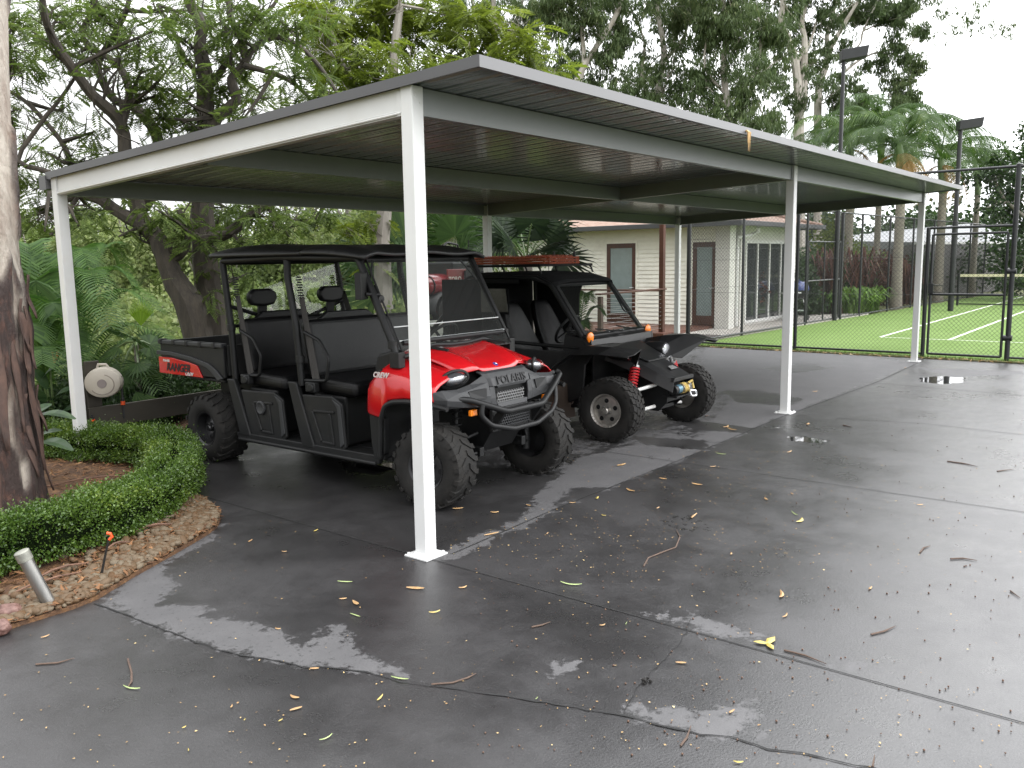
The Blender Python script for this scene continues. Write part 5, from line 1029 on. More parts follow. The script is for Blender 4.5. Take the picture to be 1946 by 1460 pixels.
# foreground gum trunk
g0 = Vector(G(-14, 1010)); top = Vector(PD(-33, 200, 6.55)); ax = (top-g0); base = (g0.x, g0.y, 0)
gt_ = thing('gum_tree', 'thick gum trunk with peeling dark brown bark at the left edge', 'gum tree', base)
NZ, NA = 220, 96; Vv = []; bk = []
for i in range(NZ):
    z = -.1+6.2*(i/(NZ-1))**1.15; t = z/top.z; c = g0+ax*t; r = .185+.105*max(0, 1-z/2.6)+.05*math.exp(-max(z, 0)/.18)
    for j in range(NA):
        a = 2*pi*j/NA; dv_ = Vector((math.cos(a), math.sin(a), 0)); p = Vector((dv_.x*1.5, dv_.y*1.5, z*1.1)); nz = mnoise.noise(p*1.2+Vector((4, 1, 2)))
        edge_z = 1.84+.20*nz+.10*mnoise.noise(Vector((a*3, 7, 1))); b_ = 1/(1+math.exp(-(edge_z-z)*60))
        pv = mnoise.noise(Vector((dv_.x*1.4+3.1, dv_.y*1.4, z*.9+2)))+.35*mnoise.noise(p*4); b_ = max(b_*(1/(1+math.exp(-(.40-pv)*40))), .9/(1+math.exp(-(mnoise.noise(Vector((dv_.x*2+9, dv_.y*2, z*1.1+4)))-.36)*50)))
        rid = abs(mnoise.noise(Vector((dv_.x*5, dv_.y*5, z*1.1+5))))*.045+mnoise.noise(Vector((dv_.x*9, dv_.y*9, z*4)))*.018+mnoise.noise(Vector((dv_.x*22, dv_.y*22, z*9)))*.008
        rr = r+b_*(.022+rid)+.008*mnoise.noise(p*2); Vv.append((c.x+dv_.x*rr, c.y+dv_.y*rr, z)); bk.append(b_)
F = [(i*NA+j, i*NA+(j+1) % NA, (i+1)*NA+(j+1) % NA, (i+1)*NA+j) for i in range(NZ-1) for j in range(NA)]
m, nt, out = nodes_of('peeling gum bark'); b = N(nt, 'ShaderNodeBsdfPrincipled', Roughness=.75); tc = N(nt, 'ShaderNodeTexCoord'); mp = N(nt, 'ShaderNodeMapping'); mp.inputs['Scale'].default_value = (1, 1, .22); nt.links.new(tc.outputs['Object'], mp.inputs[0])
def nz_(s, v=None, d=6): n_ = N(nt, 'ShaderNodeTexNoise', Scale=s, Detail=d); n_.inputs['Roughness'].default_value = .7; nt.links.new((v or mp).outputs[0], n_.inputs['Vector']); return n_
na = nz_(16); r1 = N(nt, 'ShaderNodeValToRGB'); r1.color_ramp.elements[0].color = (.020, .010, .007, 1); r1.color_ramp.elements[1].color = (.075, .032, .020, 1); r1.color_ramp.elements[0].position = .35; r1.color_ramp.elements[1].position = .68; x = r1.color_ramp.elements.new(.52); x.color = (.026, .013, .010, 1); nt.links.new(na.outputs[0], r1.inputs[0])
nb_ = nz_(7); r2 = N(nt, 'ShaderNodeValToRGB'); r2.color_ramp.elements[0].color = (.17, .125, .095, 1); r2.color_ramp.elements[1].color = (.36, .32, .27, 1); r2.color_ramp.elements[0].position = .33; r2.color_ramp.elements[1].position = .6; nt.links.new(nb_.outputs[0], r2.inputs[0])
at = N(nt, 'ShaderNodeAttribute', attribute_name='bark'); mxb = N(nt, 'ShaderNodeMixRGB'); nt.links.new(at.outputs['Fac'], mxb.inputs[0]); nt.links.new(r2.outputs[0], mxb.inputs[1]); nt.links.new(r1.outputs[0], mxb.inputs[2]); nt.links.new(mxb.outputs[0], b.inputs['Base Color'])
bp = N(nt, 'ShaderNodeBump', Strength=1.0, Distance=.045); nt.links.new(nz_(26).outputs[0], bp.inputs['Height']); nt.links.new(bp.outputs[0], b.inputs['Normal']); nt.links.new(b.outputs[0], out.inputs[0]); m_peel = m
tk = fast('trunk', np.array(Vv), np.array(F), m, gt_, smooth=True); at = tk.data.attributes.new('bark', 'FLOAT', 'POINT'); at.data.foreach_set('value', np.array(bk, dtype=np.float32))
m_strip = pm('dark hanging bark', (.022, .012, .009), .85, col2=(.075, .040, .028), scale=12, stretch=(1, 1, .2), bump=.6, bscale=50)
for k in range(16):
    ang = math.atan2(CAM[1]-g0.y, CAM[0]-g0.x)+random.uniform(-.2, 1.75); zt = random.uniform(.75, 1.95); Ls = random.uniform(.25, .8); wd_ = random.uniform(.02, .055); mb = MB(); secs = []
    for i in range(9):
        t = i/8; z = zt-Ls*t; rr = .185+.115*max(0, 1-z/2.6)+.030+.045*t*t+.012*math.sin(t*7+k); a = ang+.10*math.sin(t*4+k)*t; c = g0+ax*(z/top.z); u = Vector((math.cos(a), math.sin(a), 0)); v = Vector((-u.y, u.x, 0)); ww = wd_*.8*math.sin(pi*(.12+.83*t))**.7*(1+.25*math.sin(t*9+k))
        secs.append([tuple(Vector((c.x, c.y, z))+u*(rr+.012*abs(q)*(-1 if k % 2 else 1.2))+v*q*ww) for q in (-1, -.4, .3, 1)])
    mb.loft(secs); mb.build('bark_strip', m_strip, gt_, solid=.004, fix=False)
# ------------------------------------------------------------------ small garden fittings
m_ss = pm('brushed stainless', (.30, .295, .28), .36, metal=.85, var=.12, scale=30, stretch=(1, 1, .1))
def leaning(label, b_, t_, r, capr, caph):
    b_ = Vector(b_); t_ = Vector(t_); d = (t_-b_).normalized(); t = thing('path_light', label, 'garden light', b_)
    mb = MB(); mb.cyl(b_-d*.05, t_, r, 24); mb.build('tube', m_ss, t); mb = MB(); mb.tube([t_-d*caph, t_-d*caph+d*.002, t_-d*.004, t_, t_+d*.001], [r*1.02, capr, capr, capr*.9, capr*.8], 24); mb.build('cap', pm('weathered cap', (.26, .26, .225), .5, metal=.4, var=.25, scale=25), t)
b_ = G(97, 1160); leaning('leaning stainless steel tube light with a cap in front of the hedge', (b_[0], b_[1], .02), PX(40, 1048, b_[0]-.10), .034, .038, .055)
b_ = G(218, 830); leaning('stainless steel tube light behind the hedge beside the corner post', (b_[0], b_[1]-.0, .05), PX(208, 785, b_[0]-.03), .036, .040, .02)
b_ = G(42, 1010); leaning('thin clear tube stub standing between hedge and gum trunk', (b_[0], b_[1], .02), PX(43, 990, b_[0]), .020, .021, .03)
m_pl = pm('black plastic', (.02, .02, .02), .45); m_or = pm('orange red plastic', (.75, .09, .02), .4)
b_ = G(190, 1105); hd = PX(207, 1022, b_[0]+.03); t = thing('garden_tap_fitting', 'black stake with orange clip standing in front of the hedge', 'sprinkler stake', (b_[0], b_[1], .02))
mb = MB(); mb.tube([b_, hd], [.008, .006], 8); mb.build('stake', m_pl, t); mb = MB(); h_ = Vector(hd); mb.tube([h_+Vector((0, 0, -.012)), h_+Vector((.014, -.01, .004)), h_+Vector((.008, -.006, .022)), h_+Vector((-.008, .006, .028))], .009, 8); mb.build('clip', m_or, t)
# low rail, board and hose reel
m_rail = pm('dark painted timber', (.050, .044, .034), .5, var=.2, scale=4, stretch=(.3, 1, 1))
RY = 4.96
r0 = PY(171, 780, RY); t = thing('low_timber_rail', 'low dark olive timber rail behind the corner post and hose reel', 'rail', (1.5, RY, 0))
mb = MB(); mb.bb((r0[0]-.02, RY-.02, .20), (2.85, RY+.02, .41)); mb.build('board', m_rail, t, bevel=.004)
for x in (.55, 1.75, 2.75): mb = MB(); mb.bb((x-.04, RY+.021, -.02), (x+.04, RY+.09, .40)); mb.build('post', m_rail, t)
bd0, bd1 = PY(158, 688, RY+.12), PY(188, 775, RY+.12)
t = thing('hose_board', 'upright dark timber board holding the hose reel', 'board', (bd0[0], RY+.12, 0)); mb = MB(); mb.bb((bd0[0], RY+.10, -.02), (bd1[0]+.03, RY+.135, bd0[2])); mb.build('panel', m_rail, t, bevel=.004); mb = MB(); mb.bb((bd0[0]+.02, RY+.136, -.02), (bd0[0]+.09, RY+.20, bd0[2]-.05)); mb.build('post', m_rail, t)
hc_ = Vector(PY(198, 727, RY-.03)); t = thing('hose_reel', 'beige wall mounted garden hose reel beside the corner post', 'hose reel', hc_)
m_be = pm('beige plastic', (.42, .38, .32), .42, var=.06); m_bg = pm('grey brown plastic', (.20, .17, .16), .45)
q = Vector((-.62, -.78, 0)).normalized(); qs = Vector((-q.y, q.x, 0))
def hr(a, b2, c2): return hc_+q*a+qs*b2+Vector((0, 0, c2))
mb = MB(); R_ = .155; n = 28
prof = [(-.10, .80), (-.085, .95), (-.05, 1.0), (.05, 1.0), (.085, .95), (.10, .80), (.105, .35)]
secs = [[tuple(hr(a, math.cos(2*pi*j/n)*R_*k*1.12, math.sin(2*pi*j/n)*R_*k*(1.02 if math.sin(2*pi*j/n) > 0 else .95))) for j in range(n)] for a, k in prof]; mb.loft(secs, closed=True, caps=True); mb.build('casing', m_be, t, bevel=.0)
mb = MB(); mb.tube([hr(.106, .0, .0), hr(.114, 0, 0)], [.045, .043], 24); mb.build('hub_cap', m_bg, t)
mb = MB(); pts = [hr(.098, math.cos(a)*.112, math.sin(a)*.10-.01) for a in np.linspace(-2.6, 1.3, 22)]; mb.tube(pts, .007, 6); mb.build('seam', pm('beige shadow line', (.22, .19, .16), .5), t)
mb = MB(); mb.tube([hr(-.03, -.06, .145), hr(-.03, -.05, .18), hr(.0, .03, .182), hr(.0, .05, .15)], .013, 8); mb.build('handle', m_be, t)
o_ = Vector(PY(229, 725, RY-.10)); mb = MB(); mb.beam(hr(0, .12, .04), o_+Vector((0, 0, .03)), .07, .06); mb.ell(o_, (.03, .03, .03), 12, 8); mb.build('hose_outlet', m_bg, t, bevel=.008)
mb = MB(); mb.bb((hc_.x-.03, RY+.0, hc_.z-.05), (hc_.x+.05, RY+.099, hc_.z+.05)); mb.build('bracket', m_bg, t)
def tap(label, a, b_, cr_):
    a = Vector(a); b_ = Vector(b_); t = thing('hose_fitting', label, 'hose fitting', a, 'orange and black hose fittings'); mb = MB(); mb.tube([a, b_], .010, 8); mb.build('hose', m_pl, t); c_ = a.lerp(b_, cr_)
    mb = MB(); mb.cyl(c_, c_+(b_-a).normalized()*.040, .021, 14); mb.build('collar', m_or, t); mb = MB(); mb.cyl(c_-(b_-a).normalized()*.03, c_, .017, 14); mb.build('nut', m_pl, t)
tap('black hose with orange collar hanging from the hose reel in front of the rail', PY(231, 735, RY-.06), PY(236, 795, RY-.05), .45)
tap('black hose with orange collar low between corner post and rail', PY(174, 788, RY-.08), PY(182, 825, RY-.08), .25)
# ------------------------------------------------------------------ shared vehicle pieces
m_rub = pm('tyre rubber', (.009, .0088, .0085), .8, col2=(.018, .017, .0155), scale=9, bump=.3, bscale=80, dirt=(.032, .028, .024, .4), dscale=6, spec=.3)
m_bp = pm('black moulded plastic', (.0095, .0098, .0102), .5, var=.15, bump=.15, bscale=300, dirt=(.028, .026, .023, .35), dscale=5, spec=.35)
m_gp = pm('charcoal plastic', (.028, .029, .031), .52, var=.1, bump=.15, bscale=300)
m_redp = pm('red gloss plastic', (.50, .008, .012), .22, var=.06, coat=.5, rvar=.05, dirt=(.34, .03, .03, .15), dscale=4)
m_vin = pm('black vinyl', (.0055, .0055, .006), .40, var=.2, bump=.25, bscale=180, spec=.28)
m_tub = pm('black tube', (.0075, .0078, .0082), .48, spec=.3, var=.15)
m_rimb = pm('dark steel rim', (.05, .05, .052), .30, metal=.7); m_metal = pm('dull metal', (.30, .30, .30), .35, metal=.8)
m_sil = pm('silver reflector', (.75, .76, .78), .12, metal=.9, rvar=.04); m_lens = glass('clear lens', (.97, .97, .98), rough=.03); m_amb = pm('amber lens', (.85, .22, .01), .2, coat=.5)
m_web = pm('seat belt webbing', (.045, .042, .04), .8, bump=.4, bscale=200, stretch=(6, 6, 1))
m_glz = glass('scratched polycarbonate', (.80, .83, .82), rough=.04, dust=.06); m_edge = pm('pale sheet edge', (.60, .63, .63), .25)
m_roof = pm('black moulded roof', (.011, .0115, .012), .45, var=.15, bump=.2, bscale=200)
def wheel(parent, c, R, w, rr, side, lug, spokes, rim_mat, n_l=22, steer=0., style='mud'):
    """side = -1: outer face looks to -x. Returns nothing; adds tyre (> tread stays inside) and rim"""
    c = Vector(c); mb = MB(); h = w/2
    prof = [(rr*.97, -h*.80), (rr*1.06, -h*.93), (rr+(R-rr)*.35, -h*1.02), (rr+(R-rr)*.70, -h*1.0), (R*.945, -h*.86), (R*.962, -h*.5), (R*.968, 0), (R*.962, h*.5), (R*.945, h*.86), (rr+(R-rr)*.70, h*1.0), (rr+(R-rr)*.35, h*1.02), (rr*1.06, h*.93), (rr*.97, h*.80)]
    mb.lathe(prof, (0, 0, 0), 'X', 56)
    def blk(a0, a1, x0, x1, sk, r0, r1, tp=.9):
        vs = []
        for r, k in ((r0, 1.0), (r1, tp)):
            for a, x in ((a0, x0), (a1, x0+0), (a1+sk, x1), (a0+sk, x1)):
                am = (a0+a1)/2+(sk if x == x1 else 0); aa = am+(a-am if False else ((a0-(a0+a1)/2) if a in (a0, a0+sk) else (a1-(a0+a1)/2)))*k
                rad = r-(abs(x)/h)**3*R*.018; vs.append((x, rad*math.cos(aa), rad*math.sin(aa)))
        mb.add(vs, [(0, 1, 2, 3), (7, 6, 5, 4), (0, 4, 5, 1), (1, 5, 6, 2), (2, 6, 7, 3), (3, 7, 4, 0)])
    st = 2*pi/n_l
    for k in range(n_l):
        a = k*st
        if style == 'mud':
            for sg in (-1, 1):
                o = a+(st/2 if sg > 0 else 0); blk(o, o+st*.42, sg*h*.10, sg*h*.62, sg*st*.0+st*.55, R*.955, R*1.0); blk(o+st*.55, o+st*.97, sg*h*.62, sg*h*.98, st*.10, R*.94, R*.995)
                # shoulder lugs run down the side wall
                vs = []
                for r_, x_ in ((R*.985, h*.98), (R*.88, h*1.06), (R*.88, h*.98), (R*.96, h*.9)):
                    for q in (o+st*.62, o+st*1.0): vs.append((sg*x_, r_*math.cos(q), r_*math.sin(q)))
                mb.add(vs, [(0, 1, 3, 2), (2, 3, 5, 4), (4, 5, 7, 6), (0, 2, 4, 6), (1, 7, 5, 3)])
        else:
            for j, (x0, x1) in enumerate(((-.95, -.55), (-.47, -.04), (.04, .47), (.55, .95))):
                o = a+(st*.5 if j % 2 else 0); blk(o, o+st*.74, h*x0, h*x1, st*(.18 if j < 2 else -.18), R*.95, R*1.0, .93)
            for sg in (-1, 1):
                if k % 2 == 0:
                    vs = []
                    for r_, x_ in ((R*.975, h*.96), (R*.87, h*1.045), (R*.87, h*.98), (R*.95, h*.9)):
                        for q in (a, a+st*.8): vs.append((sg*x_, r_*math.cos(q), r_*math.sin(q)))
                    mb.add(vs, [(0, 1, 3, 2), (2, 3, 5, 4), (4, 5, 7, 6), (0, 2, 4, 6), (1, 7, 5, 3)])
    Rz = Matrix.Rotation(steer, 3, 'Z'); mb.v = [tuple(Rz @ Vector(v)+c) for v in mb.v]
    wh = bpy.data.objects.new('wheel', None); COL.objects.link(wh); wh.parent = parent; wh.empty_display_size = .1
    mb.build('tyre', m_rub, wh, fix=False)
    mb = MB(); s = side; dish = .55 if style == 'mud' else .25
    pr = [(rr*1.0, s*h*.86), (rr*1.03, s*h*.90), (rr*1.02, s*h*.93), (rr*.93, s*h*.86), (rr*.90, s*h*.60), (rr*.86, s*h*(.86-dish)), (rr*.70, s*h*(.90-dish)), (rr*.34, s*h*(1.02-dish)), (rr*.30, s*h*(1.0-dish)), (.001, s*h*(1.0-dish))]
    mb.lathe(pr, (0, 0, 0), 'X', 40); mb.lathe([(rr*.98, -s*h*.85), (rr*.90, -s*h*.5), (rr*.88, s*h*.2), (.001, s*h*.0)], (0, 0, 0), 'X', 32)
    
    if style != 'mud':
        for k in range(28): a = 2*pi*k/28; r_ = rr*.955; mb.cyl((s*h*.86, r_*math.cos(a), r_*math.sin(a)), (s*h*.93, r_*math.cos(a), r_*math.sin(a)), .0045, 5)
    mb.lathe([(rr*.20, s*h*(.95-dish)), (rr*.20, s*h*(1.22-dish)), (rr*.15, s*h*(1.28-dish)), (.001, s*h*(1.28-dish))], (0, 0, 0), 'X', 16)
    mb.v = [tuple(Rz @ Vector(v)+c) for v in mb.v]; mb.build('rim', rim_mat, wh, fix=True)
    for k in range(spokes):
        a = 2*pi*k/spokes+.3; r_ = rr*.60; xx = s*h*(.965-dish); mb = MB()
        cc = Vector((xx, r_*math.cos(a), r_*math.sin(a))); mb.lathe([(rr*.145, 0), (rr*.13, s*.004), (.001, s*.004)], cc, 'X', 14); mb.v = [tuple(Rz @ Vector(v)+c) for v in mb.v]; mb.build('rim_hole', m_tub, wh)
    for k in range(spokes):
        a = 2*pi*k/spokes+.3+pi/spokes; r_ = rr*.27; xx = s*h*(1.02-dish); mb = MB(); mb.cyl((xx, r_*math.cos(a), r_*math.sin(a)), (xx+s*.012, r_*math.cos(a), r_*math.sin(a)), .009, 6); mb.v = [tuple(Rz @ Vector(v)+c) for v in mb.v]; mb.build('wheel_nut', m_metal, wh)
    return wh
def spring(mb, a, b_, r, turns, wr, n=14):
    a = Vector(a); b_ = Vector(b_); d = (b_-a); L = d.length; d.normalize(); u = d.orthogonal().normalized(); v = d.cross(u); mb.tube([a+d*L*t/(turns*n)+(u*math.cos(2*pi*t/n)+v*math.sin(2*pi*t/n))*r for t in range(turns*n+1)], wr, 6)
def arc(p, n=8):
    """round the corners of a polyline a little"""
    p = [Vector(q) for q in p]; out = [p[0]]
    for a, b_, c in zip(p, p[1:], p[2:]):
        r = min(.035, (b_-a).length*.45, (c-b_).length*.45); s = b_+(a-b_).normalized()*r; e = b_+(c-b_).normalized()*r
        for k in range(n+1): t = k/n; out.append(s.lerp(b_, t).lerp(b_.lerp(e, t), t))
    out.append(p[-1]); return out
def text(name, s, mat, parent, M4, size, ext=.0015, shear=0., bold=0., space=1.):
    cu = bpy.data.curves.new(name, 'FONT'); cu.body = s; cu.size = size; cu.extrude = ext; cu.align_x = 'CENTER'; cu.align_y = 'CENTER'; cu.shear = shear; cu.offset = bold; cu.space_character = space; cu.resolution_u = 3
    o = bpy.data.objects.new(name, cu); COL.objects.link(o); dg = bpy.context.evaluated_depsgraph_get(); me = bpy.data.meshes.new_from_object(o.evaluated_get(dg)); bpy.data.objects.remove(o); bpy.data.curves.remove(cu)
    me.transform(M4); r = root_of(parent); me.transform(Matrix.Translation((-r[0], -r[1], -r[2]))); me.materials.clear(); me.materials.append(mat); q = bpy.data.objects.new(name, me); COL.objects.link(q); q.parent = parent; return q
def frame4(o, x, y):
    x = Vector(x).normalized(); y = Vector(y); y = (y-x*y.dot(x)).normalized(); z = x.cross(y); m = Matrix.Identity(4)
    for i in range(3): m[i][0] = x[i]; m[i][1] = y[i]; m[i][2] = z[i]; m[i][3] = o[i]
    return m

# ------------------------------------------------------------------ the red four-seat utility vehicle
XC = 1.462
uv = thing('utility_vehicle', 'red and black four seat utility vehicle with tray, roof and knobbly tyres', 'utility vehicle', (XC, 2.0, 0))
def P_(a, y, z): return (XC+a, y, z)
RW = .315
for sx in (-1, 1):
    wheel(uv, (XC+sx*.625, .70, RW-.006), RW, .255, .155, sx, 0, 4, m_rimb, 20, steer=.10)
    wheel(uv, (XC+sx*.65, 3.46, RW-.006), RW+.003, .29, .155, sx, 0, 4, m_rimb, 20)
# chassis
mb = MB()
for sx in (-1, 1): mb.beam(P_(sx*.26, .55, .36), P_(sx*.26, 4.1, .36), .05, .07); mb.beam(P_(sx*.50, 1.2, .30), P_(sx*.50, 3.1, .30), .04, .05)
for y in (.9, 1.2, 2.2, 3.1, 3.9): mb.beam(P_(-.5 if 1 < y < 3.5 else -.26, y, .33), P_(.5 if 1 < y < 3.5 else .26, y, .33), .045, .05)
mb.prism([P_(-.20, .50, .52), P_(-.20, .62, .34), P_(-.20, 1.05, .30), P_(-.20, 1.05, .62), P_(-.20, .60, .62)], (.40, 0, 0)); mb.bb(P_(-.28, 3.1, .40), P_(.28, 3.95, .72)); mb.build('chassis', m_tub, uv, bevel=.004)
mb = MB()
for sx in (-1, 1):
    for y in (.70, 3.50):
        for dy in (-.13, .13): mb.cyl(P_(sx*.24, y+dy, .36), P_(sx*.50, y, .30), .016, 8); mb.cyl(P_(sx*.24, y+dy*.7, .50), P_(sx*.50, y, .42), .013, 8)
        mb.cyl(P_(sx*.15, y, .36), P_(sx*.52, y, RW), .018, 8); mb.cyl(P_(sx*.48, y, .24), P_(sx*.48, y, .46), .035, 10)
mb.build('suspension_arms', m_tub, uv)
for sx in (-1, 1):
    for y in (.66, 3.46): mb = MB(); spring(mb, P_(sx*.44, y, .40), P_(sx*.34, y+.06, .74), .036, 7, .007); mb.cyl(P_(sx*.44, y, .36), P_(sx*.34, y+.06, .80), .014, 8); mb.build('shock_absorber', m_tub, uv)
# floor, sills and moulded lower body
mb = MB(); mb.bb(P_(-.66, 1.12, .285), P_(.66, 3.08, .315)); mb.build('floor', m_bp, uv, bevel=.006)
for sx in (-1, 1):
    X = sx*.665
    mb = MB(); mb.prism([P_(X, 1.22, .26), P_(X, 3.06, .25), P_(X, 3.08, .31), P_(X, 1.20, .33)], (sx*.045, 0, 0)); mb.tube([P_(X+sx*.05, 1.24, .265), P_(X+sx*.05, 3.04, .255)], .017, 8); mb.build('sill', m_bp, uv, bevel=.008)
    # leaning pillar covers behind each door opening
    for y0, y1, z0 in ((2.24, 2.04, .83), (3.12, 2.92, .79)):
        mb = MB(); mb.prism([P_(X, y1-.06, .29), P_(X, y1+.10, .29), P_(X, y0+.055, z0), P_(X, y0-.055, z0)], (sx*.05, 0, 0)); mb.build('pillar_cover', m_bp, uv, bevel=.010)
    # storage bin panels under the seats: raised frame, recess and corner pads
    for (ya, yb), z1 in (((1.62, 2.14), .73), ((2.38, 3.00), .70)):
        mb = MB(); ol = [P_(X, yb, z1), P_(X, ya+.14, z1+.015), P_(X, ya+.02, z1-.04), P_(X, ya-.01, .34), P_(X, ya+.02, .30), P_(X, yb-.12, .305)]
        mb.prism(ol, (sx*.03, 0, 0)); pan = mb.build('storage_bin', m_bp, uv, bevel=.012, seg=3)
        cy = (ya+yb)/2-.02; mb = MB()
        for s1 in (-1, 1): mb.beam(P_(X+sx*.033, cy+s1*.11+.04, .60), P_(X+sx*.033, cy+s1*.075-.03, .36), .018, .030)
        mb.beam(P_(X+sx*.033, cy+.13, .605), P_(X+sx*.033, cy-.13, .615), .018, .022); mb.beam(P_(X+sx*.033, cy+.03, .355), P_(X+sx*.033, cy-.12, .355), .018, .022); mb.build('panel_ribs', m_bp, pan, bevel=.006)
        mb = MB(); mb.prism([P_(X+sx*.028, ya+.13, z1-.005), P_(X+sx*.028, ya+.03, z1-.05), P_(X+sx*.028, ya+.00, .37), P_(X+sx*.028, ya+.05, .33), P_(X+sx*.028, ya+.07, z1-.08)], (sx*.012, 0, 0)); mb.build('corner_pad', m_gp, pan, bevel=.006)
        if ya > 2: mb = MB(); mb.lathe([(.062, 0), (.062, sx*.018), (.05, sx*.024), (.038, sx*.018), (.001, sx*.018)], P_(X+sx*.028, cy+.03, .565), 'X', 24); mb.build('fuel_cap', m_gp, pan)
# seats
def cushion(name, a0, a1, y0, y1, z0, z1, rot=0, sub=2, parent=uv, mat=None, bev=.035):
    mb = MB(); mb.box(((2*XC+a0+a1)/2, (y0+y1)/2, (z0+z1)/2), (abs(a1-a0), abs(y1-y0), abs(z1-z0)), rot=(rot, 0, 0)); return mb.build(name, mat or m_vin, parent, bevel=bev, seg=4)
for y0, zc in ((1.60, .745), (2.50, .725)):
    mb = MB(); mb.bb(P_(-.60, y0+.10, .32), P_(.60, y0+.50, zc-.01)); mb.build('seat_base', m_bp, uv, bevel=.02)
    cushion('seat_cushion', -.64, .64, y0-.07, y0+.50, zc, zc+.13, .04, bev=.055)
    cb_ = cushion('seat_back', -.62, .62, y0+.45, y0+.58, zc+.10, zc+.10+.50, -.20, bev=.05)
    mb = MB()
    for a in (-.2, .22): mb.box(P_(a, y0+.452, zc+.33), (.006, .006, .44), rot=(-.20, 0, 0))
    mb.build('seam', m_bp, cb_)
    # raised shoulder line of the bench back
    mb = MB(); mb.prism([P_(-.48, y0+.56, zc+.58), P_(.20, y0+.56, zc+.58), P_(.10, y0+.56, zc+.655), P_(-.36, y0+.56, zc+.655)], (0, .05, 0)); mb.build('shoulder_pad', m_vin, cb_, bevel=.02, seg=3)
    for a in (-.60, .60):
        hoop = arc([P_(a*1.08, y0+.52, zc+.50), P_(a*1.12, y0+.30, zc+.44), P_(a*1.14, y0+.18, zc+.30), P_(a*1.14, y0+.22, zc+.12), P_(a*1.10, y0+.52, zc+.10)]); mb = MB(); mb.tube(hoop, .014, 8); mb.build('side_hoop', m_tub, uv)
for a in (-.36, .44):
    mb = MB(); mb.prism([P_(a+x_, 3.04, 1.50+z_) for x_, z_ in ((-.155, .0), (-.145, .05), (-.09, .085), (.09, .085), (.145, .05), (.155, .0), (.12, -.06), (.03, -.072), (-.03, -.072), (-.12, -.06))], (0, .075, 0)); hr_ = mb.build('headrest', m_vin, uv, bevel=.028, seg=4); mb = MB(); mb.beam(P_(a+.02, 3.10, 1.44), P_(a+.02, 3.12, 1.33), .09, .03); mb.build('headrest_stem', m_bp, hr_, bevel=.006)
# roll cage
mb = MB(); R_ = .030
for sx in (-1, 1):
    X = sx*.665
    mb.tube(arc([P_(X*1.0, 3.10, .72), P_(X*1.0, 3.12, 1.2), P_(X*.98, 3.22, 1.84), P_(X*.98, 2.4, 1.86), P_(X*.98, 1.42, 1.84), P_(X*1.0, 1.06, 1.20), P_(X*1.01, 1.00, 1.04)]), R_, 10)
    mb.tube(arc([P_(X, 2.16, .80), P_(X, 2.20, 1.3), P_(X*.98, 2.30, 1.70), P_(X*.97, 2.30, 1.85)]), R_, 10)
    mb.tube([P_(X, 3.14, 1.44), P_(X*.05, 3.14, 1.24)], .018, 8)
for y, z in ((3.20, 1.83), (2.30, 1.84), (1.43, 1.83)): mb.tube([P_(-.65, y, z), P_(.65, y, z)], R_*.9, 10)
mb.tube([P_(-.66, 3.12, 1.26), P_(.66, 3.12, 1.26)], .016, 8); mb.tube([P_(-.6, 1.02, 1.20), P_(.6, 1.02, 1.20)], .02, 8)
for sx in (-1, 1): mb.tube([P_(sx*.65, 1.32, 1.62), P_(sx*.50, 1.42, 1.83)], .009, 6)
mb.build('roll_cage', m_tub, uv)
for sx in (-1, 1):
    for y, z in ((1.06, 1.19), (3.125, 1.25), (2.17, 1.02)): mb = MB(); mb.cyl(P_(sx*.665, y, z-.03), P_(sx*.665, y-.0, z+.03), .038, 12); mb.build('cage_clamp', m_bp, uv, bevel=.004)
    mb = MB(); mb.box(P_(sx*.665, 1.02, 1.08), (.07, .10, .12)); mb.build('cage_foot', m_bp, uv, bevel=.006)
# seat belts with bellows and reels
for sx in (-1, 1):
    for y0, y1, zt in ((3.12, 2.92, 1.70), (2.22, 2.02, 1.70)):
        mb = MB(); a, b_ = Vector(P_(sx*.60, y0+.0, zt)), Vector(P_(sx*.61, y0-.03, zt-.17))
        for k in range(9): c = a.lerp(b_, k/8); mb.cyl(c, c+Vector((0, 0, -.012)), .026 if k % 2 else .019, 12)
        mb.build('belt_bellows', m_bp, uv)
        mb = MB(); mb.beam(b_, P_(sx*.66, y1-.02, .84), .045, .006, up=(1, 0, 0)); mb.beam(b_+Vector((0, -.02, 0)), P_(sx*.665, y1-.07, .86), .04, .004, up=(1, 0, 0)); mb.build('seat_belt', m_web, uv)
        mb = MB(); mb.box(P_(sx*.68, y1-.01, .80), (.06, .12, .085)); mb.cyl(P_(sx*.65, y1-.03, .80), P_(sx*.725, y1-.03, .80), .036, 14); mb.build('belt_reel', m_bp, uv, bevel=.01)
# roof: wavy moulded skin in two pieces
def skin(y0, y1, ny, fz_, name):
    secs_t, secs_b = [], []; na = 22; top = []
    for i in range(ny+1):
        t = i/ny; y = y0+(y1-y0)*t; row = []
        for j in range(na+1): a = -1+2*j/na; row.append(P_(a*(.71-.03*(1-math.sin(pi*min(1, t*1.0)))*.4), y, fz_(a, t)))
        top.append(row)
    mb = MB(); mb.loft(top); o = mb.build(name, m_roof, uv, fix=False); md = o.modifiers.new('t', 'SOLIDIFY'); md.thickness = .028; md.offset = -1; return o
def zr(a, t):
    e = min(1, (1-abs(a))*7); ends = min(1, t*12, (1-t)*16); ch = .5+.5*math.cos(a*pi*3.0); return 1.868+.030*e+.022*ch*e*ends+.030*math.sin(pi*t)*e
def zv(a, t):
    e = min(1, (1-abs(a))*7); ch = .5+.5*math.cos(a*pi*2); return 1.872+.028*e+.018*ch*e-.050*t*t+.020*math.sin(pi*min(1, t*1.1))*e
skin(3.36, 2.06, 22, zr, 'roof'); skin(2.065, 1.30, 14, zv, 'roof_front')
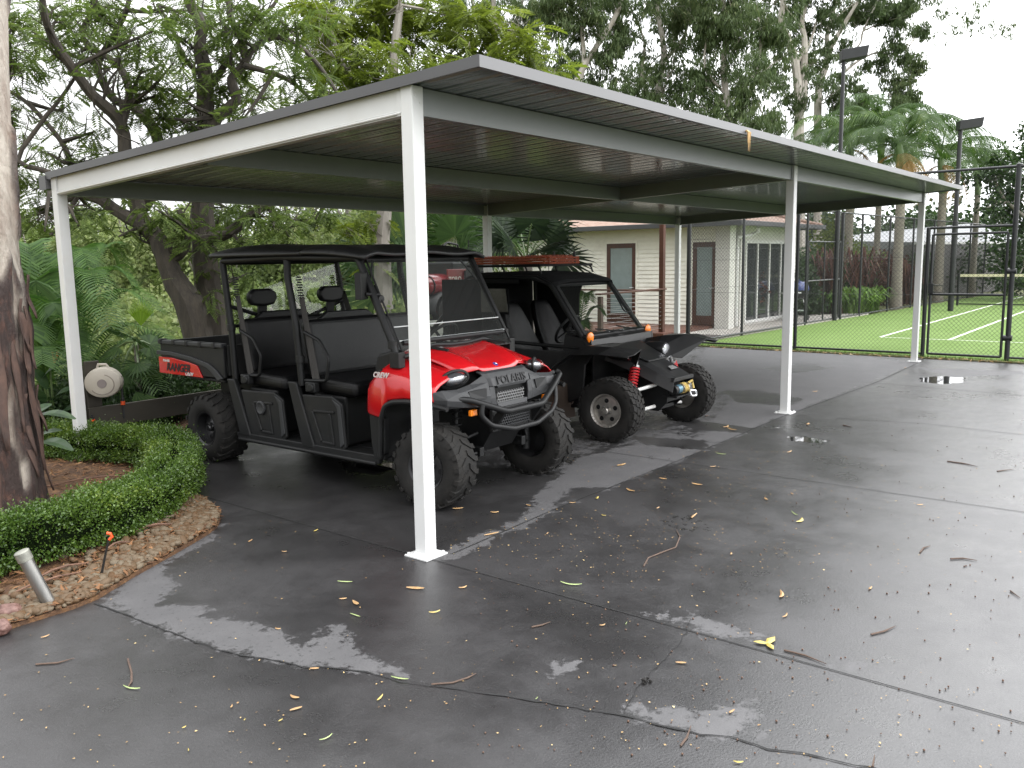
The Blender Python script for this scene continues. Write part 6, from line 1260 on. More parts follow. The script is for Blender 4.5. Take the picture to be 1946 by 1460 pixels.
# windscreen
mb = MB(); q = [P_(-.60, 1.40, 1.83), P_(.60, 1.40, 1.83), P_(.64, .97, 1.10), P_(-.64, .97, 1.10)]; mb.add(q, [(0, 1, 2, 3)]); ws = mb.build('windscreen', m_glz, uv, fix=False)
def wsp(u, v): a = Vector(q[0]).lerp(Vector(q[1]), u); b_ = Vector(q[3]).lerp(Vector(q[2]), u); return a.lerp(b_, v)+Vector((0, -.006, 0))
mb = MB(); mb.tube([wsp(0.0, .70), wsp(1, .70)], .0045, 6); mb.tube([wsp(0, .84), wsp(1, .84)], .0045, 6); mb.build('sheet_edge', m_edge, ws)
mb = MB(); mb.tube([wsp(0, 0), wsp(1, 0), wsp(1, 1), wsp(0, 1), wsp(0, 0)], .008, 6); mb.build('frame', m_tub, ws)
# rear screen
mb = MB(); mb.add([P_(-.60, 3.19, 1.82), P_(.60, 3.19, 1.82), P_(.62, 3.13, 1.27), P_(-.62, 3.13, 1.27)], [(0, 1, 2, 3)]); mb.build('rear_screen', glass('rear clear sheet', (.78, .82, .78), rough=.05, dust=.012), uv, fix=False)
# mirror
mb = MB(); mc = P_(-.60, 1.30, 1.63); mb.box((mc[0]-.14, mc[1], mc[2]), (.15, .05, .20), rot=(0, 0, .5)); mb.tube([mc, (mc[0]-.02, mc[1]-.06, mc[2]-.07), (mc[0]-.12, mc[1]-.02, mc[2]-.06)], .016, 8); mb.cyl((mc[0]-.02, mc[1]-.09, mc[2]-.10), (mc[0]-.02, mc[1]-.03, mc[2]-.10), .03, 12); mb.build('mirror', m_bp, uv, bevel=.02, seg=3)
# dash and steering wheel
mb = MB(); secs = []
for y, z in ((1.06, 1.06), (1.20, 1.13), (1.36, 1.09), (1.40, .98), (1.30, .72), (1.20, .70)): secs.append(P_(-.55, y, z))
mb.prism(secs, (1.10, 0, 0)); mb.build('dashboard', m_bp, uv, bevel=.02)
sw = Vector(P_(.34, 1.52, 1.13)); d = Vector((0, .75, .62)).normalized(); u = Vector((1, 0, 0)); v = d.cross(u); mb = MB(); mb.tube([sw+(u*math.cos(a)+v*math.sin(a))*.185 for a in np.linspace(0, 2*pi, 33)], .014, 8, cap=False)
for a in (.3, 2.4, 4.2+.5): mb.beam(sw-d*.02, sw+(u*math.cos(a)+v*math.sin(a))*.18, .03, .012)
mb.cyl(sw-d*.04, sw+d*.0, .045, 16); mb.cyl(sw-d*.04, sw-d*.26, .02, 8); mb.build('steering_wheel', m_bp, uv)
# bonnet, fenders and nose (mirrored about the centre line)
def both(f): return [f(-1), f(1)]
def bsec(y, zc, z1, z2, w1, w2, n=6):
    L = [(0, zc), (w1*.5, zc+(z1-zc)*.25), (w1, z1), ((w1+w2)/2, (z1+z2)/2+.012), (w2, z2)]; return [P_(-a, y+dy_, z) for a, z, dy_ in [(q[0], q[1], 0) for q in L][::-1]]+[P_(a, y, z) for a, z in L[1:]]
rows = [(1.16, 1.135, 1.150, 1.105, .30, .47), (1.04, 1.128, 1.150, 1.10, .30, .47), (.88, 1.095, 1.118, 1.068, .29, .47), (.74, 1.052, 1.078, 1.030, .27, .46), (.62, 1.000, 1.030, .990, .25, .44), (.555, .962, .990, .962, .24, .40)]
mb = MB(); secs = []
for y, zc, z1, z2, w1, w2 in rows:
    L = [(0, zc), (w1*.55, zc+.004), (w1*.86, zc+.010), (w1, z1), (w1*1.12, z1-.006), ((w1*1.1+w2)/2, (z1+z2)/2), (w2, z2)]
    f = lambda a: .10*(a/.44)**2*(1 if y < .6 else .5 if y < .7 else 0)          # the lip sweeps back to the sides
    secs.append([P_(-a, y+f(a), z) for a, z in L[::-1]]+[P_(a, y+f(a), z) for a, z in L[1:]])
mb.loft(secs); bo = mb.build('bonnet', m_redp, uv, solid=.012, fix=False)
mb = MB(); mb.lathe([(.001, 0), (.022, 0), (.024, -.004)], (0, 0, 0), 'Z', 20); bpos = Vector(P_(0, .615, 1.006)); mb.v = [tuple(Matrix.Rotation(.62, 3, 'X') @ Vector(v)+bpos) for v in mb.v]; mb.build('round_badge', pm('blue badge', (.03, .05, .25), .3), bo)
mb = MB(); mb.tube([bpos+Vector((-.010, -.005, .001)), bpos+Vector((0, .003, .006)), bpos+Vector((.011, -.004, .002))], .0022, 5); mb.build('badge_mark', m_sil, bo)
mb = MB(); mb.tube(arc([P_(-.62, 1.0, 1.095), P_(-.30, 1.0, 1.165), P_(-.10, .99, 1.15), P_(.10, .99, 1.15), P_(.30, 1.0, 1.165), P_(.62, 1.0, 1.095)]), .016, 8)
for a in (-.34, .36): mb.beam(P_(a, 1.0, 1.15), P_(a+.07, .86, 1.125), .045, .014)
mb.build('cowl_seal', m_tub, uv)
for sx in (-1, 1):
    mb = MB(); secs = []
    #        y     z_in  z_mid  z_out  z_bottom  out
    for y, zi, zm, zo, zb, ow in ((1.305, .86, .85, .82, .655, .715), (1.285, .965, .955, .90, .645, .722), (1.20, 1.045, 1.035, .975, .635, .728), (1.135, 1.065, 1.06, 1.005, .63, .734), (1.125, 1.06, 1.06, 1.005, .70, .736), (1.06, 1.07, 1.06, 1.005, .775, .738), (.90, 1.055, 1.04, .985, .80, .738), (.74, 1.02, 1.00, .945, .80, .735), (.63, .985, .968, .915, .795, .728), (.595, .965, .95, .895, .792, .722)):
        L = [(.43, zi), (.56, zm), (.655, zo+.02), (.70, zo-.012), (ow, zo-.06), (ow+.004, zb+.02), (ow-.012, zb)]
        secs.append([P_(sx*a, y, z) for a, z in (L if sx > 0 else L[::-1])])
    mb.loft(secs); fe = mb.build('fender', m_redp, uv, solid=.010, fix=False)
    mb = MB(); pts = [P_(sx*.737, 1.17, .34), P_(sx*.742, 1.15, .60), P_(sx*.745, 1.09, .735), P_(sx*.745, 1.0, .775), P_(sx*.745, .85, .79), P_(sx*.742, .62, .785), P_(sx*.725, .47, .765)]
    mb.tube(arc(pts), .020, 8); mb.build('arch_trim', m_bp, uv)
    mb = MB(); mb.prism([P_(sx*.715, 1.30, .655), P_(sx*.715, 1.13, .63), P_(sx*.715, 1.14, .36), P_(sx*.715, 1.19, .30), P_(sx*.715, 1.26, .30), P_(sx*.715, 1.285, .42)], (-sx*.05, 0, 0)); mb.bb(P_(sx*.40, 1.16, .30), P_(sx*.70, 1.19, 1.0)); mb.bb(P_(sx*.40, .56, .80), P_(sx*.70, 1.16, .83)); mb.build('wheel_liner', m_bp, uv, bevel=.008)
    # head lamp
    hl = thing.__wrapped__ if False else None
    c = Vector(P_(sx*.490, .612, .942)); mb = MB(); mb.ell(c, (.105, .090, .058), 24, 12, rot=(0, sx*.22, sx*.50)); lens = mb.build('headlight', m_lens, uv)
    mb = MB(); mb.ell(c+Vector((0, .014, 0)), (.095, .075, .050), 24, 12, rot=(0, sx*.22, sx*.50)); mb.build('reflector', pm('lamp reflector', (.38, .39, .41), .22, metal=.85, rvar=.05), lens)
    mb = MB(); mb.cyl(c+Vector((sx*-.02, -.052, -.002)), c+Vector((sx*-.02, -.02, -.002)), .018, 12); mb.build('bulb_cover', m_gp, lens)
    mb = MB(); rim_ = [c+Euler((0, sx*.22, sx*.50)).to_matrix() @ Vector((.110*math.cos(t), -.006, .062*math.sin(t))) for t in np.linspace(0, 2*pi, 25)]; mb.tube(rim_, .011, 6, cap=False); mb.build('bezel', m_bp, lens)
    # charcoal cheek below the lamp
    mb = MB(); secs = []
    for k, rw in enumerate((((.25, .53, .955), (.40, .545, .895), (.57, .52, .880), (.69, .56, .885), (.722, .61, .87)), ((.255, .485, .90), (.42, .505, .865), (.58, .485, .855), (.695, .495, .82), (.725, .60, .82)), ((.255, .46, .80), (.42, .475, .815), (.57, .47, .80), (.69, .505, .78), (.722, .60, .795)), ((.25, .46, .715), (.42, .465, .735), (.55, .48, .75), (.66, .52, .755), (.70, .60, .79)))): secs.append([P_(sx*a, y, z) for a, y, z in (rw if sx > 0 else rw[::-1])])
    mb.loft(secs, smooth=False); ck = mb.build('nose_cheek', m_gp, uv, solid=.014, bevel=.006, fix=False)
    mb = MB(); mb.prism([P_(sx*.30, .458, .862), P_(sx*.48, .480, .858), P_(sx*.47, .462, .805), P_(sx*.31, .448, .79)], (0, .02, 0)); mb.build('vent_opening', m_tub, ck)
    mb = MB(); mb.box(P_(sx*.45, .47, .70), (.07, .03, .045)); mb.build('amber_marker', m_amb, uv, bevel=.006)
# centre of the nose
mb = MB(); n0 = [(.0, .430, .965, .955), ]
face = [[P_(a*k1, y0+max(0, abs(a)-.84)*.25, z) for a in (-1, -.86, -.5, 0, .5, .86, 1)] for (k1, y0, z) in ((.275, .545, .972), (.272, .505, .958), (.264, .478, .925), (.257, .457, .865))]
mb.loft(face, smooth=False)
for sx in (-1, 1): 
    s_ = [[P_(sx*a, y, z) for a, y, z in r] for r in (((.257, .475, .865), (.205, .470, .865)), ((.262, .462, .78), (.20, .456, .78)), ((.245, .46, .715), (.19, .455, .715)))]; mb.loft(s_ if sx > 0 else [r[::-1] for r in s_], smooth=False)
mb.build('nose_panel', m_gp, uv, solid=.016, bevel=.005, fix=False)
m_deb = pm('debossed lettering', (.010, .010, .011), .6)
text('nose_lettering', 'POLARIS', m_deb, uv, frame4(P_(0, .4575, .905), (1, 0, 0), (0, .35, 1)), .088, .003, bold=.0012, space=1.08)
def honey(name, a0, a1, z0, z1, y, par, step=.026, mat=m_gp):
    mb = MB(); r = 0; z = z0
    while z <= z1: mb.bb(P_(a0, y, z-.0035), P_(a1, y+.012, z+.0035)); z += step*.8
    z = z0; k = 0
    while z < z1-.005:
        a = a0+(step/2 if k % 2 else 0)
        while a <= a1: mb.bb(P_(a-.0035, y+.001, z+.0035), P_(a+.0035, y+.011, min(z1, z+step*.8)-.0035)); a += step
        z += step*.8; k += 1
    return mb.build(name, mat, par)
honey('grille', -.165, .165, .735, .820, .465, uv, .028, pm('grey grille', (.16, .16, .16), .45))
mb = MB(); mb.bb(P_(-.20, .50, .70), P_(.20, .52, .90)); mb.bb(P_(-.24, .46, .52), P_(.24, .48, .69)); mb.build('grille_backing', m_tub, uv)
mb = MB(); mb.prism([P_(-.19, .45, .735), P_(.19, .45, .735), P_(.17, .44, .70), P_(-.17, .44, .70)], (0, .03, 0)); mb.prism([P_(-.19, .452, .872), P_(.19, .452, .872), P_(.17, .455, .850), P_(-.17, .455, .850)], (0, .03, 0)); mb.build('grille_frame', m_gp, uv, bevel=.004)
honey('lower_grille', -.19, .19, .555, .665, .435, uv, .026, m_gp)
mb = MB(); mb.bb(P_(-.26, .44, .52), P_(-.19, .475, .69)); mb.bb(P_(.19, .44, .52), P_(.26, .475, .69)); mb.bb(P_(-.19, .445, .665), P_(.19, .475, .70)); mb.bb(P_(-.19, .445, .52), P_(.19, .475, .55)); mb.build('bumper_cover', m_bp, uv, bevel=.008)
# bull bar
mb = MB(); rb = .0245
mb.tube(arc([P_(-.60, .66, .80), P_(-.66, .53, .83), P_(-.50, .45, .80), P_(-.22, .33, .69), P_(.22, .33, .69), P_(.50, .42, .79), P_(.66, .47, .865), P_(.655, .50, .885)]), rb, 10)
mb.tube(arc([P_(-.42, .40, .76), P_(-.44, .40, .68), P_(-.36, .37, .60), P_(-.14, .335, .545), P_(.16, .335, .545), P_(.40, .37, .60), P_(.50, .40, .66), P_(.56, .45, .82)]), rb*.85, 10)
for a in (-.24, .24): mb.beam(P_(a, .35, .70), P_(a, .46, .56), .03, .06)
mb.build('bull_bar', m_tub, uv)
# tray
m_trayi = pm('tray inside', (.022, .022, .022), .7)
Y0t, Y1t = 3.24, 4.30
mb = MB(); mb.bb(P_(-.64, Y0t, .80), P_(.64, Y1t, .83)); mb.bb(P_(-.64, Y0t, .83), P_(.64, Y0t+.03, 1.08)); mb.build('tray_floor', m_trayi, uv, bevel=.004)
for sx in (-1, 1):
    X = sx*.655; mb = MB(); mb.prism([P_(X, Y0t, .78), P_(X, Y1t, .76), P_(X, Y1t+.01, 1.075), P_(X, Y0t, 1.085)], (sx*.035, 0, 0)); sd_p = mb.build('tray_side', m_bp, uv, bevel=.008)
    mb = MB(); mb.prism([P_(X-sx*.012, Y0t, 1.062), P_(X-sx*.012, Y1t+.015, 1.052), P_(X-sx*.012, Y1t+.02, 1.092), P_(X-sx*.012, Y0t, 1.10)], (sx*.068, 0, 0)); mb.build('top_rail', m_gp, sd_p, bevel=.008)
    for k in range(5): mb = MB(); mb.box(P_(X+sx*.03, Y0t+.12+k*.225, 1.078), (.070, .045, .052)); mb.build('tie_down', m_bp, sd_p, bevel=.008)
    # grey wave moulding and red decal field
    Xo = X+sx*.036; up = [(4.355, .985), (4.10, .985), (3.75, .955), (3.46, .905), (3.36, .86), (3.25, .78)]; lo_ = [(4.355, .945), (4.10, .945), (3.76, .915), (3.50, .865), (3.43, .83), (3.33, .755)]
    mb = MB(); mb.prism([P_(Xo, *p) for p in up]+[P_(Xo, *p) for p in lo_[::-1]], (sx*.018, 0, 0)); mb.build('side_moulding', m_gp, sd_p, bevel=.006)
    red = [(4.33, .925), (4.10, .925), (3.78, .895), (3.66, .875), (3.58, .765), (4.33, .765)]
    mb = MB(); mb.prism([P_(Xo, *p) for p in red], (sx*.012, 0, 0)); mb.build('red_panel', m_redp, sd_p, bevel=.004)
    if sx < 0:
        xa = (0, -1, 0); o = P_(0, 0, 0); xx = XC+Xo-.0135
        text('side_lettering', 'RANGER', m_deb, sd_p, frame4((xx-.0015, 3.985, .832), xa, (0, 0, 1)), .108, .001, .28, .0032, .98)
        text('side_lettering', 'POLARIS', m_edge, sd_p, frame4((xx-.001, 4.19, .893), xa, (0, 0, 1)), .030, .0006, .2, .001)
        text('side_lettering', 'CREW', m_edge, sd_p, frame4((xx-.001, 3.80, .785), xa, (0, 0, 1)), .045, .0006, .28, .0015, 1.05)
mb = MB(); mb.bb(P_(-.66, Y1t, .78), P_(.66, Y1t+.04, 1.08)); mb.build('tailgate', m_bp, uv, bevel=.01)
mb = MB(); mb.prism([P_(-.655, 3.30, .76), P_(-.655, 3.95, .76), P_(-.655, 3.88, .73), P_(-.655, 3.3, .73)], (1.31, 0, 0)); mb.build('rear_wheel_liner', m_bp, uv, bevel=.01)
text('fender_lettering', 'CREW', pm('lettering cream', (.55, .50, .48), .4), uv, frame4((XC-.7395, 1.13, .965), (0, -1, .0), (.10, 0, 1)), .055, .0014, .28, .0022, 1.05)
# ------------------------------------------------------------------ the black buggy
BC = 4.26
bg_ = thing('dune_buggy', 'black off road buggy with open front suspension and orange indicator lamps', 'buggy', (BC, 2.0, 0))
def Q_(a, y, z): return (BC+a, y, z)
m_bk = pm('satin black body panel', (.010, .0103, .011), .42, var=.15, coat=.05, dirt=(.04, .038, .035, .3), dscale=3)
m_can = pm('black canvas', (.008, .0083, .0087), .9, spec=.15, var=.2, bump=.3, bscale=150)
m_alr = pm('worn alloy rim', (.42, .40, .37), .35, metal=.75, var=.2, scale=15, dirt=(.16, .14, .11, .4), dscale=14)
RB = .325
wheel(bg_, (BC-.70, .86, RB-.008), RB, .25, .165, -1, 0, 5, m_alr, 26, steer=.06, style='road')
wheel(bg_, (BC+.70, .76, RB-.008), RB, .25, .165, 1, 0, 5, m_alr, 26, steer=.06, style='road')
wheel(bg_, (BC-.72, 3.25, RB-.008), RB, .30, .165, -1, 0, 5, m_alr, 26, style='road')
wheel(bg_, (BC+.72, 3.25, RB-.008), RB, .30, .165, 1, 0, 5, m_alr, 26, style='road')
# front bulkhead box carrying the arms and winch
mb = MB()
for sx in (-1, 1): mb.prism([Q_(sx*.17, .50, .58), Q_(sx*.17, 1.20, .62), Q_(sx*.17, 1.25, .28), Q_(sx*.17, .62, .24), Q_(sx*.17, .52, .34)], (-sx*.02, 0, 0))
mb.bb(Q_(-.15, .60, .26), Q_(.15, 1.2, .30)); mb.bb(Q_(-.15, .53, .34), Q_(.15, .55, .56))
for sx in (-1, 1): mb.beam(Q_(sx*.36, 1.2, .26), Q_(sx*.40, 3.4, .26), .05, .05); mb.beam(Q_(sx*.17, 1.0, .28), Q_(sx*.36, 1.35, .26), .05, .05)
for y in (1.4, 2.2, 3.0): mb.beam(Q_(-.38, y, .26), Q_(.38, y, .26), .04, .04)
mb.build('chassis', m_tub, bg_, bevel=.004)
m_wa = pm('white painted tube', (.72, .72, .70), .35, dirt=(.35, .32, .28, .5), dscale=12)
for sx, wy in ((-1, .86), (1, .76)):
    mb = MB(); mb.tube([Q_(sx*.18, .64, .52), Q_(sx*.40, wy-.10, .47), Q_(sx*.56, wy, .455)], .019, 10); mb.tube([Q_(sx*.18, 1.08, .52), Q_(sx*.56, wy, .455)], .015, 8); mb.build('upper_arm', m_wa, bg_)
    mb = MB(); mb.tube([Q_(sx*.17, .66, .29), Q_(sx*.56, wy-.02, .225)], .019, 10); mb.tube([Q_(sx*.17, 1.1, .29), Q_(sx*.56, wy, .225)], .015, 8); mb.build('lower_arm', m_wa, bg_)
    mb = MB(); mb.beam(Q_(sx*.565, wy, .20), Q_(sx*.555, wy, .48), .05, .06); mb.cyl(Q_(sx*.54, wy, .33), Q_(sx*.62, wy, .33), .07, 18); mb.cyl(Q_(sx*.18, wy+.05, .36), Q_(sx*.56, wy+.05, .33), .012, 8); mb.build('hub_carrier', m_tub, bg_)
    t0, t1 = Vector(Q_(sx*.42, wy-.06, .44)), Vector(Q_(sx*.27, wy-.04, .76)); mb = MB(); spring(mb, t0+(t1-t0)*.08, t0+(t1-t0)*.80, .044, 8, .011); mb.build('coil_spring', pm('red spring paint', (.42, .015, .02), .35, dirt=(.2, .03, .03, .4)), bg_)
    mb = MB(); mb.cyl(t0, t1, .020, 12); mb.cyl(t0+(t1-t0)*.80, t0+(t1-t0)*.86, .045, 16); mb.cyl(t0+(t1-t0)*.02, t0+(t1-t0)*.06, .045, 16); mb.build('shock_absorber', m_metal, bg_)
# sloping nose deck, bonnet, scuttle
mb = MB(); secs = []
for y, z, w1, dz in ((.42, .585, .205, .035), (.60, .665, .235, .05), (.85, .775, .26, .07), (1.08, .865, .31, .08), (1.20, .905, .36, .07)):
    secs.append([Q_(-w1-.03, y, z-.13), Q_(-w1, y, z-.012), Q_(-w1*.70, y, z+dz*.35), Q_(w1*.70, y, z+dz*.35), Q_(w1, y, z-.012), Q_(w1+.03, y, z-.13)])
mb.loft(secs, smooth=False); mb.prism([Q_(-.205, .415, .60), Q_(.205, .415, .60), Q_(.22, .42, .565), Q_(-.22, .42, .565)], (0, .04, 0)); mb.build('nose_deck', m_bk, bg_, solid=.008, bevel=.006, fix=False)
mb = MB(); mb.prism([Q_(-.20, .72, .745), Q_(.20, .72, .745), Q_(.30, 1.12, .905), Q_(-.30, 1.12, .905)], (0, -.008, .018)); mb.build('bonnet_panel', m_bk, bg_, bevel=.008)
mb = MB(); mb.prism([Q_(-.07, .53, .668), Q_(.07, .53, .668), Q_(.05, .58, .692), Q_(-.05, .58, .692)], (0, -.004, .010)); mb.build('nose_plate', pm('grey emblem plate', (.17, .17, .17), .4), bg_, bevel=.002)
mb = MB(); secs = []
for y, z in ((1.10, .86), (1.12, .99), (1.30, 1.035), (1.42, 1.02)): secs.append([Q_(a, y+.04*abs(a), z) for a in (-.62, -.55, 0, .55, .62)])
mb.loft(secs, smooth=False)
for sx in (-1, 1): mb.prism([Q_(sx*.61, 1.12, .86), Q_(sx*.61, 1.14, .99), Q_(sx*.61, 1.46, 1.03), Q_(sx*.61, 1.50, .78), Q_(sx*.61, 1.2, .74)], (sx*.02, 0, 0))
mb.prism([Q_(-.61, 1.12, .86), Q_(.61, 1.12, .86), Q_(.5, 1.2, .55), Q_(-.5, 1.2, .55)], (0, .02, 0)); mb.build('scuttle', m_bk, bg_, solid=.006, bevel=.004, fix=False)
# angular front guards with lamps
for sx in (-1, 1):
    y = 0 if sx < 0 else -.05
    A = [(.30, 1.22, .84), (.27, 1.0, .80), (.33, .82, .745), (.45, .72, .73)]; Bm = [(.48, 1.28, .90), (.50, .98, .955), (.58, .76, .972), (.66, .54, .925)]; Cc_ = [(.74, 1.40, .82), (.82, 1.05, .95), (.88, .74, .955), (.86, .50, .895)]; E_ = [(.80, 1.62, .62), (.90, 1.22, .86), (.96, .84, .89), (.92, .56, .87)]
    secs = [[Q_(sx*r[k][0], r[k][1]+y, r[k][2]) for r in (A, Bm, Cc_, E_)] for k in range(4)]
    if sx < 0: secs = [s_[::-1] for s_ in secs]
    mb = MB(); mb.loft(secs, smooth=False); gd = mb.build('front_guard', m_bk, bg_, solid=.012, bevel=.005, fix=False)
    c = Vector(Q_(-.35, .95, .84)) if sx < 0 else Vector(Q_(.35, .915, .832)); d = Vector((sx*-.05, -1, -.05)).normalized()
    mb = MB(); mb.tube([c+d*.10, c+d*.09, c+d*.0, c-d*.12, c-d*.16], [.072, .078, .078, .068, .04], 24); mb.build('lamp_bowl', m_bk, bg_, fix=True)
    mb = MB(); mb.tube([c+d*.095, c+d*.108, c+d*.118], [.066, .060, .02], 24); hl = mb.build('headlight', m_sil, bg_)
    mb = MB(); mb.tube([c+d*.112, c+d*.124, c+d*.130], [.068, .058, .01], 24); mb.build('lens', m_lens, hl)
    # indicator on a stalk
    p0 = Vector(Q_(sx*.58, 1.16, .93)); p1 = Vector(Q_(-.61, 1.17, .995)) if sx < 0 else Vector(Q_(.60, 1.19, .99)); mb = MB(); mb.tube([p0, p1+Vector((0, .02, -.05)), p1+Vector((0, .02, 0))], .009, 6); mb.build('indicator_stalk', m_tub, bg_)
    mb = MB(); dd = Vector((-.35, -1, 0)).normalized(); mb.tube([p1+dd*q for q in (0, .004, .018, .028, .034)], [.030, .040, .042, .032, .012], 18); mb.v = [(v[0], v[1], p1.z+.02+(v[2]-p1.z)*1.35) for v in mb.v]; mb.build('indicator', m_amb, bg_)
    mb = MB(); mb.tube([p1+Vector((0, .022, .02)), p1+Vector((0, .06, .02))], [.036, .030], 14); mb.build('indicator_housing', m_tub, bg_)
    # side tray behind the wheel, mud flap, sill
    mb = MB(); mb.prism([Q_(sx*.86, 1.62, .62), Q_(sx*.86, 1.42, .52), Q_(sx*.80, 1.40, .16), Q_(sx*.80, 1.55, .14)], (-sx*.30, .02, 0)); mb.build('mud_flap', pm('brown rubber flap', (.055, .038, .028), .7, var=.3), bg_)
    mb = MB(); mb.prism([Q_(sx*.60, 1.20, .86), Q_(sx*.62, 1.95, .86), Q_(sx*.64, 3.0, .90), Q_(sx*.64, 3.2, .30), Q_(sx*.60, 1.6, .24), Q_(sx*.60, 1.25, .40)], (sx*.03, 0, 0)); mb.beam(Q_(sx*.70, 1.5, .24), Q_(sx*.70, 2.9, .24), .05, .06); mb.build('side_panel', m_bk, bg_, bevel=.008)
    mb = MB(); secs = []
    for a in np.linspace(-.2, pi+.2, 12): secs.append([Q_(sx*q, 3.25-math.cos(a)*.44, .33+math.sin(a)*.44) for q in (.52, .95)])
    mb.loft(secs); mb.build('rear_guard', m_bk, bg_, solid=.012, fix=False)
# cage
mb = MB()
for sx in (-1, 1):
    mb.tube(arc([Q_(sx*.61, 1.20, .93), Q_(sx*.575, 1.67, 1.54), Q_(sx*.55, 1.88, 1.62), Q_(sx*.55, 2.75, 1.63), Q_(sx*.58, 3.35, 1.05), Q_(sx*.5, 3.7, .75)]), .026, 10); mb.tube([Q_(sx*.60, 2.72, .5), Q_(sx*.55, 2.72, 1.62)], .026, 10); mb.tube([Q_(sx*.62, 1.28, .90), Q_(sx*.60, 2.15, .92), Q_(sx*.60, 2.72, 1.0)], .020, 8)
for y, z in ((1.67, 1.54), (1.88, 1.62), (2.73, 1.62)): mb.tube([Q_(-.56, y, z), Q_(.56, y, z)], .024, 8)
mb.tube([Q_(-.60, 1.21, 1.02), Q_(.60, 1.21, 1.02)], .02, 8); mb.build('roll_cage', m_tub, bg_)
for sx in (-1, 1): mb = MB(); mb.prism([Q_(sx*.60, 1.17, .95), Q_(sx*.60, 1.23, .98), Q_(sx*.555, 1.71, 1.575), Q_(sx*.555, 1.64, 1.565)], (-sx*.055, 0, 0)); mb.build('windscreen_pillar', m_bk, bg_, bevel=.008)
mb = MB(); mb.add([Q_(-.54, 1.64, 1.54), Q_(.54, 1.64, 1.54), Q_(.57, 1.19, 1.00), Q_(-.57, 1.19, 1.00)], [(0, 1, 2, 3)]); wsb = mb.build('windscreen', glass('clear windscreen', (.93, .95, .94), rough=.02, dust=.02), bg_, fix=False)
mb = MB(); mb.tube([Q_(.0, 1.15, 1.035), Q_(-.12, 1.17, 1.05), Q_(-.45, 1.20, 1.09)], .007, 6); mb.tube([Q_(.30, 1.15, 1.035), Q_(.10, 1.19, 1.07), Q_(-.06, 1.19, 1.10)], .007, 6); mb.build('wiper', m_tub, bg_)
mb = MB(); 
for a in (-.20, .02): mb.tube([Q_(a, 1.20, 1.045), Q_(a+.04, 1.19, 1.055), Q_(a+.09, 1.20, 1.045), Q_(a+.13, 1.22, 1.06)], .007, 6)
mb.build('scuttle_handles', m_sil, bg_)
mb = MB(); mb.tube(arc([Q_(.52, 1.58, 1.50), Q_(.44, 1.57, 1.50), Q_(.42, 1.38, 1.22), Q_(.54, 1.36, 1.20)]), .008, 6); mb.build('windscreen_hoop', m_tub, bg_)
# canvas roof, side doors with clear panels
mb = MB(); secs = []
for y, z, w1 in ((1.60, 1.57, .585), (1.66, 1.60, .60), (1.92, 1.66, .60), (2.25, 1.675, .60), (2.76, 1.67, .60), (2.86, 1.64, .60)): secs.append([Q_(a*w1, y+(.03 if abs(a) > .95 else 0), z-(.055 if abs(a) == 1 else .012 if abs(a) > .8 else 0)) for a in (-1, -.88, -.5, 0, .5, .88, 1)])
mb.loft(secs, smooth=True); mb.build('canvas_roof', m_can, bg_, solid=.012, fix=False)
for sx in (-1, 1):
    X = sx*.605; ol = [(1.30, 1.02), (1.62, 1.52), (1.80, 1.60), (2.73, 1.61), (2.73, 1.0), (1.30, .93)]
    win = [(1.86, 1.50), (2.32, 1.53), (2.36, 1.24), (1.72, 1.20)]
    mb = MB(); o3 = [Q_(X, *p) for p in ol]; w3 = [Q_(X, *p) for p in win]
    if sx < 0:  # canvas behind the seats only on the near side, door itself is off: frame with a clear quarter panel
        mb.prism([Q_(X, 2.08, 1.60), Q_(X, 2.73, 1.61), Q_(X, 2.73, .95), Q_(X, 2.62, .95), Q_(X, 2.62, 1.22), Q_(X, 2.22, 1.22), Q_(X, 2.22, 1.50), Q_(X, 2.62, 1.50), Q_(X, 2.62, 1.56), Q_(X, 2.08, 1.56)], (.012, 0, 0)); mb.bb(Q_(-.605, 2.6, .9), Q_(-.595, 3.2, 1.6)); mb.build('side_curtain', m_can, bg_)
    else:
        mb.prism([Q_(X, 2.12, .93), Q_(X, 2.10, 1.40), Q_(X, 2.06, 1.50), Q_(X, 1.80, 1.56), Q_(X, 1.86, 1.60), Q_(X, 2.73, 1.61), Q_(X, 2.73, .93)], (-.012, 0, 0)); mb.build('side_curtain', m_can, bg_)
mb = MB(); mb.bb(Q_(-.58, 2.78, .5), Q_(.58, 2.79, 1.62)); mb.build('rear_curtain', m_can, bg_)
mb = MB(); mb.prism([Q_(-.62, 2.60, 1.50), Q_(-.62, 2.25, 1.50), Q_(-.62, 2.22, 1.25), Q_(-.62, 2.60, 1.24)], (.003, 0, 0)); mb.build('clear_panel', pm('smoky clear vinyl', (.055, .05, .045), .25, var=.3), bg_)
# seats
for a in (-.29, .29):
    mb = MB(); secs = []
    for y, z, w1, dp in ((1.62, .50, .22, .05), (1.70, .55, .24, .03), (2.00, .52, .24, .06), (2.18, .58, .24, .08), (2.32, .85, .24, .07), (2.42, 1.10, .21, .05), (2.48, 1.28, .15, .03), (2.50, 1.34, .10, .01)): secs.append([Q_(a+q*w1, y-(dp if abs(q) > .9 else 0), z+(dp*.6 if abs(q) > .9 and z < .7 else 0)) for q in (-1.05, -1, -.55, 0, .55, 1, 1.05)])
    mb.loft(secs); mb.build('seat', m_vin, bg_, solid=.07, sub=1, fix=False)
mb = MB(); mb.bb(Q_(-.58, 1.3, .27), Q_(.58, 3.0, .30)); mb.build('floor', m_tub, bg_)
mb = MB(); mb.box(Q_(-.36, 1.44, .93), (.30, .20, .22)); mb.bb(Q_(-.58, 1.32, .86), Q_(.58, 1.36, 1.02)); mb.build('dashboard', m_bp, bg_, bevel=.012)
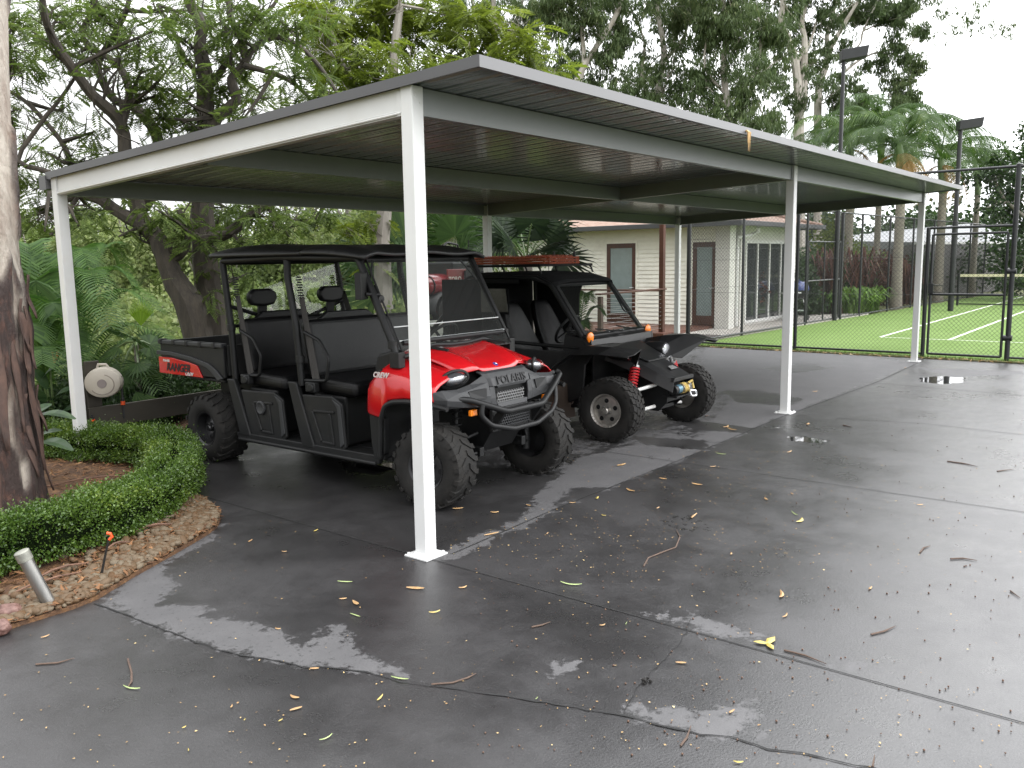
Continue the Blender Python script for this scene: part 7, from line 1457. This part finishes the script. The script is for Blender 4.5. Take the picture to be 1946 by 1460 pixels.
sw = Vector(Q_(-.29, 1.66, 1.06)); d = Vector((0, .80, .55)).normalized(); u = Vector((1, 0, 0)); v = d.cross(u); mb = MB(); mb.tube([sw+(u*math.cos(a)+v*math.sin(a))*.175 for a in np.linspace(0, 2*pi, 33)], .015, 8, cap=False)
for a in (.2, 2.3, 4.5):
    mb.beam(sw-d*.02, sw+(u*math.cos(a)+v*math.sin(a))*.17, .04, .008)
mb.cyl(sw-d*.04, sw, .04, 14); mb.cyl(sw-d*.04, sw-d*.3, .02, 8); mb.build('steering_wheel', m_bp, bg_)
# winch
m_wm = pm('winch motor paint', (.10, .20, .26), .3, metal=.5); m_rope = pm('yellow rope', (.45, .33, .10), .8, var=.3, scale=40)
wz, wy = .475, .44
mb = MB(); mb.cyl(Q_(-.20, wy, wz), Q_(-.145, wy, wz), .050, 20); mb.cyl(Q_(-.145, wy, wz), Q_(-.05, wy, wz), .046, 20); wn = mb.build('winch', m_tub, bg_, bevel=.003)
mb = MB(); mb.cyl(Q_(-.135, wy, wz), Q_(-.055, wy, wz), .0475, 24); mb.build('motor_band', m_wm, wn)
mb = MB(); mb.lathe([(.055, -.05), (.055, -.042), (.034, -.04), (.034, .05), (.055, .052), (.055, .06)], Q_(.01, wy, wz), 'X', 24); mb.cyl(Q_(.07, wy, wz), Q_(.15, wy, wz), .05, 20); mb.build('drum', m_metal, wn)
mb = MB(); spring(mb, Q_(-.03, wy, wz), Q_(.06, wy, wz), .043, 7, .009); spring(mb, Q_(.06, wy, wz), Q_(-.03, wy, wz), .050, 5, .008); mb.build('rope', m_rope, wn)
mb = MB(); mb.bb(Q_(-.14, wy-.09, wz-.06), Q_(.14, wy-.082, wz+.05)); mb.bb(Q_(-.20, wy-.06, wz-.075), Q_(.20, wy+.10, wz-.065)); mb.build('winch_plate', m_tub, wn, bevel=.003) if False else None
mb = MB(); mb.tube(arc([Q_(.02, wy-.08, wz-.02), Q_(.12, wy-.10, wz-.03), Q_(.13, wy-.10, wz-.085), Q_(.03, wy-.09, wz-.075), Q_(.02, wy-.08, wz-.03)]), .011, 8); mb.build('hook', m_sil, wn)
mb = MB(); mb.bb(Q_(-.20, wy-.05, wz-.075), Q_(.20, wy+.12, wz-.060)); mb.build('winch_plate', m_tub, wn, bevel=.003)
mb = MB(); mb.tube([Q_(.04, wy-.05, wz+.055), Q_(.09, wy-.07, wz+.075), Q_(.13, wy-.05, wz+.05), Q_(.125, wy-.07, wz-.01)], .012, 8); mb.build('strap', m_rope, wn)
# roof rack
mb = MB(); zr_ = 1.745
for sx in (-1, 1):
    mb.tube([Q_(sx*.50, 1.86, zr_), Q_(sx*.50, 2.90, zr_)], .014, 8)
    for y in (1.9, 2.4, 2.85): mb.tube(arc([Q_(sx*.50, y, zr_), Q_(sx*.50, y-.03, zr_-.03), Q_(sx*.50, y-.05, 1.66)]), .011, 8)
for y in (1.86, 2.1, 2.35, 2.6, 2.9): mb.tube([Q_(-.50, y, zr_), Q_(.50, y, zr_)], .011, 8)
mb.build('roof_rack', m_tub, bg_)
# orange recovery boards on the rack
m_ob = pm('rust orange plastic', (.34, .065, .022), .6, var=.2, dirt=(.16, .05, .03, .4))
for k in range(3):
    z = zr_+.016+k*.028; ob = thing('recovery_board', ('lowest', 'middle', 'topmost')[k]+' orange toothed recovery board on the buggy roof rack', 'recovery board', (BC-.02, 2.42, z), 'orange boards on the roof rack')
    mb = MB(); mb.box((BC-.02, 2.36, z+.010), (.62-.02*k, 1.06, .020))
    for sx in (-1, 1): mb.box((BC-.02+sx*(.30-.01*k), 2.36, z+.013), (.022, 1.06, .025))
    for i in range(36):
        for sx in (-1, 1): mb.box((BC-.02+sx*(.325-.01*k), 1.86+i*.0286, z+.010), (.03, .012, .012))
    for i in range(20): mb.box((BC-.30+i*.029, 1.825, z+.010), (.010, .03, .012))
    if k == 2:
        for i in range(34):
            for j in range(7): x, y = BC-.25+j*.078, 1.86+i*.0303; mb.add([(x-.012, y-.01, z+.020), (x+.012, y-.01, z+.020), (x, y+.012, z+.020), (x, y, z+.045)], [(0, 1, 3), (1, 2, 3), (2, 0, 3)])
    mb.v = [(v[0], v[1]+.06, v[2]) for v in mb.v]; mb.build('toothed_panel', m_ob, ob, fix=False)
for dx, y_, r_, w_ in ((-.1, 1.97, .012, 'thinner'), (.2, 1.90, .014, 'thicker')): mb = MB(); mb.tube([(BC+dx, y_, zr_), (BC+dx, y_, zr_+.15)], r_, 8); tag(mb.build('mounting_pin', m_tub, origin=(BC+dx, y_, zr_)), w_+' black pin standing up through the orange boards on the buggy rack', 'pin')


# ------------------------------------------------------------------ trailer with small red and black loader behind the vehicles
m_tb = pm('weathered pale boards', (.33, .34, .30), .7, var=.12, scale=3, stretch=(1, 1, 10)); tr = thing('box_trailer', 'low trailer with pale boarded side standing behind the vehicles', 'trailer', (7.2, 6.9, 0))
t0 = PY(800, 600, 5.9); t1 = PY(925, 596, 5.9)
mb = MB(); x0, x1 = t0[0]-.7, t1[0]+.1
for k in range(4): mb.bb((x0, 5.90, .42+k*.115), (x1, 5.93, .42+k*.115+.108))
mb.build('side_board', m_tb, tr, bevel=.003)
mb = MB(); mb.bb((x0, 5.93, .40), (x1, 7.7, .44)); mb.bb((x0-.02, 5.88, .34), (x1+.02, 5.95, .40)); mb.build('deck', m_tub, tr)
mb = MB(); mb.bb((x1-.35, 5.88, .42), (x1-.25, 5.898, .98)); mb.bb((x0+.1, 5.88, .42), (x0+.18, 5.898, .9)); mb.build('stake', m_tb, tr)
for xx in (x0+.6, x1-.6): mb = MB(); mb.lathe([(.10, -.09), (.22, -.09), (.28, -.07), (.29, 0), (.28, .07), (.22, .09), (.10, .09)], (xx, 6.05, .28), 'Y', 28); mb.build('wheel', m_rub, tr)
to = thing('compact_loader', 'dark red and black compact loader parked on the pale boarded trailer', 'loader', (7.5, 6.5, .44)); m_tr = pm('dark red paint', (.16, .012, .016), .25, coat=.4, var=.1, dirt=(.10, .02, .02, .3)); YL = 6.5
def L_(px, py, dy=0): return PY(px, py, YL+dy)
a = L_(822, 512); b_ = L_(874, 505); rd = .20; cz = L_(850, 545)[2]; cx0, cx1 = a[0]+.02, b_[0]+.02
mb = MB(); secs = []
for x, k in ((cx0-.06, .82), (cx0, .97), (cx0+.06, 1.0), (cx1, 1.0), (cx1+.01, .9)): secs.append([(x, YL+.32+math.cos(t)*.34*k, cz+.02+(abs(math.sin(t))**.7)*(1 if math.sin(t) > 0 else -1)*rd*k) for t in np.linspace(0, 2*pi, 28, endpoint=False)])
mb.loft(secs, closed=True, caps=True); mb.build('engine_hood', m_tr, to)
mb = MB(); mb.tube([(cx1+.01, YL+.32+math.cos(t)*.36, cz+.02+math.sin(t)*.22) for t in np.linspace(0, 2*pi, 28)], .016, 8, cap=False); mb.tube([(cx0+.0, YL+.32+math.cos(t)*.35, cz+.02+math.sin(t)*.21) for t in np.linspace(0, 2*pi, 28)], .012, 8, cap=False); mb.build('hood_band', m_tub, to)
c0 = L_(848, 512); c1 = L_(884, 550); mb = MB(); mb.bb((c0[0], YL-.03, c1[2]), (c1[0], YL+.0, c0[2])); sgn = mb.build('name_panel', m_tr, to, bevel=.008)
tx = L_(865, 531, -.034); text('panel_lettering', 'TORO', pm('cream lettering', (.55, .50, .44), .5), sgn, frame4(tx, (1, 0, 0), (0, 0, 1)), .115, .001, bold=.0015)
c0 = L_(886, 500); c1 = L_(912, 600)
mb = MB(); mb.bb((L_(846, 0)[0], YL+.0, .60), (c1[0]+.15, YL+.75, c0[2]+.02));  mb.prism([(c0[0]-.2, YL+.1, c0[2]), (c0[0]+.5, YL+.1, c0[2]-.02), (c0[0]+.3, YL+.1, c0[2]+.16), (c0[0]-.1, YL+.1, c0[2]+.15)], (0, .5, 0)); mb.build('engine_body', m_bp, to, bevel=.03)
for k in range(6):
    mb = MB(); z_ = L_(900, 560+k*8)[2]; mb.bb((L_(884, 0)[0], YL-.022, z_), (L_(918, 0)[0], YL-.001, z_+.022)); mb.build('cooling_slat', m_gp, to, bevel=.004)
mb = MB(); mb.tube(arc([L_(884, 515, -.05), L_(884, 575, -.09), L_(925, 590, -.07), L_(932, 520, -.05)]), .018, 8); mb.build('hose', m_tub, to)
mb = MB(); mb.cyl(L_(918, 520, -.01), L_(918, 520, -.09), .05, 18); mb.cyl(L_(893, 552, -.0), L_(893, 552, -.05), .022, 12); mb.build('air_filter', m_gp, to, bevel=.004)
c = L_(901, 541, -.03); mb = MB(); mb.tube([c, (c[0], c[1]-.03, c[2])], .045, 18); mb.build('yellow_cap', pm('yellow plastic', (.45, .34, .04), .5), to)
mb = MB(); mb.bb((L_(905, 0)[0], YL-.04, L_(0, 600)[2] if False else .93), (L_(935, 0)[0], YL-.0, 1.10)); mb.build('red_plate', m_tr, to, bevel=.01)
c = L_(848, 592, -.05); mb = MB(); mb.lathe([(.10, -.09), (.20, -.10), (.245, -.08), (.255, 0), (.245, .08), (.20, .10), (.10, .09)], (c[0]-.03, c[1], c[2]), 'Y', 32); w_ = mb.build('wheel', m_rub, to); mb = MB(); mb.lathe([(.115, -.085), (.11, -.05), (.05, -.06), (.03, -.08), (.001, -.08)], (c[0]-.03, c[1], c[2]), 'Y', 24); mb.build('rim', m_metal, w_)
mb = MB(); secs = []
for t in np.linspace(-.1, pi+.1, 18): secs.append([(c[0]-.03+math.cos(t)*.34, c[1]+q, c[2]+math.sin(t)*.33) for q in (-.10, .25)])
mb.loft(secs); mb.build('fender', m_bp, to, solid=.015, fix=False)
mb = MB(); mb.bb((c[0]-.9, YL+.05, .47), (c[0]+1.3, YL+.6, .62)); mb.build('chassis', m_tub, to)
mb = MB(); z = L_(900, 478)[2]; mb.tube(arc([(c[0]+.55, YL+.2, 1.3), (c[0]+.62, YL+.2, z+.12), (c[0]+.35, YL+.2, z+.16), (c[0]+.1, YL+.2, z+.02)]), .018, 8); mb.tube([(c[0]+.75, YL+.1, .9), (c[0]+.80, YL+.1, z+.2)], .012, 8); mb.build('handle_bar', m_tub, to)
# ------------------------------------------------------------------ leaves, twigs and seeds on the driveway
m_dl = pm('dry tan leaf', (.27, .15, .065), .6, col2=(.42, .27, .12), scale=30); m_yl = pm('yellow leaf', (.36, .27, .06), .5, col2=(.46, .37, .11), scale=30); m_gl = pm('pale green leaf', (.32, .40, .16), .5, var=.2, scale=30); m_tw = pm('thin brown twig', (.085, .055, .04), .8, var=.3, scale=40)
PP = {'tan': (m_dl, 'small curled tan leaf lying on the wet driveway', 'curled tan leaves on the driveway'), 'yel': (m_yl, 'small yellow leaf lying on the wet driveway', 'yellow leaves on the driveway'), 'grn': (m_gl, 'narrow pale green leaf lying on the wet driveway', 'green leaves on the driveway')}
def leaf(px, py, L, ang, kind, curl=.25, w=.16, label=None):
    """a curved leaf: L in photo pixels, ang its direction on the ground in degrees"""
    p = G(px, py); q = G(px+1, py); k = math.hypot(q[0]-p[0], q[1]-p[1]); l = L*k; a = math.radians(ang); V = []; n = 7
    for i in range(n+1):
        t = i/n-.5; th_ = a+t*curl*4; x = l*(t*math.cos(a)-curl*(t*t*4-.5)*.5*math.sin(a)); y = l*(t*math.sin(a)+curl*(t*t*4-.5)*.5*math.cos(a)); ww = l*w*math.sin(pi*min(1, (i+.25)/(n+.6)))**.8; z = .006+l*.10*(t*t*4)*.5
        nx_, ny_ = -math.sin(th_), math.cos(th_); V.append([(p[0]+x-nx_*ww*.5, p[1]+y-ny_*ww*.5, z), (p[0]+x, p[1]+y, z+.003+.1*ww), (p[0]+x+nx_*ww*.5, p[1]+y+ny_*ww*.5, z)])
    mb = MB(); mb.loft(V); m_, lb, g = PP[kind]; o = mb.build('fallen_leaf', m_, origin=(p[0], p[1], .005), fix=False); tag(o, label or lb, 'leaf', None if label else g); return o
LV = [(933, 1017, 38, -20, 'tan'), (656, 1108, 34, -60, 'grn'), (790, 1120, 42, -62, 'tan'), (826, 1165, 26, 20, 'yel'), (652, 1140, 16, 10, 'tan'), (676, 1148, 30, -58, 'tan'), (676, 1172, 32, -38, 'grn'), (598, 1273, 20, 0, 'tan'), (560, 1327, 26, -80, 'tan'), (562, 1350, 28, -60, 'tan'), (722, 1329, 28, -20, 'yel'), (760, 1292, 42, -70, 'grn'), (528, 1197, 14, 20, 'tan'), (880, 1118, 20, -20, 'tan'), (272, 985, 20, 0, 'tan'), (86, 1212, 18, 0, 'tan'),
      (1085, 1112, 50, -72, 'grn'), (1484, 1132, 44, -72, 'tan'), (1492, 1172, 28, 0, 'tan'), (1427, 1205, 14, -60, 'tan'), (1389, 1054, 16, 20, 'tan'), (1294, 1262, 24, -60, 'tan'), (1390, 1355, 20, 80, 'tan'), (1190, 1188, 16, 20, 'grn'), (1403, 1451, 22, -60, 'yel'), (1145, 1190, 14, -30, 'tan'), (1654, 1120, 18, 0, 'tan'), (1505, 940, 12, 0, 'tan'), (1318, 983, 40, -30, 'tan'), (1520, 991, 36, -40, 'yel'), (1510, 978, 34, -45, 'grn'), (1391, 817, 34, -30, 'tan'), (1380, 812, 26, -40, 'tan'), (1535, 807, 20, -35, 'tan'),
      (1198, 933, 30, -60, 'tan'), (1180, 885, 28, -15, 'tan'), (1135, 948, 18, -20, 'yel'), (1088, 957, 14, 0, 'tan'), (1147, 981, 12, 0, 'yel'), (1250, 967, 14, 0, 'tan'), (1456, 950, 22, -50, 'tan'), (1325, 922, 26, -40, 'tan'), (1260, 911, 18, -40, 'tan'), (1355, 888, 14, -40, 'tan'), (1748, 961, 14, 0, 'tan'), (1370, 864, 24, -40, 'grn'), (1500, 860, 24, -45, 'tan'), (870, 968, 24, -40, 'tan'), (1040, 1016, 14, 20, 'tan'), (1005, 962, 14, 0, 'tan'), (940, 975, 18, -50, 'tan'), (475, 1030, 16, -20, 'tan'), (540, 1050, 12, -10, 'tan'), (600, 1010, 14, 10, 'yel'), (440, 1345, 14, 0, 'tan'), (250, 1310, 46, -70, 'grn'), (620, 1405, 34, -5, 'grn'), (465, 1370, 10, 0, 'yel'), (533, 1372, 12, 0, 'yel'), (358, 1428, 12, 20, 'yel'), (350, 1385, 10, 0, 'yel'), (1100, 1290, 10, 0, 'tan'), (1020, 1330, 12, -30, 'grn'), (1720, 700, 12, 0, 'tan'), (1549, 745, 14, -30, 'tan')]
for a in LV: leaf(a[0], a[1], a[2]*.85, a[3]+random.choice((0, 0, 40, -50, 90)), a[4], w=random.uniform(.14, .34) if a[4] != 'grn' else .09, curl=random.uniform(-.28, .32))
# forked yellow leaf lying across the joint
c = G(1458, 1226); fk = thing('fallen_leaf', 'forked three pointed yellow leaf lying across the long driveway joint', 'leaf', (c[0], c[1], .006))
for dx, dy, l_, w_ in ((-26, -3, 1, .018), (14, -12, 1, .020), (12, 12, 1, .016)):
    e = Vector(G(1458+dx, 1226+dy)); c_ = Vector(c); d = (e-c_); s = Vector((-d.y, d.x, 0)).normalized()*w_; mb = MB(); mb.loft([[c_-s*.5+Vector((0, 0, .008)), c_+Vector((0, 0, .014)), c_+s*.5+Vector((0, 0, .008))], [c_+d*.5-s+Vector((0, 0, .012)), c_+d*.5+Vector((0, 0, .018)), c_+d*.5+s+Vector((0, 0, .012))], [e-s*.1+Vector((0, 0, .010)), e+Vector((0, 0, .012)), e+s*.1+Vector((0, 0, .010))]]); mb.build('leaf_point', m_yl, fk, fix=False)
# twigs
TW = [([(1223, 1078), (1232, 1062), (1262, 1050), (1284, 1042), (1292, 1022), (1285, 1008)], 'long thin crooked twig lying mid driveway with a hooked end'), ([(820, 1303), (860, 1300), (890, 1290), (905, 1282)], 'long curved twig lying along the crack'), ([(243, 1255), (250, 1280), (250, 1298), (242, 1310)], 'dark forked stick near the bottom left of the driveway'), ([(68, 1265), (110, 1262), (142, 1253)], 'straight thin twig at the left of the driveway'), ([(1806, 1064), (1830, 1063), (1857, 1067)], 'short dark straight twig at the right of the driveway'), ([(1748, 1052), (1755, 1043), (1768, 1039)], 'short dark bent twig above the straight one at the right'), ([(1655, 1208), (1680, 1202), (1702, 1192)], 'brown knobbly twig right of the forked leaf'), ([(1010, 1194), (1030, 1190), (1046, 1184)], 'small pale twig in the middle of the driveway'), ([(1490, 1238), (1530, 1248), (1570, 1264)], 'long thin stem running right from the forked leaf beside the joint'), ([(1800, 878), (1830, 882), (1858, 888)], 'thin twig far right on the shiny concrete'), ([(1895, 897), (1925, 893)], 'short twig at the right edge on the shiny concrete'), ([(1602, 809), (1620, 813)], 'short dark twig beside the middle post'), ([(1293, 1420), (1305, 1405), (1313, 1382)], 'thin pale twig crossing the crack near the bottom'), ([(1658, 1460), (1662, 1438)], 'short upright looking dark twig at the bottom edge'), ([(1340, 792), (1348, 790)], 'tiny twig beneath the buggy nose'), ([(1920, 1125), (1938, 1138)], 'short dark twig at the far right edge')]
for pts, lb in TW:
    q = [Vector(G(*p))+Vector((0, 0, .006)) for p in pts]; k = (q[0]-Vector(CAM)).length; mb = MB(); mb.tube(q, [.0032+.0003*k]*(len(q)-1)+[.0015], 5); t = mb.build('fallen_twig', m_tw, origin=tuple(q[0])); tag(t, lb, 'twig')
    if lb.startswith('dark forked'): pass
c = Vector(G(1228, 1298)); mb = MB()
for k in range(14): d = Vector((random.uniform(-.03, .03), random.uniform(-.018, .018), random.uniform(.004, .016))); mb.ell(c+d, (random.uniform(.004, .008),)*3, 6, 5)
tag(mb.build('dirt_clump', pm('black dirt', (.01, .009, .008), .9), origin=tuple(c)), 'small black clump of dirt lying between the joint and the crack', 'dirt')
# seeds, husks and crumbs: too many to count
n = 2500; pxs = rng.uniform(-60, 2000, n); pys = 700+760*rng.uniform(0, 1, n)**1.05; pick = rng.uniform(0, 1, n) < .50; pxs = np.where(pick, rng.normal(1230, 230, n), pxs); pys = np.where(pick, np.maximum(rng.normal(975, 75, n), 860), pys); P = np.array([G(a, b_) for a, b_ in zip(pxs, pys)]); k = (P[:, 0] < 12.3) & ~inpoly(poly, P[:, 0], P[:, 1]) & (P[:, 1] < 4.7)
cl = np.array([mnoise.noise(Vector((p[0]*.9, p[1]*.9, 0))) for p in P]); shelter = (P[:, 1] > 0) & (P[:, 0] > -.1); k &= rng.uniform(-.5, .6, n) < cl+.15; k &= ~(shelter & (rng.uniform(0, 1, n) < .72)); P = P[k]; n = len(P)
sv = quads([[(-.5, -.22, 0), (.1, -.32, .12), (.5, 0, .05), (0, .3, .1)]]); V, F = scatter(sv[0], sv[1], P+np.array([0, 0, .005]), rots(n, tilt=.15, roll=.2), rng.uniform(.004, .012, n)*(1+.05*np.hypot(P[:, 0]-CAM[0], P[:, 1]-CAM[1])))
m_sd = leafmat('seed husk', (.20, .11, .05), (.48, .34, .16), (.65, .58, .30), trans=.05, nscale=3, rough=.6); tag(fast('seed_litter', V, F, m_sd), 'tiny pale seeds and husks scattered over the wet driveway', 'seed litter', kind='stuff')
n = 420; P = np.array([G(a, b_) for a, b_ in zip(rng.uniform(900, 1980, n), rng.uniform(760, 1440, n))]); k = (P[:, 0] < 12.3) & ~((P[:, 1] > 0)); P = P[k]; n = len(P)
V = np.einsum('nij,nkj->nki', rots(n), (IV*.5)[None]*np.ones((n, 1, 1)))*rng.uniform(.004, .010, n)[:, None, None]+(P+np.array([0, 0, .005]))[:, None, :]; F = (IF[None]+(np.arange(n)*len(IV))[:, None, None]).reshape(-1, 3)
tag(fast('gum_nuts', V.reshape(-1, 3), F, pm('brown gum nut', (.10, .055, .035), .7, var=.4)), 'small brown gum nuts scattered over the driveway', 'gum nuts', kind='stuff')
# dry leaves gathered along the fence
n = 900; Y = rng.uniform(-6, 4.5, n); P = np.stack([12.40-np.abs(rng.normal(0, .07, n))+.10, Y, np.full(n, .015)], 1); V, F = scatter(lv[0], lv[1], P, rots(n, tilt=.3, roll=.4), rng.uniform(.04, .13, n)); tag(fast('leaf_drift', V, F, m_sd), 'drift of dry tan leaves along the foot of the court fence', 'leaf litter', kind='stuff')
n = 6000; Y = rng.uniform(-6, 4.55, n); d = rng.uniform(0, 1, n); bl_ = quads([[(-.06, 0, 0), (.06, 0, 0), (.03, .1, 1), (0, .1, 1)]]); P = np.stack([12.45+d*.15, Y, np.full(n, .018)], 1); V, F = scatter(bl_[0], bl_[1], P, rots(n, tilt=.35, roll=.35), rng.uniform(.02, .06, n)); tag(fast('verge_grass', V, F, leafmat('verge grass', (.06, .12, .02), (.15, .24, .05), (.28, .26, .10))), 'thin strip of grass under the court fence', 'grass', kind='stuff')
